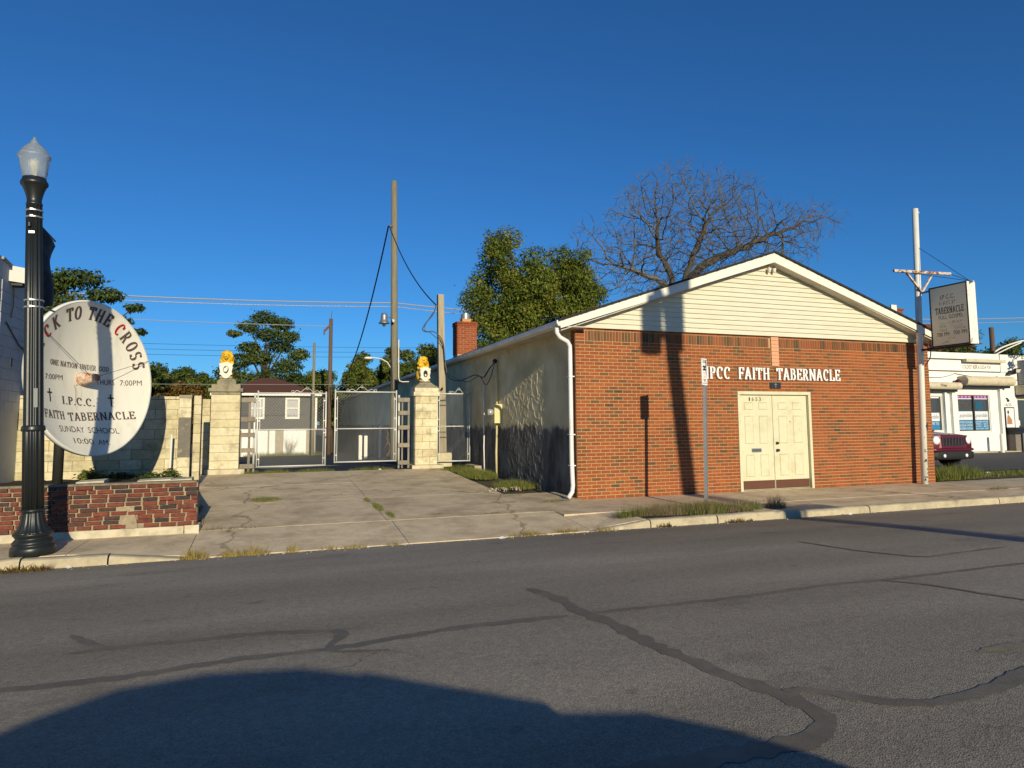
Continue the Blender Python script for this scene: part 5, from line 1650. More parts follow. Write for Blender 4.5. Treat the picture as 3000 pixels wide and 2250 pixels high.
# --- white building at the left edge
m_wbrick = mat('white_painted_block', (.52, .53, .53), rough=.85, var=.08, scale=4, bump=.006, bscale=14, dirt=(.3, .3, .29), dscale=2, damt=.4)
wb = thing('white_building', (-8, 17, -.1), 'white painted block building in shade at the left edge', 'building')
part(wb, 'wall', MB().prism([(14.25, -.1), (16.6, -.1), (16.6, 4.12), (14.25, 4.45)], (-4.70, 0, 0), (0, 1, 0), (0, 0, 1), (1, 0, 0), -.25, 0).box(-12, -4.70, 10.2, 14.24, -.1, 4.5).box(-12, -4.96, 14.25, 16.6, -.1, 4.1), m_wbrick)
for k in range(20):
    z0 = .1 + .2 * k
    for j in range(6):
        y0 = 14.28 + .4 * j - (.2 if k % 2 else 0)
        a, b = max(y0, 14.27), min(y0 + .4, 16.58)
        if b - a > .05 and z0 + .2 < 4.45 - .14 * (b - 14.25) and z0 > 1.7:
            piece(wb, 'block', (-4.697, (a + b) / 2, z0 + .1), (.02, round(b - a - .01, 2), .19), m_wbrick)
part(wb, 'parapet_flashing', MB().hexa([(-4.98, 14.2, 4.45), (-4.66, 14.2, 4.45), (-4.66, 16.65, 4.12), (-4.98, 16.65, 4.12)], [(-4.98, 14.2, 4.50), (-4.66, 14.2, 4.50), (-4.66, 16.65, 4.17), (-4.98, 16.65, 4.17)]), mat('dull_flashing', (.30, .31, .32), var=.15))
part(wb, 'wall_vent', MB().box(-4.69, -4.67, 14.85, 14.93, 2.55, 2.72), m_black)
part(wb, 'cable_run', MB().tube([(-4.67, 14.75, 4.15), (-4.66, 14.78, 3.75), (-4.67, 14.72, 3.45)], .012, 6).tube([(-4.67, 14.5, 3.35), (-4.66, 15.2, 2.98), (-4.66, 15.7, 2.9)], .012, 6), m_black)
fl = thing('flood_light', (-4.55, 14.9, 4.1), 'white boxy floodlight under the parapet of the white building', 'light')
part(fl, 'housing', MB().prism([(-.30, .30), (-.22, .0), (.16, -.02), (.22, .26)], (-4.55, 14.8, 4.13), (.9, .43, 0), (0, 0, 1), (-.43, .9, 0), -.12, .12), m_white)
part(fl, 'lens', MB().prism([(.19, .0), (.24, .22), (.30, .18), (.24, -.02)], (-4.55, 14.8, 4.13), (.9, .43, 0), (0, 0, 1), (-.43, .9, 0), -.10, .10), m_black)
part(fl, 'bracket', MB().box(-4.68, -4.5, 14.65, 14.9, 4.06, 4.10), m_black)

# ================================================================== trees
m_bark = mat('bark', (.075, .060, .045), rough=.95, var=.35, scale=6, stretch=(4, 4, 1), bump=.02, bscale=12)
m_twig = mat('bare_twigs', (.125, .115, .098), rough=.9, var=.25, scale=3)
def limb(mb, p, d, L, r, g, depth, bend=.18, spread=.55, env=None, rmin=.012, up=.04):
    n = 4
    pts, rs = [p], [r]
    for i in range(n):
        d = (d + Vector((g.gauss(0, bend), g.gauss(0, bend), g.gauss(0, bend) + up))).normalized()
        if env and p.z + d.z * L * .6 > env(p.x):
            d.z *= .25
            d.normalize()
        p = p + d * (L / n)
        if env and (p.z > env(p.x) + g.uniform(-.5, .5) or p.x > 39 + g.uniform(-2, 2) or p.x < 17.8 + g.uniform(-.5, 1.5)):
            break
        pts.append(p)
        rs.append(max(rmin, r * (1 - .45 * (i + 1) / n)))
        if depth > 0 and i >= 1 and g.random() < .55:
            dd = (d + Vector((g.gauss(0, spread), g.gauss(0, spread), g.gauss(0, spread * .7)))).normalized()
            limb(mb, p, dd, L * g.uniform(.55, .8), rs[-1] * .6, g, depth - 1, bend, spread, env, rmin, up)
    mb.tube(pts, rs, 6 if r > .06 else 4 if r > .02 else 3, False)
    if depth <= 0:
        return
    for k in range(2):
        dd = (d + Vector((g.gauss(0, spread), g.gauss(0, spread), g.gauss(0, spread * .7)))).normalized()
        limb(mb, p, dd, L * g.uniform(.62, .88), rs[-1] * (.85 if k == 0 else .65), g, depth - 1, bend, spread, env, rmin, up)
def tree(name, label, base, trunk_h, clumps, n, size, tone, seed=1, r=.2, cat='tree', group=None, limbs=5):
    t = thing(name, base, label, cat, group)
    g = random.Random(seed)
    mb = MB()
    b = Vector(base)
    top = b + Vector((g.uniform(-.3, .3), g.uniform(-.3, .3), trunk_h))
    mb.tube([b, (b + top) / 2 + Vector((g.uniform(-.1, .1), 0, 0)), top], [r, r * .8, r * .6], 8)
    part(t, 'trunk', mb, m_bark, smooth=True)
    br = MB()
    for k in range(min(limbs, len(clumps))):
        c = clumps[(k * 7) % len(clumps)]
        q = Vector(c[:3])
        m_ = top.lerp(q, .5) + Vector((g.uniform(-.3, .3), 0, g.uniform(-.1, .4)))
        br.tube([top - Vector((0, 0, .3)), m_, q], [r * .45, r * .28, r * .1], 5)
    part(t, 'branches', br, m_bark, smooth=True)
    crown(t, 'crown', clumps, n, size, tone)
    return t
# big leafy tree behind the church roof
cl = lumps((12.5, 36, 9.1), 2.5, 56, .80, 3.3, seed=2) + lumps((15.9, 36.5, 9.0), 2.3, 38, .80, 3.0, seed=3) + lumps((17.6, 36.5, 9.0), 1.9, 40, .75, 2.9, seed=44) + lumps((14.3, 36, 8.0), 1.6, 14, .7, 1.6, seed=45) + lumps((11.6, 36, 6.0), 1.6, 10, .9, 2.0, seed=4) + lumps((13.8, 37, 6.5), 2.6, 16, 1.0, 2.2, seed=5) + [(11.5, 36, 11.9, .35, .35, .8), (16.3, 36, 11.6, .4, .4, .6)]
tree('leafy_tree', 'big sunlit green tree rising behind the church roof', (13.6, 36.5, -1), 6.5, cl, 95000, .15, 'oak', 6, .32)
# bare spreading tree: twigs grown towards points scattered through the crown
def bare():
    t = thing('bare_tree', (25.4, 38, -.5), 'large leafless spreading tree above the church gable', 'tree')
    g = np.random.default_rng(12)
    lobes = [((26.0, 38, 13.4), (5.8, 4.6, 5.6), 3300), ((32.6, 38, 14.6), (5.2, 3, 2.6), 1300), ((37.3, 38, 16.3), (2.4, 2, 1.2), 260), ((31.0, 38, 11.8), (4.8, 3, 2.0), 700), ((20.3, 38, 11.6), (2.6, 3, 2.3), 420), ((18.6, 38, 13.6), (.9, 1.5, .8), 60), ((30.2, 38, 17.2), (2.2, 2.5, 1.5), 420)]
    A = []
    for c, r, n in lobes:
        d = g.normal(size=(n, 3)); d /= np.linalg.norm(d, axis=1)[:, None]
        A.append(np.array(c) + d * np.array(r) * (g.random(n) ** .40)[:, None])
    A = np.vstack(A)
    A = A[A[:, 2] > 9.3]
    nodes = [np.array((25.4, 38, -.5))]
    par = [-1]
    for z in np.arange(.5, 9.8, .8):
        nodes.append(np.array((25.4 + .03 * sin(z), 38, z))); par.append(len(nodes) - 2)
    fork = len(nodes) - 1
    for limb_ in ([(26.2, 38.2, 11.0), (27.9, 38.3, 12.3), (30.0, 38.2, 13.3), (32.4, 38, 14.3), (34.8, 38, 15.3)],
                  [(24.4, 37.8, 10.5), (23.0, 37.6, 11.0), (21.6, 37.8, 11.4)],
                  [(25.2, 38.3, 11.2), (24.6, 38.6, 12.8), (24.2, 38.4, 14.4)],
                  [(26.0, 37.6, 11.4), (26.6, 37.2, 13.2), (27.4, 37.0, 15.0)],
                  [(26.4, 37.9, 10.4), (28.4, 37.6, 10.9), (30.6, 37.6, 11.4)]):
        prev = fork
        for q in limb_:
            a, b = nodes[prev], np.array(q)
            k = max(1, int(np.linalg.norm(b - a) / .4))
            for m in range(1, k + 1):
                nodes.append(a + (b - a) * m / k + g.normal(size=3) * .05); par.append(prev); prev = len(nodes) - 1
    step, infl, kill = .34, 4.0, .40
    N = np.array(nodes)
    nd = np.full(len(A), 1e9); ni = np.zeros(len(A), int)
    lo = 0
    for it in range(90):
        D = np.linalg.norm(A[:, None, :] - N[None, lo:, :], axis=2)
        k = D.argmin(1); dk = D[np.arange(len(A)), k]
        better = dk < nd
        nd[better] = dk[better]; ni[better] = k[better] + lo
        lo = len(N)
        alive = nd > kill
        A, nd, ni = A[alive], nd[alive], ni[alive]
        ok = nd < infl
        if len(A) == 0 or not ok.any():
            break
        V = A - N[ni]
        V /= np.linalg.norm(V, axis=1)[:, None]
        new, pn = [], []
        order = np.argsort(ni[ok]); ids = ni[ok][order]; VV = V[ok][order]
        u, st_ = np.unique(ids, return_index=True)
        for i_, a, b in zip(u, st_, list(st_[1:]) + [len(ids)]):
            d = VV[a:b].mean(0) + g.normal(size=3) * .24
            p = par[i_]
            q = N[i_] - N[p]
            d = d + .35 * q / (np.linalg.norm(q) + 1e-9)
            d /= np.linalg.norm(d) + 1e-9
            new.append(N[i_] + d * step); pn.append(int(i_))
        N = np.vstack([N, new]); par += pn
    n = len(N)
    kids = [[] for _ in range(n)]
    for i, p in enumerate(par):
        if p >= 0:
            kids[p].append(i)
    r = np.zeros(n)
    for i in range(n - 1, -1, -1):
        r[i] = .015 if not kids[i] else sum(r[k] ** 2.12 for k in kids[i]) ** (1 / 2.12)
    r = np.minimum(r, .42)
    tr, br = MB(), MB()
    # chains from fork to fork
    stack = [0]
    while stack:
        s = stack.pop()
        for k in kids[s]:
            chain = [s, k]
            while kids[chain[-1]]:
                c = sorted(kids[chain[-1]], key=lambda q: -r[q])
                stack_add = c[1:]
                if stack_add:
                    stack.append(chain[-1])
                    kids[chain[-1]] = stack_add
                    chain.append(c[0])
                else:
                    nx = c[0]
                    kids[chain[-1]] = []
                    chain.append(nx)
            rs = [float(min(r[q], r[chain[1]])) for q in chain]
            (tr if rs[1] > .2 else br).tube([tuple(N[q]) for q in chain], rs, 8 if rs[1] > .2 else 5 if rs[1] > .05 else 3, False)
            e, d = N[chain[-1]], N[chain[-1]] - N[chain[-2]]
            for _ in range(3):
                q = d * g.uniform(.8, 1.9) + g.normal(size=3) * .22
                br.tube([tuple(e), tuple(e + q * .5 + g.normal(size=3) * .04), tuple(e + q)], [.013, .011, .007], 3, False)
        kids[s] = []
    part(t, 'trunk', tr, m_bark, smooth=True)
    part(t, 'branches', br, m_twig)
bare()
# conifer-like dark foliage and vines between the two
tree('dark_evergreen', 'dark feathery evergreen between the big tree and the bare tree', (18.9, 38, -.5), 5, lumps((18.7, 38, 7.0), 1.7, 18, .7, 2.4, seed=12) + lumps((21.5, 38, 6.5), 1.4, 8, .55, 1.0, seed=13), 9000, .17, 'deep', 8, .25)
# tall tree-of-heaven between the pillar and the gate
cl = [(-.9, 55, 9.7, 1.0, .9, .55), (.4, 55, 9.3, .9, .9, .5), (-2.0, 55, 9.0, .9, .8, .45), (1.0, 55, 8.3, .8, .8, .5), (-3.0, 55, 8.4, .55, .5, .25), (-.6, 55, 8.4, 1.2, 1, .5), (-1.9, 55.5, 7.4, .9, .9, .45), (.3, 55, 7.5, 1.1, .9, .5), (1.7, 55, 6.9, .8, .8, .5), (-1.2, 55, 6.6, 1.1, 1, .6), (1.0, 55, 6.0, 1.1, .9, .6), (-2.6, 55, 6.3, .9, .8, .6), (-3.4, 55, 5.2, .9, .9, .9), (-2.2, 55, 4.6, 1.2, 1, 1.0), (-.4, 55, 4.9, 1.2, 1, .9), (1.3, 55, 4.6, 1.2, 1, .9), (-4.2, 55, 4.0, .9, .8, 1.0), (2.3, 55, 3.6, 1.0, 1, .8)]
tree('tree_of_heaven', 'tall layered green tree behind the grey house roof', (-.8, 55, -1.6), 6.5, cl, 17000, .21, 'deep', 9, .24, limbs=14)
# tree behind the dish, left
cl = [(-9.9, 40, 9.1, 1.3, 1, .5), (-11.2, 40, 8.6, 1.1, 1, .5), (-8.6, 40, 8.3, .9, .9, .4), (-10.4, 40, 7.7, 1.4, 1.1, .6), (-11.6, 40, 7.1, 1.2, 1, .7), (-9.2, 40, 7.2, 1.1, 1, .5), (-7.9, 40, 6.9, .7, .6, .28), (-7.2, 40, 7.7, .55, .5, .22), (-7.0, 40, 6.4, .5, .5, .2), (-8.6, 40, 5.9, 1.0, .9, .5), (-7.3, 40, 5.5, .5, .5, .3), (-10.4, 40, 6.0, 1.4, 1, .8), (-7.0, 40, 4.7, .5, .5, .3), (-8.6, 40, 4.4, 1.2, 1, .9), (-11.5, 40, 4.6, 1.6, 1, 1.2)]
tree('tree_of_heaven', 'layered green tree showing above the dish sign', (-10, 40, -1), 6.0, cl, 14000, .20, 'deep', 10, .22, limbs=12)
# hedge of bushes and small trees along the back
for nm, lab, c, r, rz, n, tone, sd in (
    ('bushy_tree', 'dark green bushy tree just right of the dish sign', (-8.2, 53, 3.4), 1.5, 2.1, 7000, 'mid', 31),
    ('bushy_tree', 'small dark evergreen above the wall left of the lion pillar', (-6.1, 56, 4.6), 1.1, 1.2, 4500, 'deep', 32),
    ('rusty_bush', 'rusty brown autumn bush above the block wall', (-6.0, 50, 3.0), 1.2, 1.1, 5000, 'rust', 33),
    ('bushy_tree', 'green bush directly behind the left lion statue', (-4.6, 51, 3.1), 1.2, 1.6, 5500, 'mid', 34),
    ('bushy_tree', 'rounded green bush above the right end of the grey house roof', (3.0, 56, 4.0), 2.0, 2.0, 8000, 'mid', 35),
    ('bushy_tree', 'tall olive green bush left of the tall grey pole', (6.2, 54, 4.6), 2.0, 2.3, 9000, 'mid', 36),
    ('bushy_tree', 'tall olive green bush right of the tall grey pole', (9.3, 54, 4.8), 2.1, 2.6, 9000, 'mid', 37),
    ('bushy_tree', 'low green bush at the end of the far lot', (5.2, 62, 2.4), 2.4, 2.4, 6000, 'mid', 38),
    ('bushy_tree', 'dark leafy bush beside the chimney above the eave', (10.3, 46, 6.0), .8, .8, 1800, 'deep', 39)):
    tree(nm, lab, (c[0], c[1], -1.8), c[2] + .8, lumps(c, r, 22, .62, rz, seed=sd), int(n * 1.6), .20, tone, sd, .16)
tree('bushy_tree', 'dark bush filling the gap behind the rusty bush', (-7.2, 58, -2), 4, lumps((-7.0, 58, 1.9), 3.0, 20, .9, 1.8, seed=41), 7000, .24, 'deep', 41, .2)
tree('bushy_tree', 'low dark bush behind the left gate pillar', (-2.5, 60, -2), 3, lumps((-2.5, 60, 1.8), 3.0, 20, .9, 1.8, seed=42), 7000, .24, 'deep', 42, .2)
tree('bushy_tree', 'dark low shrub mass behind the tall grey pole', (7.5, 64, -2), 4, lumps((8.0, 64, 2.4), 3.4, 20, 1.0, 2.2, seed=43), 7000, .26, 'deep', 43, .2)

for k, (x, y, z, r, rz, tone, lab) in enumerate((
    (-5.6, 62, 2.6, 2.2, 1.9, 'mid', 'green bush behind the small evergreen left of the left pillar'),
    (-9.6, 57, 3.6, 2.2, 2.0, 'deep', 'dark bush hidden behind the right edge of the dish sign'),
    (4.6, 58, 3.4, 1.9, 2.2, 'mid', 'green bush between brown far pole and tall grey pole'),
    (7.8, 58, 4.2, 1.8, 2.2, 'mid', 'full green bush directly behind the tall grey pole'),
    (11.2, 57, 4.6, 1.7, 2.2, 'mid', 'green bush beside the dark pole above the eave'),
    (-.6, 62, 2.2, 2.4, 1.6, 'deep', 'dark bush low behind the grey house roof'))):
    tree('bushy_tree', lab, (x, y, -2), z + .6, lumps((x, y, z), r, 26, .7, rz, seed=90 + k), 11000, .20, tone, 90 + k, .16)
# ================================================================== pole sign at the church corner
m_polew = mat('chipped_white_pole', (.70, .69, .62), rough=.5, var=.06, scale=4, dirt=(.10, .045, .03), dscale=7, damt=1.0, dlo=.66, dhi=.69)
m_rusty = mat('rusty_white_steel', (.58, .50, .42), rough=.7, var=.15, dirt=(.20, .075, .035), dscale=7, damt=1.0, dlo=.46, dhi=.56)
m_face = mat('yellowed_sign_face', (.84, .77, .55), rough=.45, var=.06, scale=3)
m_faded = mat('faded_lettering', (.30, .26, .17), rough=.6, var=.3, scale=25, dirt=(.84, .77, .55), dscale=14, damt=1.0, dlo=.46, dhi=.56)
PX, PY = 14.08, 11.37
ps = thing('pole_sign', (PX, PY, -.02), 'white steel pole with hanging light-box sign at the right corner of the church', 'sign')
part(ps, 'pole', MB().tube([(PX, PY, -.05), (PX + .115, PY, 3.13), (PX + .235, PY, 6.46)], [.072, .07, .066], 18), m_polew, smooth=True)
part(ps, 'pole_cap', MB().box(PX + .22, PX + .34, PY - .02, PY + .02, 6.36, 6.40), m_rusty)
sx = lambda z: PX + .235 * z / 6.46
part(ps, 'cross_arm', MB().bar((13.42, PY - .08, 4.88), (15.24, PY - .08, 4.93), .05, .06), m_rusty)
for q in (13.82, 14.62):
    part(ps, 'brace', MB().bar((q, PY - .08, 4.86), (sx(4.4) + .02, PY - .085, 4.42), .04, .04), m_rusty)
part(ps, 'sign_arm', MB().bar((sx(4.4), PY, 4.40), (PX + .1, 10.0, 4.42), .04, .04), m_rusty)
part(ps, 'sign_arm', MB().bar((sx(3.05), PY, 3.06), (PX + .1, 10.1, 3.06), .06, .05), m_post)
FX = 14.08                                # face of the light box towards the camera
box = part(ps, 'light_box', MB().box(FX + .006, FX + .26, 10.085, 10.965, 3.075, 4.435), mat('white_light_box', (.74, .73, .68), rough=.5, var=.06, dirt=(.30, .26, .2), dscale=5, damt=.6, dlo=.58, dhi=.7))
part(box, 'face_panel', MB().box(FX + .001, FX + .005, 10.106, 10.944, 3.102, 4.41), m_face)
fr = MB().box(FX - .008, FX + .003, 10.08, 10.97, 4.412, 4.44).box(FX - .008, FX + .003, 10.08, 10.97, 3.07, 3.10).box(FX - .007, FX + .003, 10.08, 10.105, 3.102, 4.41).box(FX - .007, FX + .003, 10.945, 10.97, 3.102, 4.41)
part(box, 'frame', fr, m_post)
part(box, 'torn_corner', MB().prism([(0, 0), (.10, .02), (.09, .12), (.03, .10)], (FX + .02, 10.075, 3.1), (1, 0, 0), (0, 0, 1), (0, -1, 0), 0, .01), m_white)
# text runs from the pole (far, left in view) to the kerb end: along -Y
def st(text, y0, y1, z, h, m, serif=False, slope=0.0):
    mb = MB()
    if serif:
        polys, w = roman(text, wv=.08, wh=.04)
        for i, q in enumerate(polys):
            mb.add([(FX - .0005 - (i % 6) * .0002, y0 + (y1 - y0) * x / w, z + slope * x / w + h * y) for x, y in q], [tuple(range(len(q)))])
    else:
        sans_flat(mb, text, (FX, y0, z), (0, -1, 0), (0, 0, 1), (-1, 0, 0), h, y0 - y1, .0006)
    part(box, 'lettering', mb, m)
m_blk2 = mat('sign_black', (.06, .052, .04), rough=.6, var=.15)
st('I.P.C.C.', 10.71, 10.37, 4.13, .095, m_blk2)
st('FAITH', 10.74, 10.36, 4.00, .09, m_faded, True)
st('TABERNACLE', 10.84, 10.18, 3.80, .15, m_blk2, True)
st('FULL GOSPEL', 10.77, 10.20, 3.68, .085, m_blk2)
st('S.S.--- 10:00 A.M.', 10.76, 10.22, 3.565, .055, m_faded)
st('MOR.--- 11:00 A.M.', 10.76, 10.22, 3.49, .055, m_faded)
st('THURS.', 10.79, 10.58, 3.41, .055, m_faded)
st('SUN.EVE.', 10.42, 10.16, 3.42, .055, m_faded)
st('700 PM', 10.84, 10.55, 3.30, .085, m_blk2)
st('700 PM', 10.45, 10.14, 3.31, .085, m_blk2)
st('REV.', 10.57, 10.40, 3.215, .045, m_faded)
st('ALVIN', 10.76, 10.56, 3.14, .05, m_faded)
for a, lab in (((15.22, PY - .08, 4.93), 0), ((13.6, PY - .08, 4.87), 1), ((sx(5.6), PY, 5.55), 2)):
    part(ps, 'stay_wire', MB().cyl(a, (FX + .13, 10.10, 4.45), .006, 5), m_post)
part(ps, 'power_cable', MB().tube(smooth_pts([(PX + .25, PY + .05, 3.6), (PX + .55, PY + .1, 3.45), (PX + .45, PY, 3.1), (PX + .42, PY, 2.9), (PX + .25, PY, 2.7)]), .013, 6), m_cable)
part(ps, 'cable_clamp', MB().box(PX + .40, PX + .62, PY + .0, PY + .1, 3.36, 3.52), m_black)
part(ps, 'rust_patch', MB().prism([(-.05, .02), (-.01, .05), (.02, .10), (.035, .03), (.0, -.09), (-.02, -.02)], (PX + .095, PY - .069, 1.28), (1, 0, 0), (0, 0, 1), (0, -1, 0), -.02, .004), mat('dark_rust', (.06, .032, .025), var=.2))
ch = MB()
g = random.Random(8)
for k in range(16):
    z = .02 + .05 * k * g.uniform(.6, 1.2)
    w, h = g.uniform(.012, .035), g.uniform(.02, .06)
    a = g.uniform(-2.2, -.9) if k > 7 else g.uniform(-2.6, -.6)
    c = (PX + .0725 * cos(a) + .036 * z, PY + .0725 * sin(a), z)
    t = (-sin(a), cos(a), 0)
    ch.add([(c[0] - t[0] * w, c[1] - t[1] * w, c[2]), (c[0] + t[0] * w, c[1] + t[1] * w, c[2] + .01), (c[0] + t[0] * w * .6, c[1] + t[1] * w * .6, c[2] + h), (c[0] - t[0] * w * .7, c[1] - t[1] * w * .7, c[2] + h * .8)], [(0, 1, 2, 3)])
part(ps, 'paint_chips', ch, mat('bare_rust', (.055, .03, .022), var=.3))

# ================================================================== bus stop sign
BX, BY = 6.93, 9.69
bs = thing('bus_stop_sign', (BX, BY, -.03), 'narrow white bus stop sign on a steel post in the verge', 'sign')
m_uch = mat('galvanised_channel', (.30, .30, .30), rough=.5, var=.15, metal=.6)
pst = MB()
lean = .06
pst.hexa([(BX - .032, BY, -.1), (BX + .004, BY - .03, -.1), (BX + .01, BY - .024, -.1), (BX - .024, BY + .004, -.1)], [(BX - .032 + lean, BY, 2.5), (BX + .004 + lean, BY - .03, 2.5), (BX + .01 + lean, BY - .024, 2.5), (BX - .024 + lean, BY + .004, 2.5)])
pst.hexa([(BX + .008, BY - .028, -.1), (BX + .04, BY - .012, -.1), (BX + .036, BY - .004, -.1), (BX + .008, BY - .02, -.1)], [(BX + .008 + lean, BY - .028, 2.5), (BX + .04 + lean, BY - .012, 2.5), (BX + .036 + lean, BY - .004, 2.5), (BX + .008 + lean, BY - .02, 2.5)])
part(bs, 'post', pst, m_uch)
# the plate is turned away from the camera, showing a narrow face
ax = Vector((.86, .51, 0)).normalized()
nrm = Vector((.51, -.86, 0)).normalized()
o = Vector((BX + .02, BY - .05, 2.06))
W, H = .225, .46
rr = [(.012, 0), (W - .012, 0), (W, .012), (W, H - .012), (W - .012, H), (.012, H), (0, H - .012), (0, .012)]
pl = part(bs, 'plate', MB().prism([(x - W / 2, y) for x, y in rr], o, ax, (0, 0, 1), nrm, 0, .004), flat('sign_white', (.80, .79, .76), .4))
def on_plate(polys, m, name):
    mb = MB()
    for i, q in enumerate(polys):
        mb.prism([(x - W / 2, y) for x, y in q], o, ax, (0, 0, 1), nrm, .0042, .005 + .0002 * i)
    part(pl, name, mb, m)
on_plate([[(.015, .43), (.21, .43), (.21, .438), (.015, .438)], [(.015, .03), (.21, .03), (.21, .038), (.015, .038)]], m_black, 'border_line')
on_plate([[(.06, .385), (.16, .385), (.16, .393), (.06, .393)], [(.055, .39), (.07, .39), (.085, .415), (.07, .42)], [(.145, .39), (.165, .39), (.15, .42), (.135, .415)], [(.09, .41), (.13, .41), (.12, .425), (.1, .425)]], m_black, 'emblem')
on_plate([[(.05, .305), (.175, .305), (.175, .335), (.05, .335)], [(.06, .255), (.165, .255), (.165, .285), (.06, .285)], [(.09, .28), (.135, .28), (.135, .31), (.09, .31)], [(.05, .25), (.085, .25), (.085, .262), (.05, .262)], [(.14, .25), (.175, .25), (.175, .262), (.14, .262)]], m_black, 'bus_symbol')
on_plate([[(.05, .21), (.17, .21), (.17, .222), (.05, .222)], [(.06, .19), (.16, .19), (.16, .198), (.06, .198)], [(.07, .15), (.15, .15), (.15, .162), (.07, .162)], [(.08, .13), (.14, .13), (.14, .138), (.08, .138)]], flat('faded_pink', (.55, .45, .44), .5), 'faded_line')
on_plate([[(.06, .085), (.165, .085), (.165, .10), (.06, .10)], [(.105, .06), (.125, .06), (.125, .085), (.105, .085)]], m_dred, 'arrow_mark')
for z in (2.12, 2.46):
    part(bs, 'bolt', MB().bar((BX + .02 + .05, BY - .03, z), (BX - .03, BY - .02, z), .012, .012), m_post)

# ================================================================== corner store
m_store = mat('white_store_wall', (.78, .77, .72), rough=.8, var=.05, scale=3, bump=.004, bscale=12, dirt=(.52, .47, .38), dscale=2.2, damt=.5, dlo=.55, dhi=.75)
m_shut = mat('cream_shutter_box', (.62, .54, .38), rough=.6, var=.12, scale=4, dirt=(.25, .19, .12), dscale=4, damt=.6)
m_blue = flat('poster_blue', (.035, .18, .34), .5)
m_purple = flat('poster_purple', (.20, .05, .28), .5)
m_wpost = flat('poster_white', (.70, .71, .72), .5)
m_gtext = flat('poster_grey', (.10, .12, .17), .5)
SY = 20.2
store = thing('corner_store', (28.5, SY + 3, 0), 'white painted corner store with roller shutter boxes and posters in its windows', 'shop')
holes = [(24.2, 26.28, .95, 2.45), (27.18, 29.12, .90, 2.52), (30.85, 31.9, .09, 2.35)]
part(store, 'wall', boxes_with_holes(22.5, 40, .0, 3.48, holes, SY, SY + .25).box(22.5, 22.75, SY + .26, 27, 0, 4.2).box(22.5, 40, 27.01, 27.2, 0, 4.2), m_store)
part(store, 'parapet', MB().box(22.5, 29.86, SY - .02, SY + .25, 3.982, 4.27), m_store)
part(store, 'sign_band', MB().box(22.5, 29.86, SY - .035, SY + .25, 3.50, 3.98), m_store)
part(store, 'end_bay', MB().box(29.875, 40, SY - .05, SY + .25, 3.483, 4.26), m_store)
part(store, 'roof', MB().box(22.76, 40, SY + .26, 27, 3.9, 4.0), m_shingle)
part(store, 'cornice_line', MB().box(22.5, 29.9, SY - .10, SY - .036, 3.965, 4.0).box(22.5, 29.9, SY - .06, SY - .036, 3.47, 3.50), mat('brown_drip_edge', (.10, .08, .06), var=.2))
part(store, 'strip_light', MB().box(27.5, 29.9, SY - .28, SY - .105, 3.87, 4.0), m_shut)
part(store, 'lettering', sans_flat(MB(), 'COLDEST BEER & SODA POP', (27.56, SY, 3.60), (1, 0, 0), (0, 0, 1), (0, -1, 0), .155, 1.72, .037), m_black)
def shutter(x0, x1, z0, z1):
    r = (z1 - z0) / 2
    prof = [(0, z0), (0, z1), (-.25, z1)] + [(-.25 - r * .9 * sin(radians(a)), (z0 + z1) / 2 + r * cos(radians(a))) for a in range(20, 180, 20)] + [(-.25, z0)]
    mb = MB().prism(prof, (x0, SY - .055, 0), (0, 1, 0), (0, 0, 1), (1, 0, 0), 0, x1 - x0)
    p = part(store, 'shutter_box', mb, m_shut)
    part(p, 'shutter_slot', MB().box(x0 + .05, x1 - .05, SY - .25, SY - .056, z0 - .09, z0 - .003), m_black)
    return p
shutter(27.25, 30.15, 2.86, 3.26)
sh2 = shutter(23.8, 26.95, 2.68, 2.98)
part(sh2, 'lettering', sans_flat(MB(), 'Daay', (25.72, SY, 2.80), (1, 0, 0), (0, 0, 1), (0, -1, 0), .10, .32, .455), m_post)
shutter(30.72, 34, 2.50, 2.92)
part(store, 'alarm_bell', MB().cyl((27.05, SY - .12, 3.02), (27.05, SY - .26, 3.02), .10, 12).cyl((27.05, SY - .1, 2.85), (27.05, SY - .2, 2.85), .06, 10), mat('red_brown_bell', (.08, .022, .016), var=.2))
for xa, xb, zt in ((26.72, 26.98, 2.67), (29.62, 29.78, 2.76), (26.30, 26.42, 2.57)):
    part(store, 'shutter_rail', MB().box(xa, xb, SY - .13, SY - .002, .1, zt), m_store)
part(store, 'shade_strip', MB().box(29.80, 29.86, SY - .02, SY - .001, .1, 2.75), m_black)  # black strip on the wall, standing in for the shade of a gap
def store_window(x0, x1, z0, z1, panes, tag_):
    w = part(store, 'window', MB().box(x0 - .03, x1 + .03, SY + .02, SY + .10, z1 - .05, z1 - .003).box(x0 - .03, x1 + .03, SY + .02, SY + .10, z0 + .003, z0 + .05).box(x0 + .003, x0 + .05, SY + .021, SY + .10, z0 + .052, z1 - .052).box(x1 - .05, x1 - .003, SY + .021, SY + .10, z0 + .052, z1 - .052), m_white)
    for a, b in panes:
        part(w, 'pane', MB().box(a, b, SY + .08, SY + .09, z0 + .05, z1 - .05), m_pane)
    return w
w = store_window(27.18, 29.12, .90, 2.52, [(27.23, 28.16), (28.20, 29.07)], 'a')
part(w, 'mullion', MB().box(28.14, 28.22, SY + .03, SY + .078, .96, 2.46), m_post)
Y_ = SY + .076
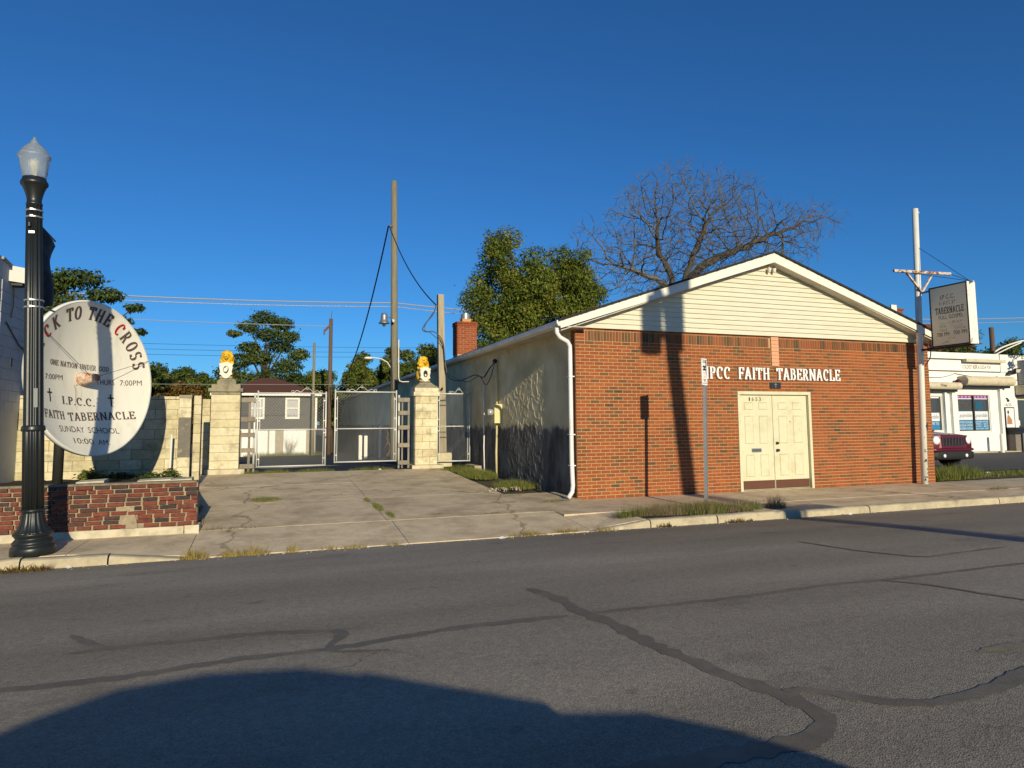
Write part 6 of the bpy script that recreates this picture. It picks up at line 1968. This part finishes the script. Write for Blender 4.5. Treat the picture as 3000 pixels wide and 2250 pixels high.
def poster(win, x0, x1, lines, zt=2.43):
    part(win, 'poster', MB().box(x0, x1, Y_, Y_ + .003, 1.42, 1.78), m_wpost)
    part(win, 'poster', MB().box(x0, x1, Y_, Y_ + .003, .98, 1.418), m_blue)
    part(win, 'lettering', sans_flat(MB(), 'Lycamobile', (x0 + .04, Y_, 1.53), (1, 0, 0), (0, 0, 1), (0, -1, 0), .17, x1 - x0 - .08, .002), m_gtext)
    for k, l in enumerate(lines):
        h = .34 / len(lines)
        n = min(.92, .13 * len(l) * (.8 if len(lines) > 3 else 1))
        cxx, wd = (x0 + x1) / 2, (x1 - x0) * n
        part(win, 'lettering', sans_flat(MB(), l, (cxx - wd / 2, Y_, 1.385 - (k + 1) * (.39 / len(lines)) + .02), (1, 0, 0), (0, 0, 1), (0, -1, 0), h * .72, wd, .002), m_wpost)
    part(win, 'poster', MB().box(x0, x1, Y_, Y_ + .003, 2.30, 2.46), m_purple)
    part(win, 'poster', MB().box(x0, x1, Y_ - .002, Y_ + .001, 2.30, 2.335), m_wpost)
    for k in range(4):
        a = x0 + (x1 - x0) * (k + .2) / 4
        part(win, 'price_flash', MB().box(a, a + (x1 - x0) * .14, Y_ - .002, Y_ + .001, 2.37, 2.42), flat('pink_flash', (.65, .30, .45), .5))
poster(w, 27.24, 28.12, ['LOTTERY,COLD BEER', 'SODA POP', 'FROZEN FOOD'])
poster(w, 28.23, 29.06, ['BUSINESS HOURS', 'MON - SAT', '9 AM - 9PM', 'SUN 10 AM - 6 PM'])
part(w, 'lettering', sans_flat(MB(), 'LOTTERY', (27.28, Y_, 1.98), (1, 0, 0), (0, 0, 1), (0, -1, 0), .16, .75, .002), flat('dim_neon', (.16, .07, .03), .5))
part(w, 'round_logo', MB().prism([(x, y) for x, y in arc(28.55, 2.02, .22, .20, 0, 345, 23)], (0, Y_, 0), (1, 0, 0), (0, 0, 1), (0, -1, 0), -.001, .002), flat('dim_blue', (.02, .09, .16), .4))
w2 = store_window(24.2, 26.28, .95, 2.45, [(24.25, 26.23)], 'b')
part(w2, 'poster', MB().box(24.9, 26.18, Y_, Y_ + .003, 1.38, 1.72), m_wpost)
part(w2, 'poster', MB().box(24.9, 26.18, Y_, Y_ + .003, 1.0, 1.378), m_blue)
part(w2, 'lettering', sans_flat(MB(), 'Lycamobile', (25.25, Y_, 1.48), (1, 0, 0), (0, 0, 1), (0, -1, 0), .17, .88, .002), m_gtext)
part(w2, 'lettering', sans_flat(MB(), 'WELCOME TO', (25.2, Y_, 1.22), (1, 0, 0), (0, 0, 1), (0, -1, 0), .11, .92, .002), m_wpost)
part(w2, 'poster', MB().box(24.3, 26.2, Y_, Y_ + .003, 2.33, 2.39), m_wpost)
dr = part(store, 'doorway', MB().box(30.85, 31.9, SY + .16, SY + .2, .09, 2.35), m_pane)
part(dr, 'door_frame', MB().box(30.86, 30.94, SY + .05, SY + .159, .09, 2.35).box(30.945, 31.9, SY + .05, SY + .159, 2.27, 2.35), m_shut)
part(dr, 'notice', MB().box(30.98, 31.15, SY + .14, SY + .157, 1.15, 1.38), m_wpost)
fl = part(store, 'flood_lamp', MB().hexa([(30.18, SY - .26, 3.40), (30.5, SY - .26, 3.40), (30.5, SY - .05, 3.36), (30.18, SY - .05, 3.36)], [(30.34, SY - .36, 3.62), (30.72, SY - .36, 3.64), (30.72, SY - .32, 3.66), (30.34, SY - .32, 3.64)]), m_black)
part(fl, 'lens', MB().prism([(30.37, 3.46), (30.60, 3.46), (30.70, 3.61), (30.40, 3.60)], (0, SY - .355, 0), (1, 0, 0), (0, 0, 1), (0, -1, 0), 0, .006), flat('lamp_lens', (.50, .48, .42), .3))
part(store, 'numeral', sans_flat(MB(), '1635', (30.05, SY, 2.00), (1, 0, 0), (0, 0, 1), (0, -1, 0), .13, .42, .004), m_black)
part(store, 'rose_ornament', MB().prism([(x, z) for x, z in arc(30.27, 2.25, .09, .07, 0, 330, 11)], (0, SY, 0), (1, 0, 0), (0, 0, 1), (0, -1, 0), .001, .006).prism([(30.13, 2.30), (30.27, 2.29), (30.27, 2.36), (30.13, 2.38)], (0, SY, 0), (1, 0, 0), (0, 0, 1), (0, -1, 0), .001, .005), m_post)
pf = part(store, 'poster_frame', MB().box(29.95, 30.56, SY - .05, SY - .002, 1.0, 1.96), m_black)
part(pf, 'poster', MB().box(30.0, 30.51, SY - .056, SY - .051, 1.05, 1.92), m_wpost)
fig = MB().prism(arc(30.14, 1.74, .055, .08, 0, 345, 20), (0, SY - .057, 0), (1, 0, 0), (0, 0, 1), (0, -1, 0), 0, .002)
part(pf, 'printed_head', fig, flat('print_brown', (.10, .05, .03), .5))
part(pf, 'printed_figure', MB().prism([(30.03, 1.22), (30.36, 1.22), (30.34, 1.42), (30.2, 1.58), (30.12, 1.64), (30.06, 1.5)], (0, SY - .057, 0), (1, 0, 0), (0, 0, 1), (0, -1, 0), 0, .0015), flat('print_orange', (.42, .20, .09), .5))
ls = part(store, 'shop_sign', MB().box(30.95, 33.6, SY - .38, SY - .055, 2.95, 4.02), mat('grey_sign_case', (.32, .33, .34), var=.1))
part(ls, 'sign_face', MB().box(31.12, 33.5, SY - .388, SY - .381, 3.02, 3.98), m_face)
part(ls, 'lettering', sans_flat(MB(), 'T', (31.18, SY, 3.55), (.95, 0, .3), (-.3, 0, .95), (0, -1, 0), .28, .17, .389), m_black)
part(ls, 'lettering', sans_flat(MB(), 'H', (31.37, SY, 3.61), (.95, 0, .3), (-.3, 0, .95), (0, -1, 0), .28, .17, .389), m_black)
part(store, 'wall_wires', MB().tube(hang((25.2, SY - .03, 3.25), (27.1, SY - .03, 3.38), .12, 10), .012, 4).tube(hang((27.1, SY - .03, 3.38), (29.7, SY - .03, 3.25), .06, 10), .012, 4).tube(hang((29.6, SY - .03, 3.30), (31, SY - .06, 3.16), .05, 8), .012, 4), m_cable)
part(store, 'roof_vent', MB().box(29.0, 29.9, SY + .8, SY + 1.5, 4.0, 4.42), m_grey_metal)
for i, (x, y) in enumerate(((28.85, 19.62), (30.28, 19.62), (33.0, 19.62))):
    b = solo('bollard', MB().lathe([(.075, 0), (.075, .74), (.06, .79), (.02, .81)], 14, (x, y, .03)), m_store, ('white bollard in front of the postered window', 'white bollard beside the litter bins', 'white bollard beyond the shop door')[i], 'bollard', 'bollards along the shop front')
for i, (x, lab) in enumerate(((30.12, 'dark flat-topped litter bin under the framed poster'), (30.72, 'beige blue-lidded litter bin with red scrawl beside the shop door'))):
    t = thing('litter_bin', (x, 19.9, .085), lab, 'bin', 'litter bins at the shop')
    part(t, 'bin_body', MB().box(x - .24, x + .24, 19.74, 20.12, .088, .78) if i == 0 else MB().lathe([(.23, .088), (.25, .5), (.25, .84)], 20, (x, 19.9, 0)), mat('bin_beige_%d' % i, (.36, .31, .25) if i else (.20, .17, .14), var=.15, dirt=(.30, .10, .06) if i else None, dscale=5, damt=.7, dlo=.6, dhi=.66))
    part(t, 'bin_lid', MB().box(x - .27, x + .3, 19.70, 20.14, .96, 1.08).box(x - .24, x + .24, 19.76, 20.1, .785, .955) if i == 0 else MB().lathe([(.255, .842), (.27, .86), (.27, 1.0), (.20, 1.05)], 20, (x, 19.9, 0)), m_black if i == 0 else flat('lid_blue', (.015, .05, .17), .5))

# ================================================================== vehicles
def loft(secs, n=20, power=3.2):
    """body from superellipse cross-sections: (x, half width, z bottom, z top)"""
    vs, fs = [], []
    for x, w, zb, zt in secs:
        c, h = (zb + zt) / 2, (zt - zb) / 2
        for k in range(n):
            a = 2 * pi * k / n
            ca, sa = cos(a), sin(a)
            vs.append((x, w * math.copysign(abs(ca) ** (2 / power), ca), c + h * math.copysign(abs(sa) ** (2 / power), sa)))
    for i in range(len(secs) - 1):
        for k in range(n):
            fs.append((i * n + k, i * n + (k + 1) % n, (i + 1) * n + (k + 1) % n, (i + 1) * n + k))
    fs.append(tuple(range(n - 1, -1, -1)))
    fs.append(tuple((len(secs) - 1) * n + k for k in range(n)))
    return MB().add(vs, fs)
m_tyre = flat('tyre_rubber', (.015, .015, .015), .8)
m_alloy = flat('alloy', (.35, .35, .35), .35, .7)
m_plastic = mat('black_bumper_plastic', (.018, .018, .018), rough=.6, var=.1)
m_lens = mat('headlamp_glass', (.78, .79, .80), rough=.15, var=.1, scale=25, spec=1.0)
def car(name, loc, heading, label, paint, face=True, cabin=None, shell=None):
    """x forward, y left; wheels on z = 0"""
    t = thing(name, loc, label, 'car', rot=(0, 0, heading))
    body = loft(shell or [(-2.12, .70, .55, .95), (-2.05, .82, .42, 1.02), (-1.6, .88, .30, 1.05), (-.6, .90, .27, 1.06), (.5, .90, .27, 1.06), (1.0, .89, .28, 1.06), (1.55, .87, .34, 1.02), (1.92, .83, .42, .98), (2.03, .78, .46, .94), (2.06, .74, .50, .90)], 28, 4.5)
    part(t, 'body', body, paint, smooth=True)
    cab = loft(cabin or [(-2.0, .66, .95, 1.30), (-1.85, .70, .95, 1.52), (-1.2, .72, .95, 1.60), (-.4, .72, .95, 1.62), (.15, .71, .95, 1.58), (.55, .68, .95, 1.36), (1.0, .64, .95, 1.06)], 24, 4.0)
    part(t, 'cabin', cab, paint, smooth=True)
    for s in (-1, 1):
        part(t, 'side_window', MB().prism([(-1.3, 1.26), (.6, 1.26), (.3, 1.36), (-.2, 1.42), (-.8, 1.42), (-1.15, 1.36)] if shell else [(-1.75, 1.10), (.62, 1.10), (.28, 1.46), (-.2, 1.53), (-1.3, 1.52), (-1.7, 1.42)], (0, s * .70, 0), (1, 0, 0), (0, 0, 1), (0, s, 0), .0, .028), m_pane)
    z0, z1 = (1.275, 1.47) if shell else (1.075, 1.585)
    part(t, 'windscreen', MB().hexa([(1.01, -.60, z0 - .015), (1.01, .60, z0 - .015), (.25, .60, z1 - .015), (.25, -.60, z1 - .015)], [(1.02, -.60, z0), (1.02, .60, z0), (.26, .60, z1), (.26, -.60, z1)]), m_pane)
    for x in (-1.3, 1.3):
        for s in (-1, 1):
            wl = part(t, 'wheel', MB().tube([(x, s * .66, .34), (x, s * .70, .34), (x, s * .86, .34), (x, s * .89, .34)], [.30, .34, .34, .30], 24), m_tyre, smooth=True)
            part(wl, 'rim', MB().cyl((x, s * .885, .34), (x, s * .90, .34), .21, 16), m_alloy)
    for s in (-1, 1):
        part(t, 'wing_mirror', MB().ball((.42, s * .98, 1.08), (.07, .11, .075), 10, 7), m_plastic, smooth=True)
    if face:
        g = part(t, 'grille_panel', MB().hexa([(2.0, -.72, .60), (2.085, -.45, .60), (2.085, .45, .60), (2.0, .72, .60)][::-1], [(1.95, -.72, .95), (2.06, -.45, .96), (2.06, .45, .96), (1.95, .72, .95)][::-1]), paint)
        for k in range(7):
            y = -.36 + .12 * k
            part(g, 'grille_slot', MB().box(2.07, 2.094, y - .043, y + .043, .66, .89), m_black)
            part(g, 'slot_edge', MB().box(2.075, 2.097, y - .050, y - .0435, .655, .895), m_alloy)
        for s in (-1, 1):
            h = part(t, 'headlight', MB().lathe([(.115, 0), (.12, .02), (.11, .035), (.055, .05), (.0, .055)], 20), m_lens, smooth=True)
            h.location = (2.045, s * .61, .82)
            h.rotation_euler = (0, radians(88), radians(10 * s))
            f = part(t, 'fog_lamp', MB().lathe([(.05, 0), (.055, .015), (.03, .03), (.0, .032)], 14), m_lens, smooth=True)
            f.rotation_euler = (0, radians(90), 0)
            f.location = (2.13, s * .42, .38)
        part(t, 'bumper', loft([(1.75, .90, .26, .50), (2.0, .86, .26, .52), (2.10, .76, .27, .52), (2.13, .60, .29, .50)], 24, 5), m_plastic, smooth=True)
        part(t, 'bumper_bar', loft([(1.8, .905, .50, .60), (2.02, .865, .50, .60), (2.115, .75, .505, .59), (2.135, .60, .51, .58)], 20, 5), paint, smooth=True)
        part(t, 'hood_badge', MB().box(2.02, 2.05, -.07, .07, .972, .985), m_alloy)
    return t
def car_paint(name, col):
    m, nt, b = nodes_of(name)
    b.inputs['Base Color'].default_value = (*col, 1)
    b.inputs['Roughness'].default_value = .32
    b.inputs['Coat Weight'].default_value = .45
    b.inputs['Coat Roughness'].default_value = .06
    b.inputs['Metallic'].default_value = .2
    return m
hd = Vector((-.03, -1, 0)).normalized()
ctr = Vector((18.43, 13.88, .03)) - hd * 2.11
car('parked_suv', ctr, atan2(hd.y, hd.x), 'maroon off-road car with slotted grille parked beside the store', car_paint('maroon_paint', (.11, .004, .012)))

# ================================================================== far right and behind
m_rb = mat('far_red_brick', (.20, .075, .045), rough=.9, var=.25, scale=9)
m_rr = mat('far_red_roof', (.21, .062, .038), rough=.9, var=.2, scale=8, stretch=(1, 1, 8))
bh = thing('brick_house', (44, 37, -.1), 'red roofed house with brick chimneys behind the church ridge', 'house')
part(bh, 'wall', MB().box(38.5, 48, 34.2, 41, -.1, 6.9), m_rb)
part(bh, 'roof', MB().add([(38, 33.8, 6.9), (48.5, 33.8, 6.9), (48.5, 41.4, 6.9), (38, 41.4, 6.9), (40.3, 37.5, 8.85), (48.5, 37.5, 8.85)], [(0, 1, 5, 4), (1, 2, 5), (2, 3, 4, 5), (3, 0, 4), (3, 2, 1, 0)]), m_rr)
part(bh, 'chimney', MB().box(40.0, 40.9, 33.9, 34.6, 7.0, 9.0).box(39.92, 40.98, 33.82, 34.68, 9.0, 9.12), m_rb)
part(bh, 'chimney', MB().box(42.4, 43.4, 36, 37, 7.5, 9.35), m_black)
part(bh, 'vent_panel', MB().box(39.4, 39.9, 33.5, 33.6, 7.0, 9.25), m_white)
for i, (c, r, rz, lab) in enumerate((((43.5, 32, 4.6), 2.6, 3.0, 'dark green tree behind the hanging sign'), ((47.8, 32, 4.3), 2.2, 2.5, 'dark green tree above the right end of the store'), ((53, 34, 4.2), 3.2, 3.0, 'dark tree beyond the shop at the right edge'), ((39.5, 31, 3.2), 2.4, 2.6, 'dark tree filling the gap between church and store'))):
    tree('street_tree', lab, (c[0], c[1], -.1), c[2] - .5, lumps(c, r, 26, .75, rz, seed=60 + i), 9000, .20, 'deep', 60 + i, .22)
pr = pole('utility_pole', 'dark wooden pole standing behind the white store', 37.3, 25.5, 0, 6.5, .14, .12, m_pole2)
am = thing('light_arm', (35.9, 24.0, 4.0), 'white trussed lamp arm above the store roof at the right edge', 'lamp arm')
part(am, 'upper_tube', MB().tube(smooth_pts([(35.15, 24.0, 4.88), (35.93, 24.0, 5.21), (37.5, 24.0, 5.59), (39.3, 24.0, 5.75)]), .045, 8), m_white, smooth=True)
part(am, 'lower_tube', MB().tube(smooth_pts([(35.2, 24.0, 4.75), (36.2, 24.0, 5.12), (37.3, 24.0, 5.48)]), .035, 8), m_white, smooth=True)
part(am, 'mount', MB().box(35.06, 35.2, 23.93, 24.07, 4.0, 4.95), m_pole2)
tree('street_tree', 'leafy branch end hanging in at the right edge', (33.4, 19.4, .0), 4.2, [(30.75, 19.3, 4.65, .40, .35, .32), (31.1, 19.3, 5.1, .45, .4, .3), (30.55, 19.3, 4.05, .22, .2, .18), (32.2, 19.3, 5.0, 1.1, .6, .9)], 2600, .13, 'deep', 77, .10, limbs=4)
wire('bright trunk cable crossing behind the church ridge and hanging sign', hang((34, 47.5, 10.6), (90, 47.5, 13.3), .6, 30), .05, m_cable2)
wire('second bright cable just below it behind the hanging sign', hang((34, 47.6, 10.2), (90, 47.6, 12.9), .6, 30), .03, m_cable2)
# ================================================================== on the camera's side of the street
# the car the view is taken from: its shadow lies on the road in front
oc = car('parked_car', (.22, -1.95, .084), .002, 'dark car parked on the near side, its shadow on the road', car_paint('dark_blue_paint', (.02, .025, .035)), face=False, cabin=[(-1.9, .60, 1.0, 1.15), (-1.6, .66, 1.0, 1.36), (-1.21, .70, 1.0, 1.50), (-.93, .71, 1.0, 1.57), (-.52, .72, 1.0, 1.59), (-.04, .72, 1.0, 1.56), (.43, .71, 1.0, 1.46), (.82, .69, 1.0, 1.33), (1.05, .64, 1.0, 1.24)], shell=[(-2.2, .70, .6, 1.0), (-2.1, .84, .45, 1.1), (-1.6, .88, .32, 1.2), (-.6, .90, .3, 1.22), (.6, .90, .3, 1.26), (1.01, .89, .3, 1.26), (1.39, .88, .34, 1.22), (1.62, .86, .40, 1.15), (1.80, .82, .45, 1.07), (1.95, .76, .5, .98), (2.06, .6, .6, .85)])
# tall utility pole near the viewer: its shadow crosses the road and climbs the brick front
m_up = m_pole2
ux = lambda z: 7.94 - .105 * (z - 4.35)
up = thing('utility_pole', (ux(0), -3.9, 0), 'tall near-side utility pole casting the long shadow on the church front', 'utility pole')
part(up, 'pole', MB().tube([(ux(0), -3.9, -.1), (ux(5), -3.9, 5), (ux(10.5), -3.9, 10.5)], [.19, .175, .15], 16), m_up, smooth=True)
part(up, 'transformer', MB().cyl((ux(8) - .42, -3.9, 7.18), (ux(8) - .42, -3.9, 8.18), .25, 18).cyl((ux(8) - .42, -3.9, 8.18), (ux(8) - .42, -3.9, 8.33), .12, 12), m_grey_metal)
part(up, 'bracket', MB().box(ux(8) - .3, ux(8), -4.0, -3.8, 7.5, 7.6).box(ux(8) - .3, ux(8), -4.0, -3.8, 8.1, 8.2), m_grey_metal)
part(up, 'equipment_case', MB().box(ux(7.6) - .02, ux(7.6) + .30, -4.15, -3.85, 7.28, 9.03), m_grey_metal)
part(up, 'insulator', MB().cyl((ux(8.9) + .45, -3.9, 8.85), (ux(8.9) + .45, -3.9, 9.15), .07, 10).bar((ux(8.9), -3.9, 8.9), (ux(8.9) + .5, -3.9, 8.9), .08, .08), m_grey_metal)
part(up, 'riser_pipe', MB().cyl((ux(0) + .24, -3.9, .0), (ux(4.2) + .24, -3.9, 4.2), .03, 8), m_grey_metal)
part(up, 'mounted_panel', MB().prism([(-.05, 3.555), (1.0, 3.555), (1.10, 3.60), (1.10, 3.66), (1.0, 3.72), (-.05, 3.73)], (ux(3.6), -3.9, 0), (1, 0, 0), (0, 0, 1), (0, 1, 0), -.01, .01), m_grey_metal)

# ================================================================== weeds and litter
zw = lambda x, y: -.03
grass('verge_grass', [(5.6, 9.35, .35, .18), (6.1, 9.5, .4, .28), (6.55, 9.35, .35, .25), (6.95, 9.5, .4, .3), (7.3, 9.35, .22, .2), (5.95, 9.25, .3, .12)], 7000, .19, .0045, 'dry', 'dry brown and green grass clump in the kerb verge', zf=zw, lean=.8)
grass('verge_grass', [(6.55, 9.4, .6, .3), (5.35, 9.35, .35, .15), (7.5, 9.35, .3, .18)], 2400, .17, .007, 'grass', 'green grass growing under the dry verge clump', zf=zw, lean=.7)
grass('weed_tuft', [(8.05, 9.3, .2, .14)], 500, .22, .006, 'dry', 'single weed tuft beside the kerb right of the verge', zf=zw, lean=.9)
zd2 = lambda x, y: z_drive(y) - .01
grass('wall_grass', [(4.75, 15.9, .45, .9), (4.9, 13.6, .5, .45), (4.6, 17.0, .5, .35)], 8000, .15, .006, 'grass', 'green grass strip along the stucco wall', zf=lambda x, y: z_drive(y) - .03, lean=.7)
grass('joint_weeds', [(1.70, 11.6, .07, .45), (1.62, 12.4, .05, .25), (1.78, 10.75, .06, .3)], 1500, .05, .010, 'grass', 'low green weeds in the middle driveway joint', zf=zd2, lean=1.2)
grass('drive_weeds', [(-.1, 13.0, .28, .3)], 1300, .05, .010, 'grass', 'flat green weed patch on the left of the driveway', zf=zd2, lean=1.4)
grass('drive_weeds', [(2.25, 14.9, .25, .05), (1.2, 13.2, .15, .04), (2.5, 10.6, .12, .06), (3.9, 11.4, .35, .05), (3.4, 10.4, .2, .04), (4.9, 11.4, .3, .05)], 900, .05, .009, 'dry', 'sparse dry weeds in the driveway cracks', zf=zd2, lean=1.2)
grass('gate_weeds', [(.1, 17.55, .4, .1), (1.0, 17.58, .5, .07), (2.4, 17.58, .6, .07), (-.5, 17.55, .25, .1)], 2600, .11, .008, 'grass', 'grass growing along the foot of the gates', zf=lambda x, y: .235, lean=.7)
grass('planter_weeds', [(-.98, 10.8, .05, .4), (-1.13, 12.0, .06, .7), (-1.35, 13.8, .06, .8), (-.75, 10.33, .2, .04), (-.4, 10.31, .3, .03)], 1300, .08, .007, 'dry', 'weeds along the right side of the brick planter', zf=zd2, lean=.8)
zk = lambda x, y: -.135
grass('kerb_weeds', [(-.85, 8.85, .16, .06), (-.45, 8.84, .1, .04), (-.2, 8.84, .2, .04), (.25, 8.84, .08, .03)], 700, .13, .008, 'straw', 'yellow straw tufts at the gutter below the planter', zf=zk, lean=1.0)
grass('kerb_weeds', [(.7, 8.82, .15, .03), (1.0, 8.82, .18, .03), (1.5, 8.83, .1, .03), (3.4, 8.9, .3, .04), (4.0, 8.93, .25, .04), (4.6, 8.85, .2, .03)], 600, .09, .008, 'straw', 'small yellow weeds along the driveway gutter', zf=zk, lean=1.0)
grass('leaf_litter', [(-2.55, 8.75, .28, .10), (-2.35, 8.72, .1, .05), (6.9, 8.80, .3, .04), (5.6, 8.82, .15, .03)], 420, .07, .022, 'rust', 'dry brown leaves gathered in the gutter', zf=zk, lean=2.0)
grass('side_grass', [(15.3, 11.95, .55, .32), (16.2, 12.1, .7, .35)], 3600, .30, .012, 'grass', 'tall green grass at the right church corner', zf=lambda x, y: 0, lean=.7)
grass('side_grass', [(18.0, 12.3, 2.2, .5), (22, 12.4, 3.5, .6), (28, 12.4, 6, .6)], 9000, .11, .016, 'grass', 'short grass strip between the sidewalk and the store lot', zf=lambda x, y: 0, lean=.8)
grass('side_weeds', [(14.4, 9.95, .35, .05), (16.6, 10.0, .3, .05), (15.6, 9.96, .5, .03)], 500, .08, .010, 'dry', 'small weeds in the right sidewalk joints', zf=zw, lean=1.2)
grass('lot_weeds', [(1.0, 45.4, 1.4, .3), (2.6, 45.2, .5, .3), (-.8, 45.5, 1.0, .2)], 1500, .30, .02, 'grass', 'weeds along the foot of the white garage wall', zf=lambda x, y: z_lot(y), lean=.6)
m_litter = flat('paper_white', (.75, .75, .73), .6)
g = random.Random(17)
for x, y, lab in ((9.05, 8.72, 'white paper scrap in the gutter right of the door'), (17.9, 12.6, 'white paper cup on the grass before the store lot'), (-2.1, 8.72, 'white scrap by the leaves under the street lamp'), (2.95, 8.70, 'small paper scrap in the driveway gutter'), (2.6, 17.45, 'tiny white scrap under the right gate leaf')):
    z = z_road(y) if y < 8.85 else (.01 if y < 14 else .25)
    s = .06
    P = [(x + g.uniform(-s, s), y + g.uniform(-s, s) * .6, z + g.uniform(.008, .03)) for _ in range(6)]
    c = (x, y, z + .04)
    mb = MB()
    P.sort(key=lambda p: atan2(p[1] - y, p[0] - x))
    mb.add(P + [c, (x, y, z + .003)], [(i, (i + 1) % 6, 6) for i in range(6)] + [((i + 1) % 6, i, 7) for i in range(6)])
    solo('paper_scrap', mb, m_litter, lab, 'litter', 'paper scraps')
rub = MB()
for k in range(60):
    x, y = 4.35 + g.uniform(-.25, .5), 13.0 + g.uniform(-.25, .3)
    s = g.uniform(.008, .028)
    rub.ball((x, y, z_drive(y) + s * .4), (s, s * .8, s * .6), 5, 4, g.random())
o = part(None, 'rubble', rub, ramp_mat('rubble', [(0, (.30, .09, .05)), (.4, (.30, .27, .22)), (1, (.5, .46, .4))], 'ATT'), attr=True)
tag(o, 'small brick rubble and stones at the grass edge by the stucco wall', 'rubble', None, 'stuff')

grit = MB()
for k in range(420):
    x = g.uniform(-3.5, 14)
    y = 8.84 - abs(g.gauss(0, .10))
    s = g.uniform(.004, .012)
    grit.ball((x, y, z_road(y) + s * .3), (s, s * g.uniform(.6, 1), s * .6), 5, 3, g.random())
o = part(None, 'gutter_grit', grit, ramp_mat('gutter_grit', [(0, (.16, .13, .10)), (.6, (.34, .28, .20)), (1, (.55, .48, .36))], 'ATT'), attr=True)
tag(o, 'fine grit and pebbles gathered along the gutter', 'grit', None, 'stuff')
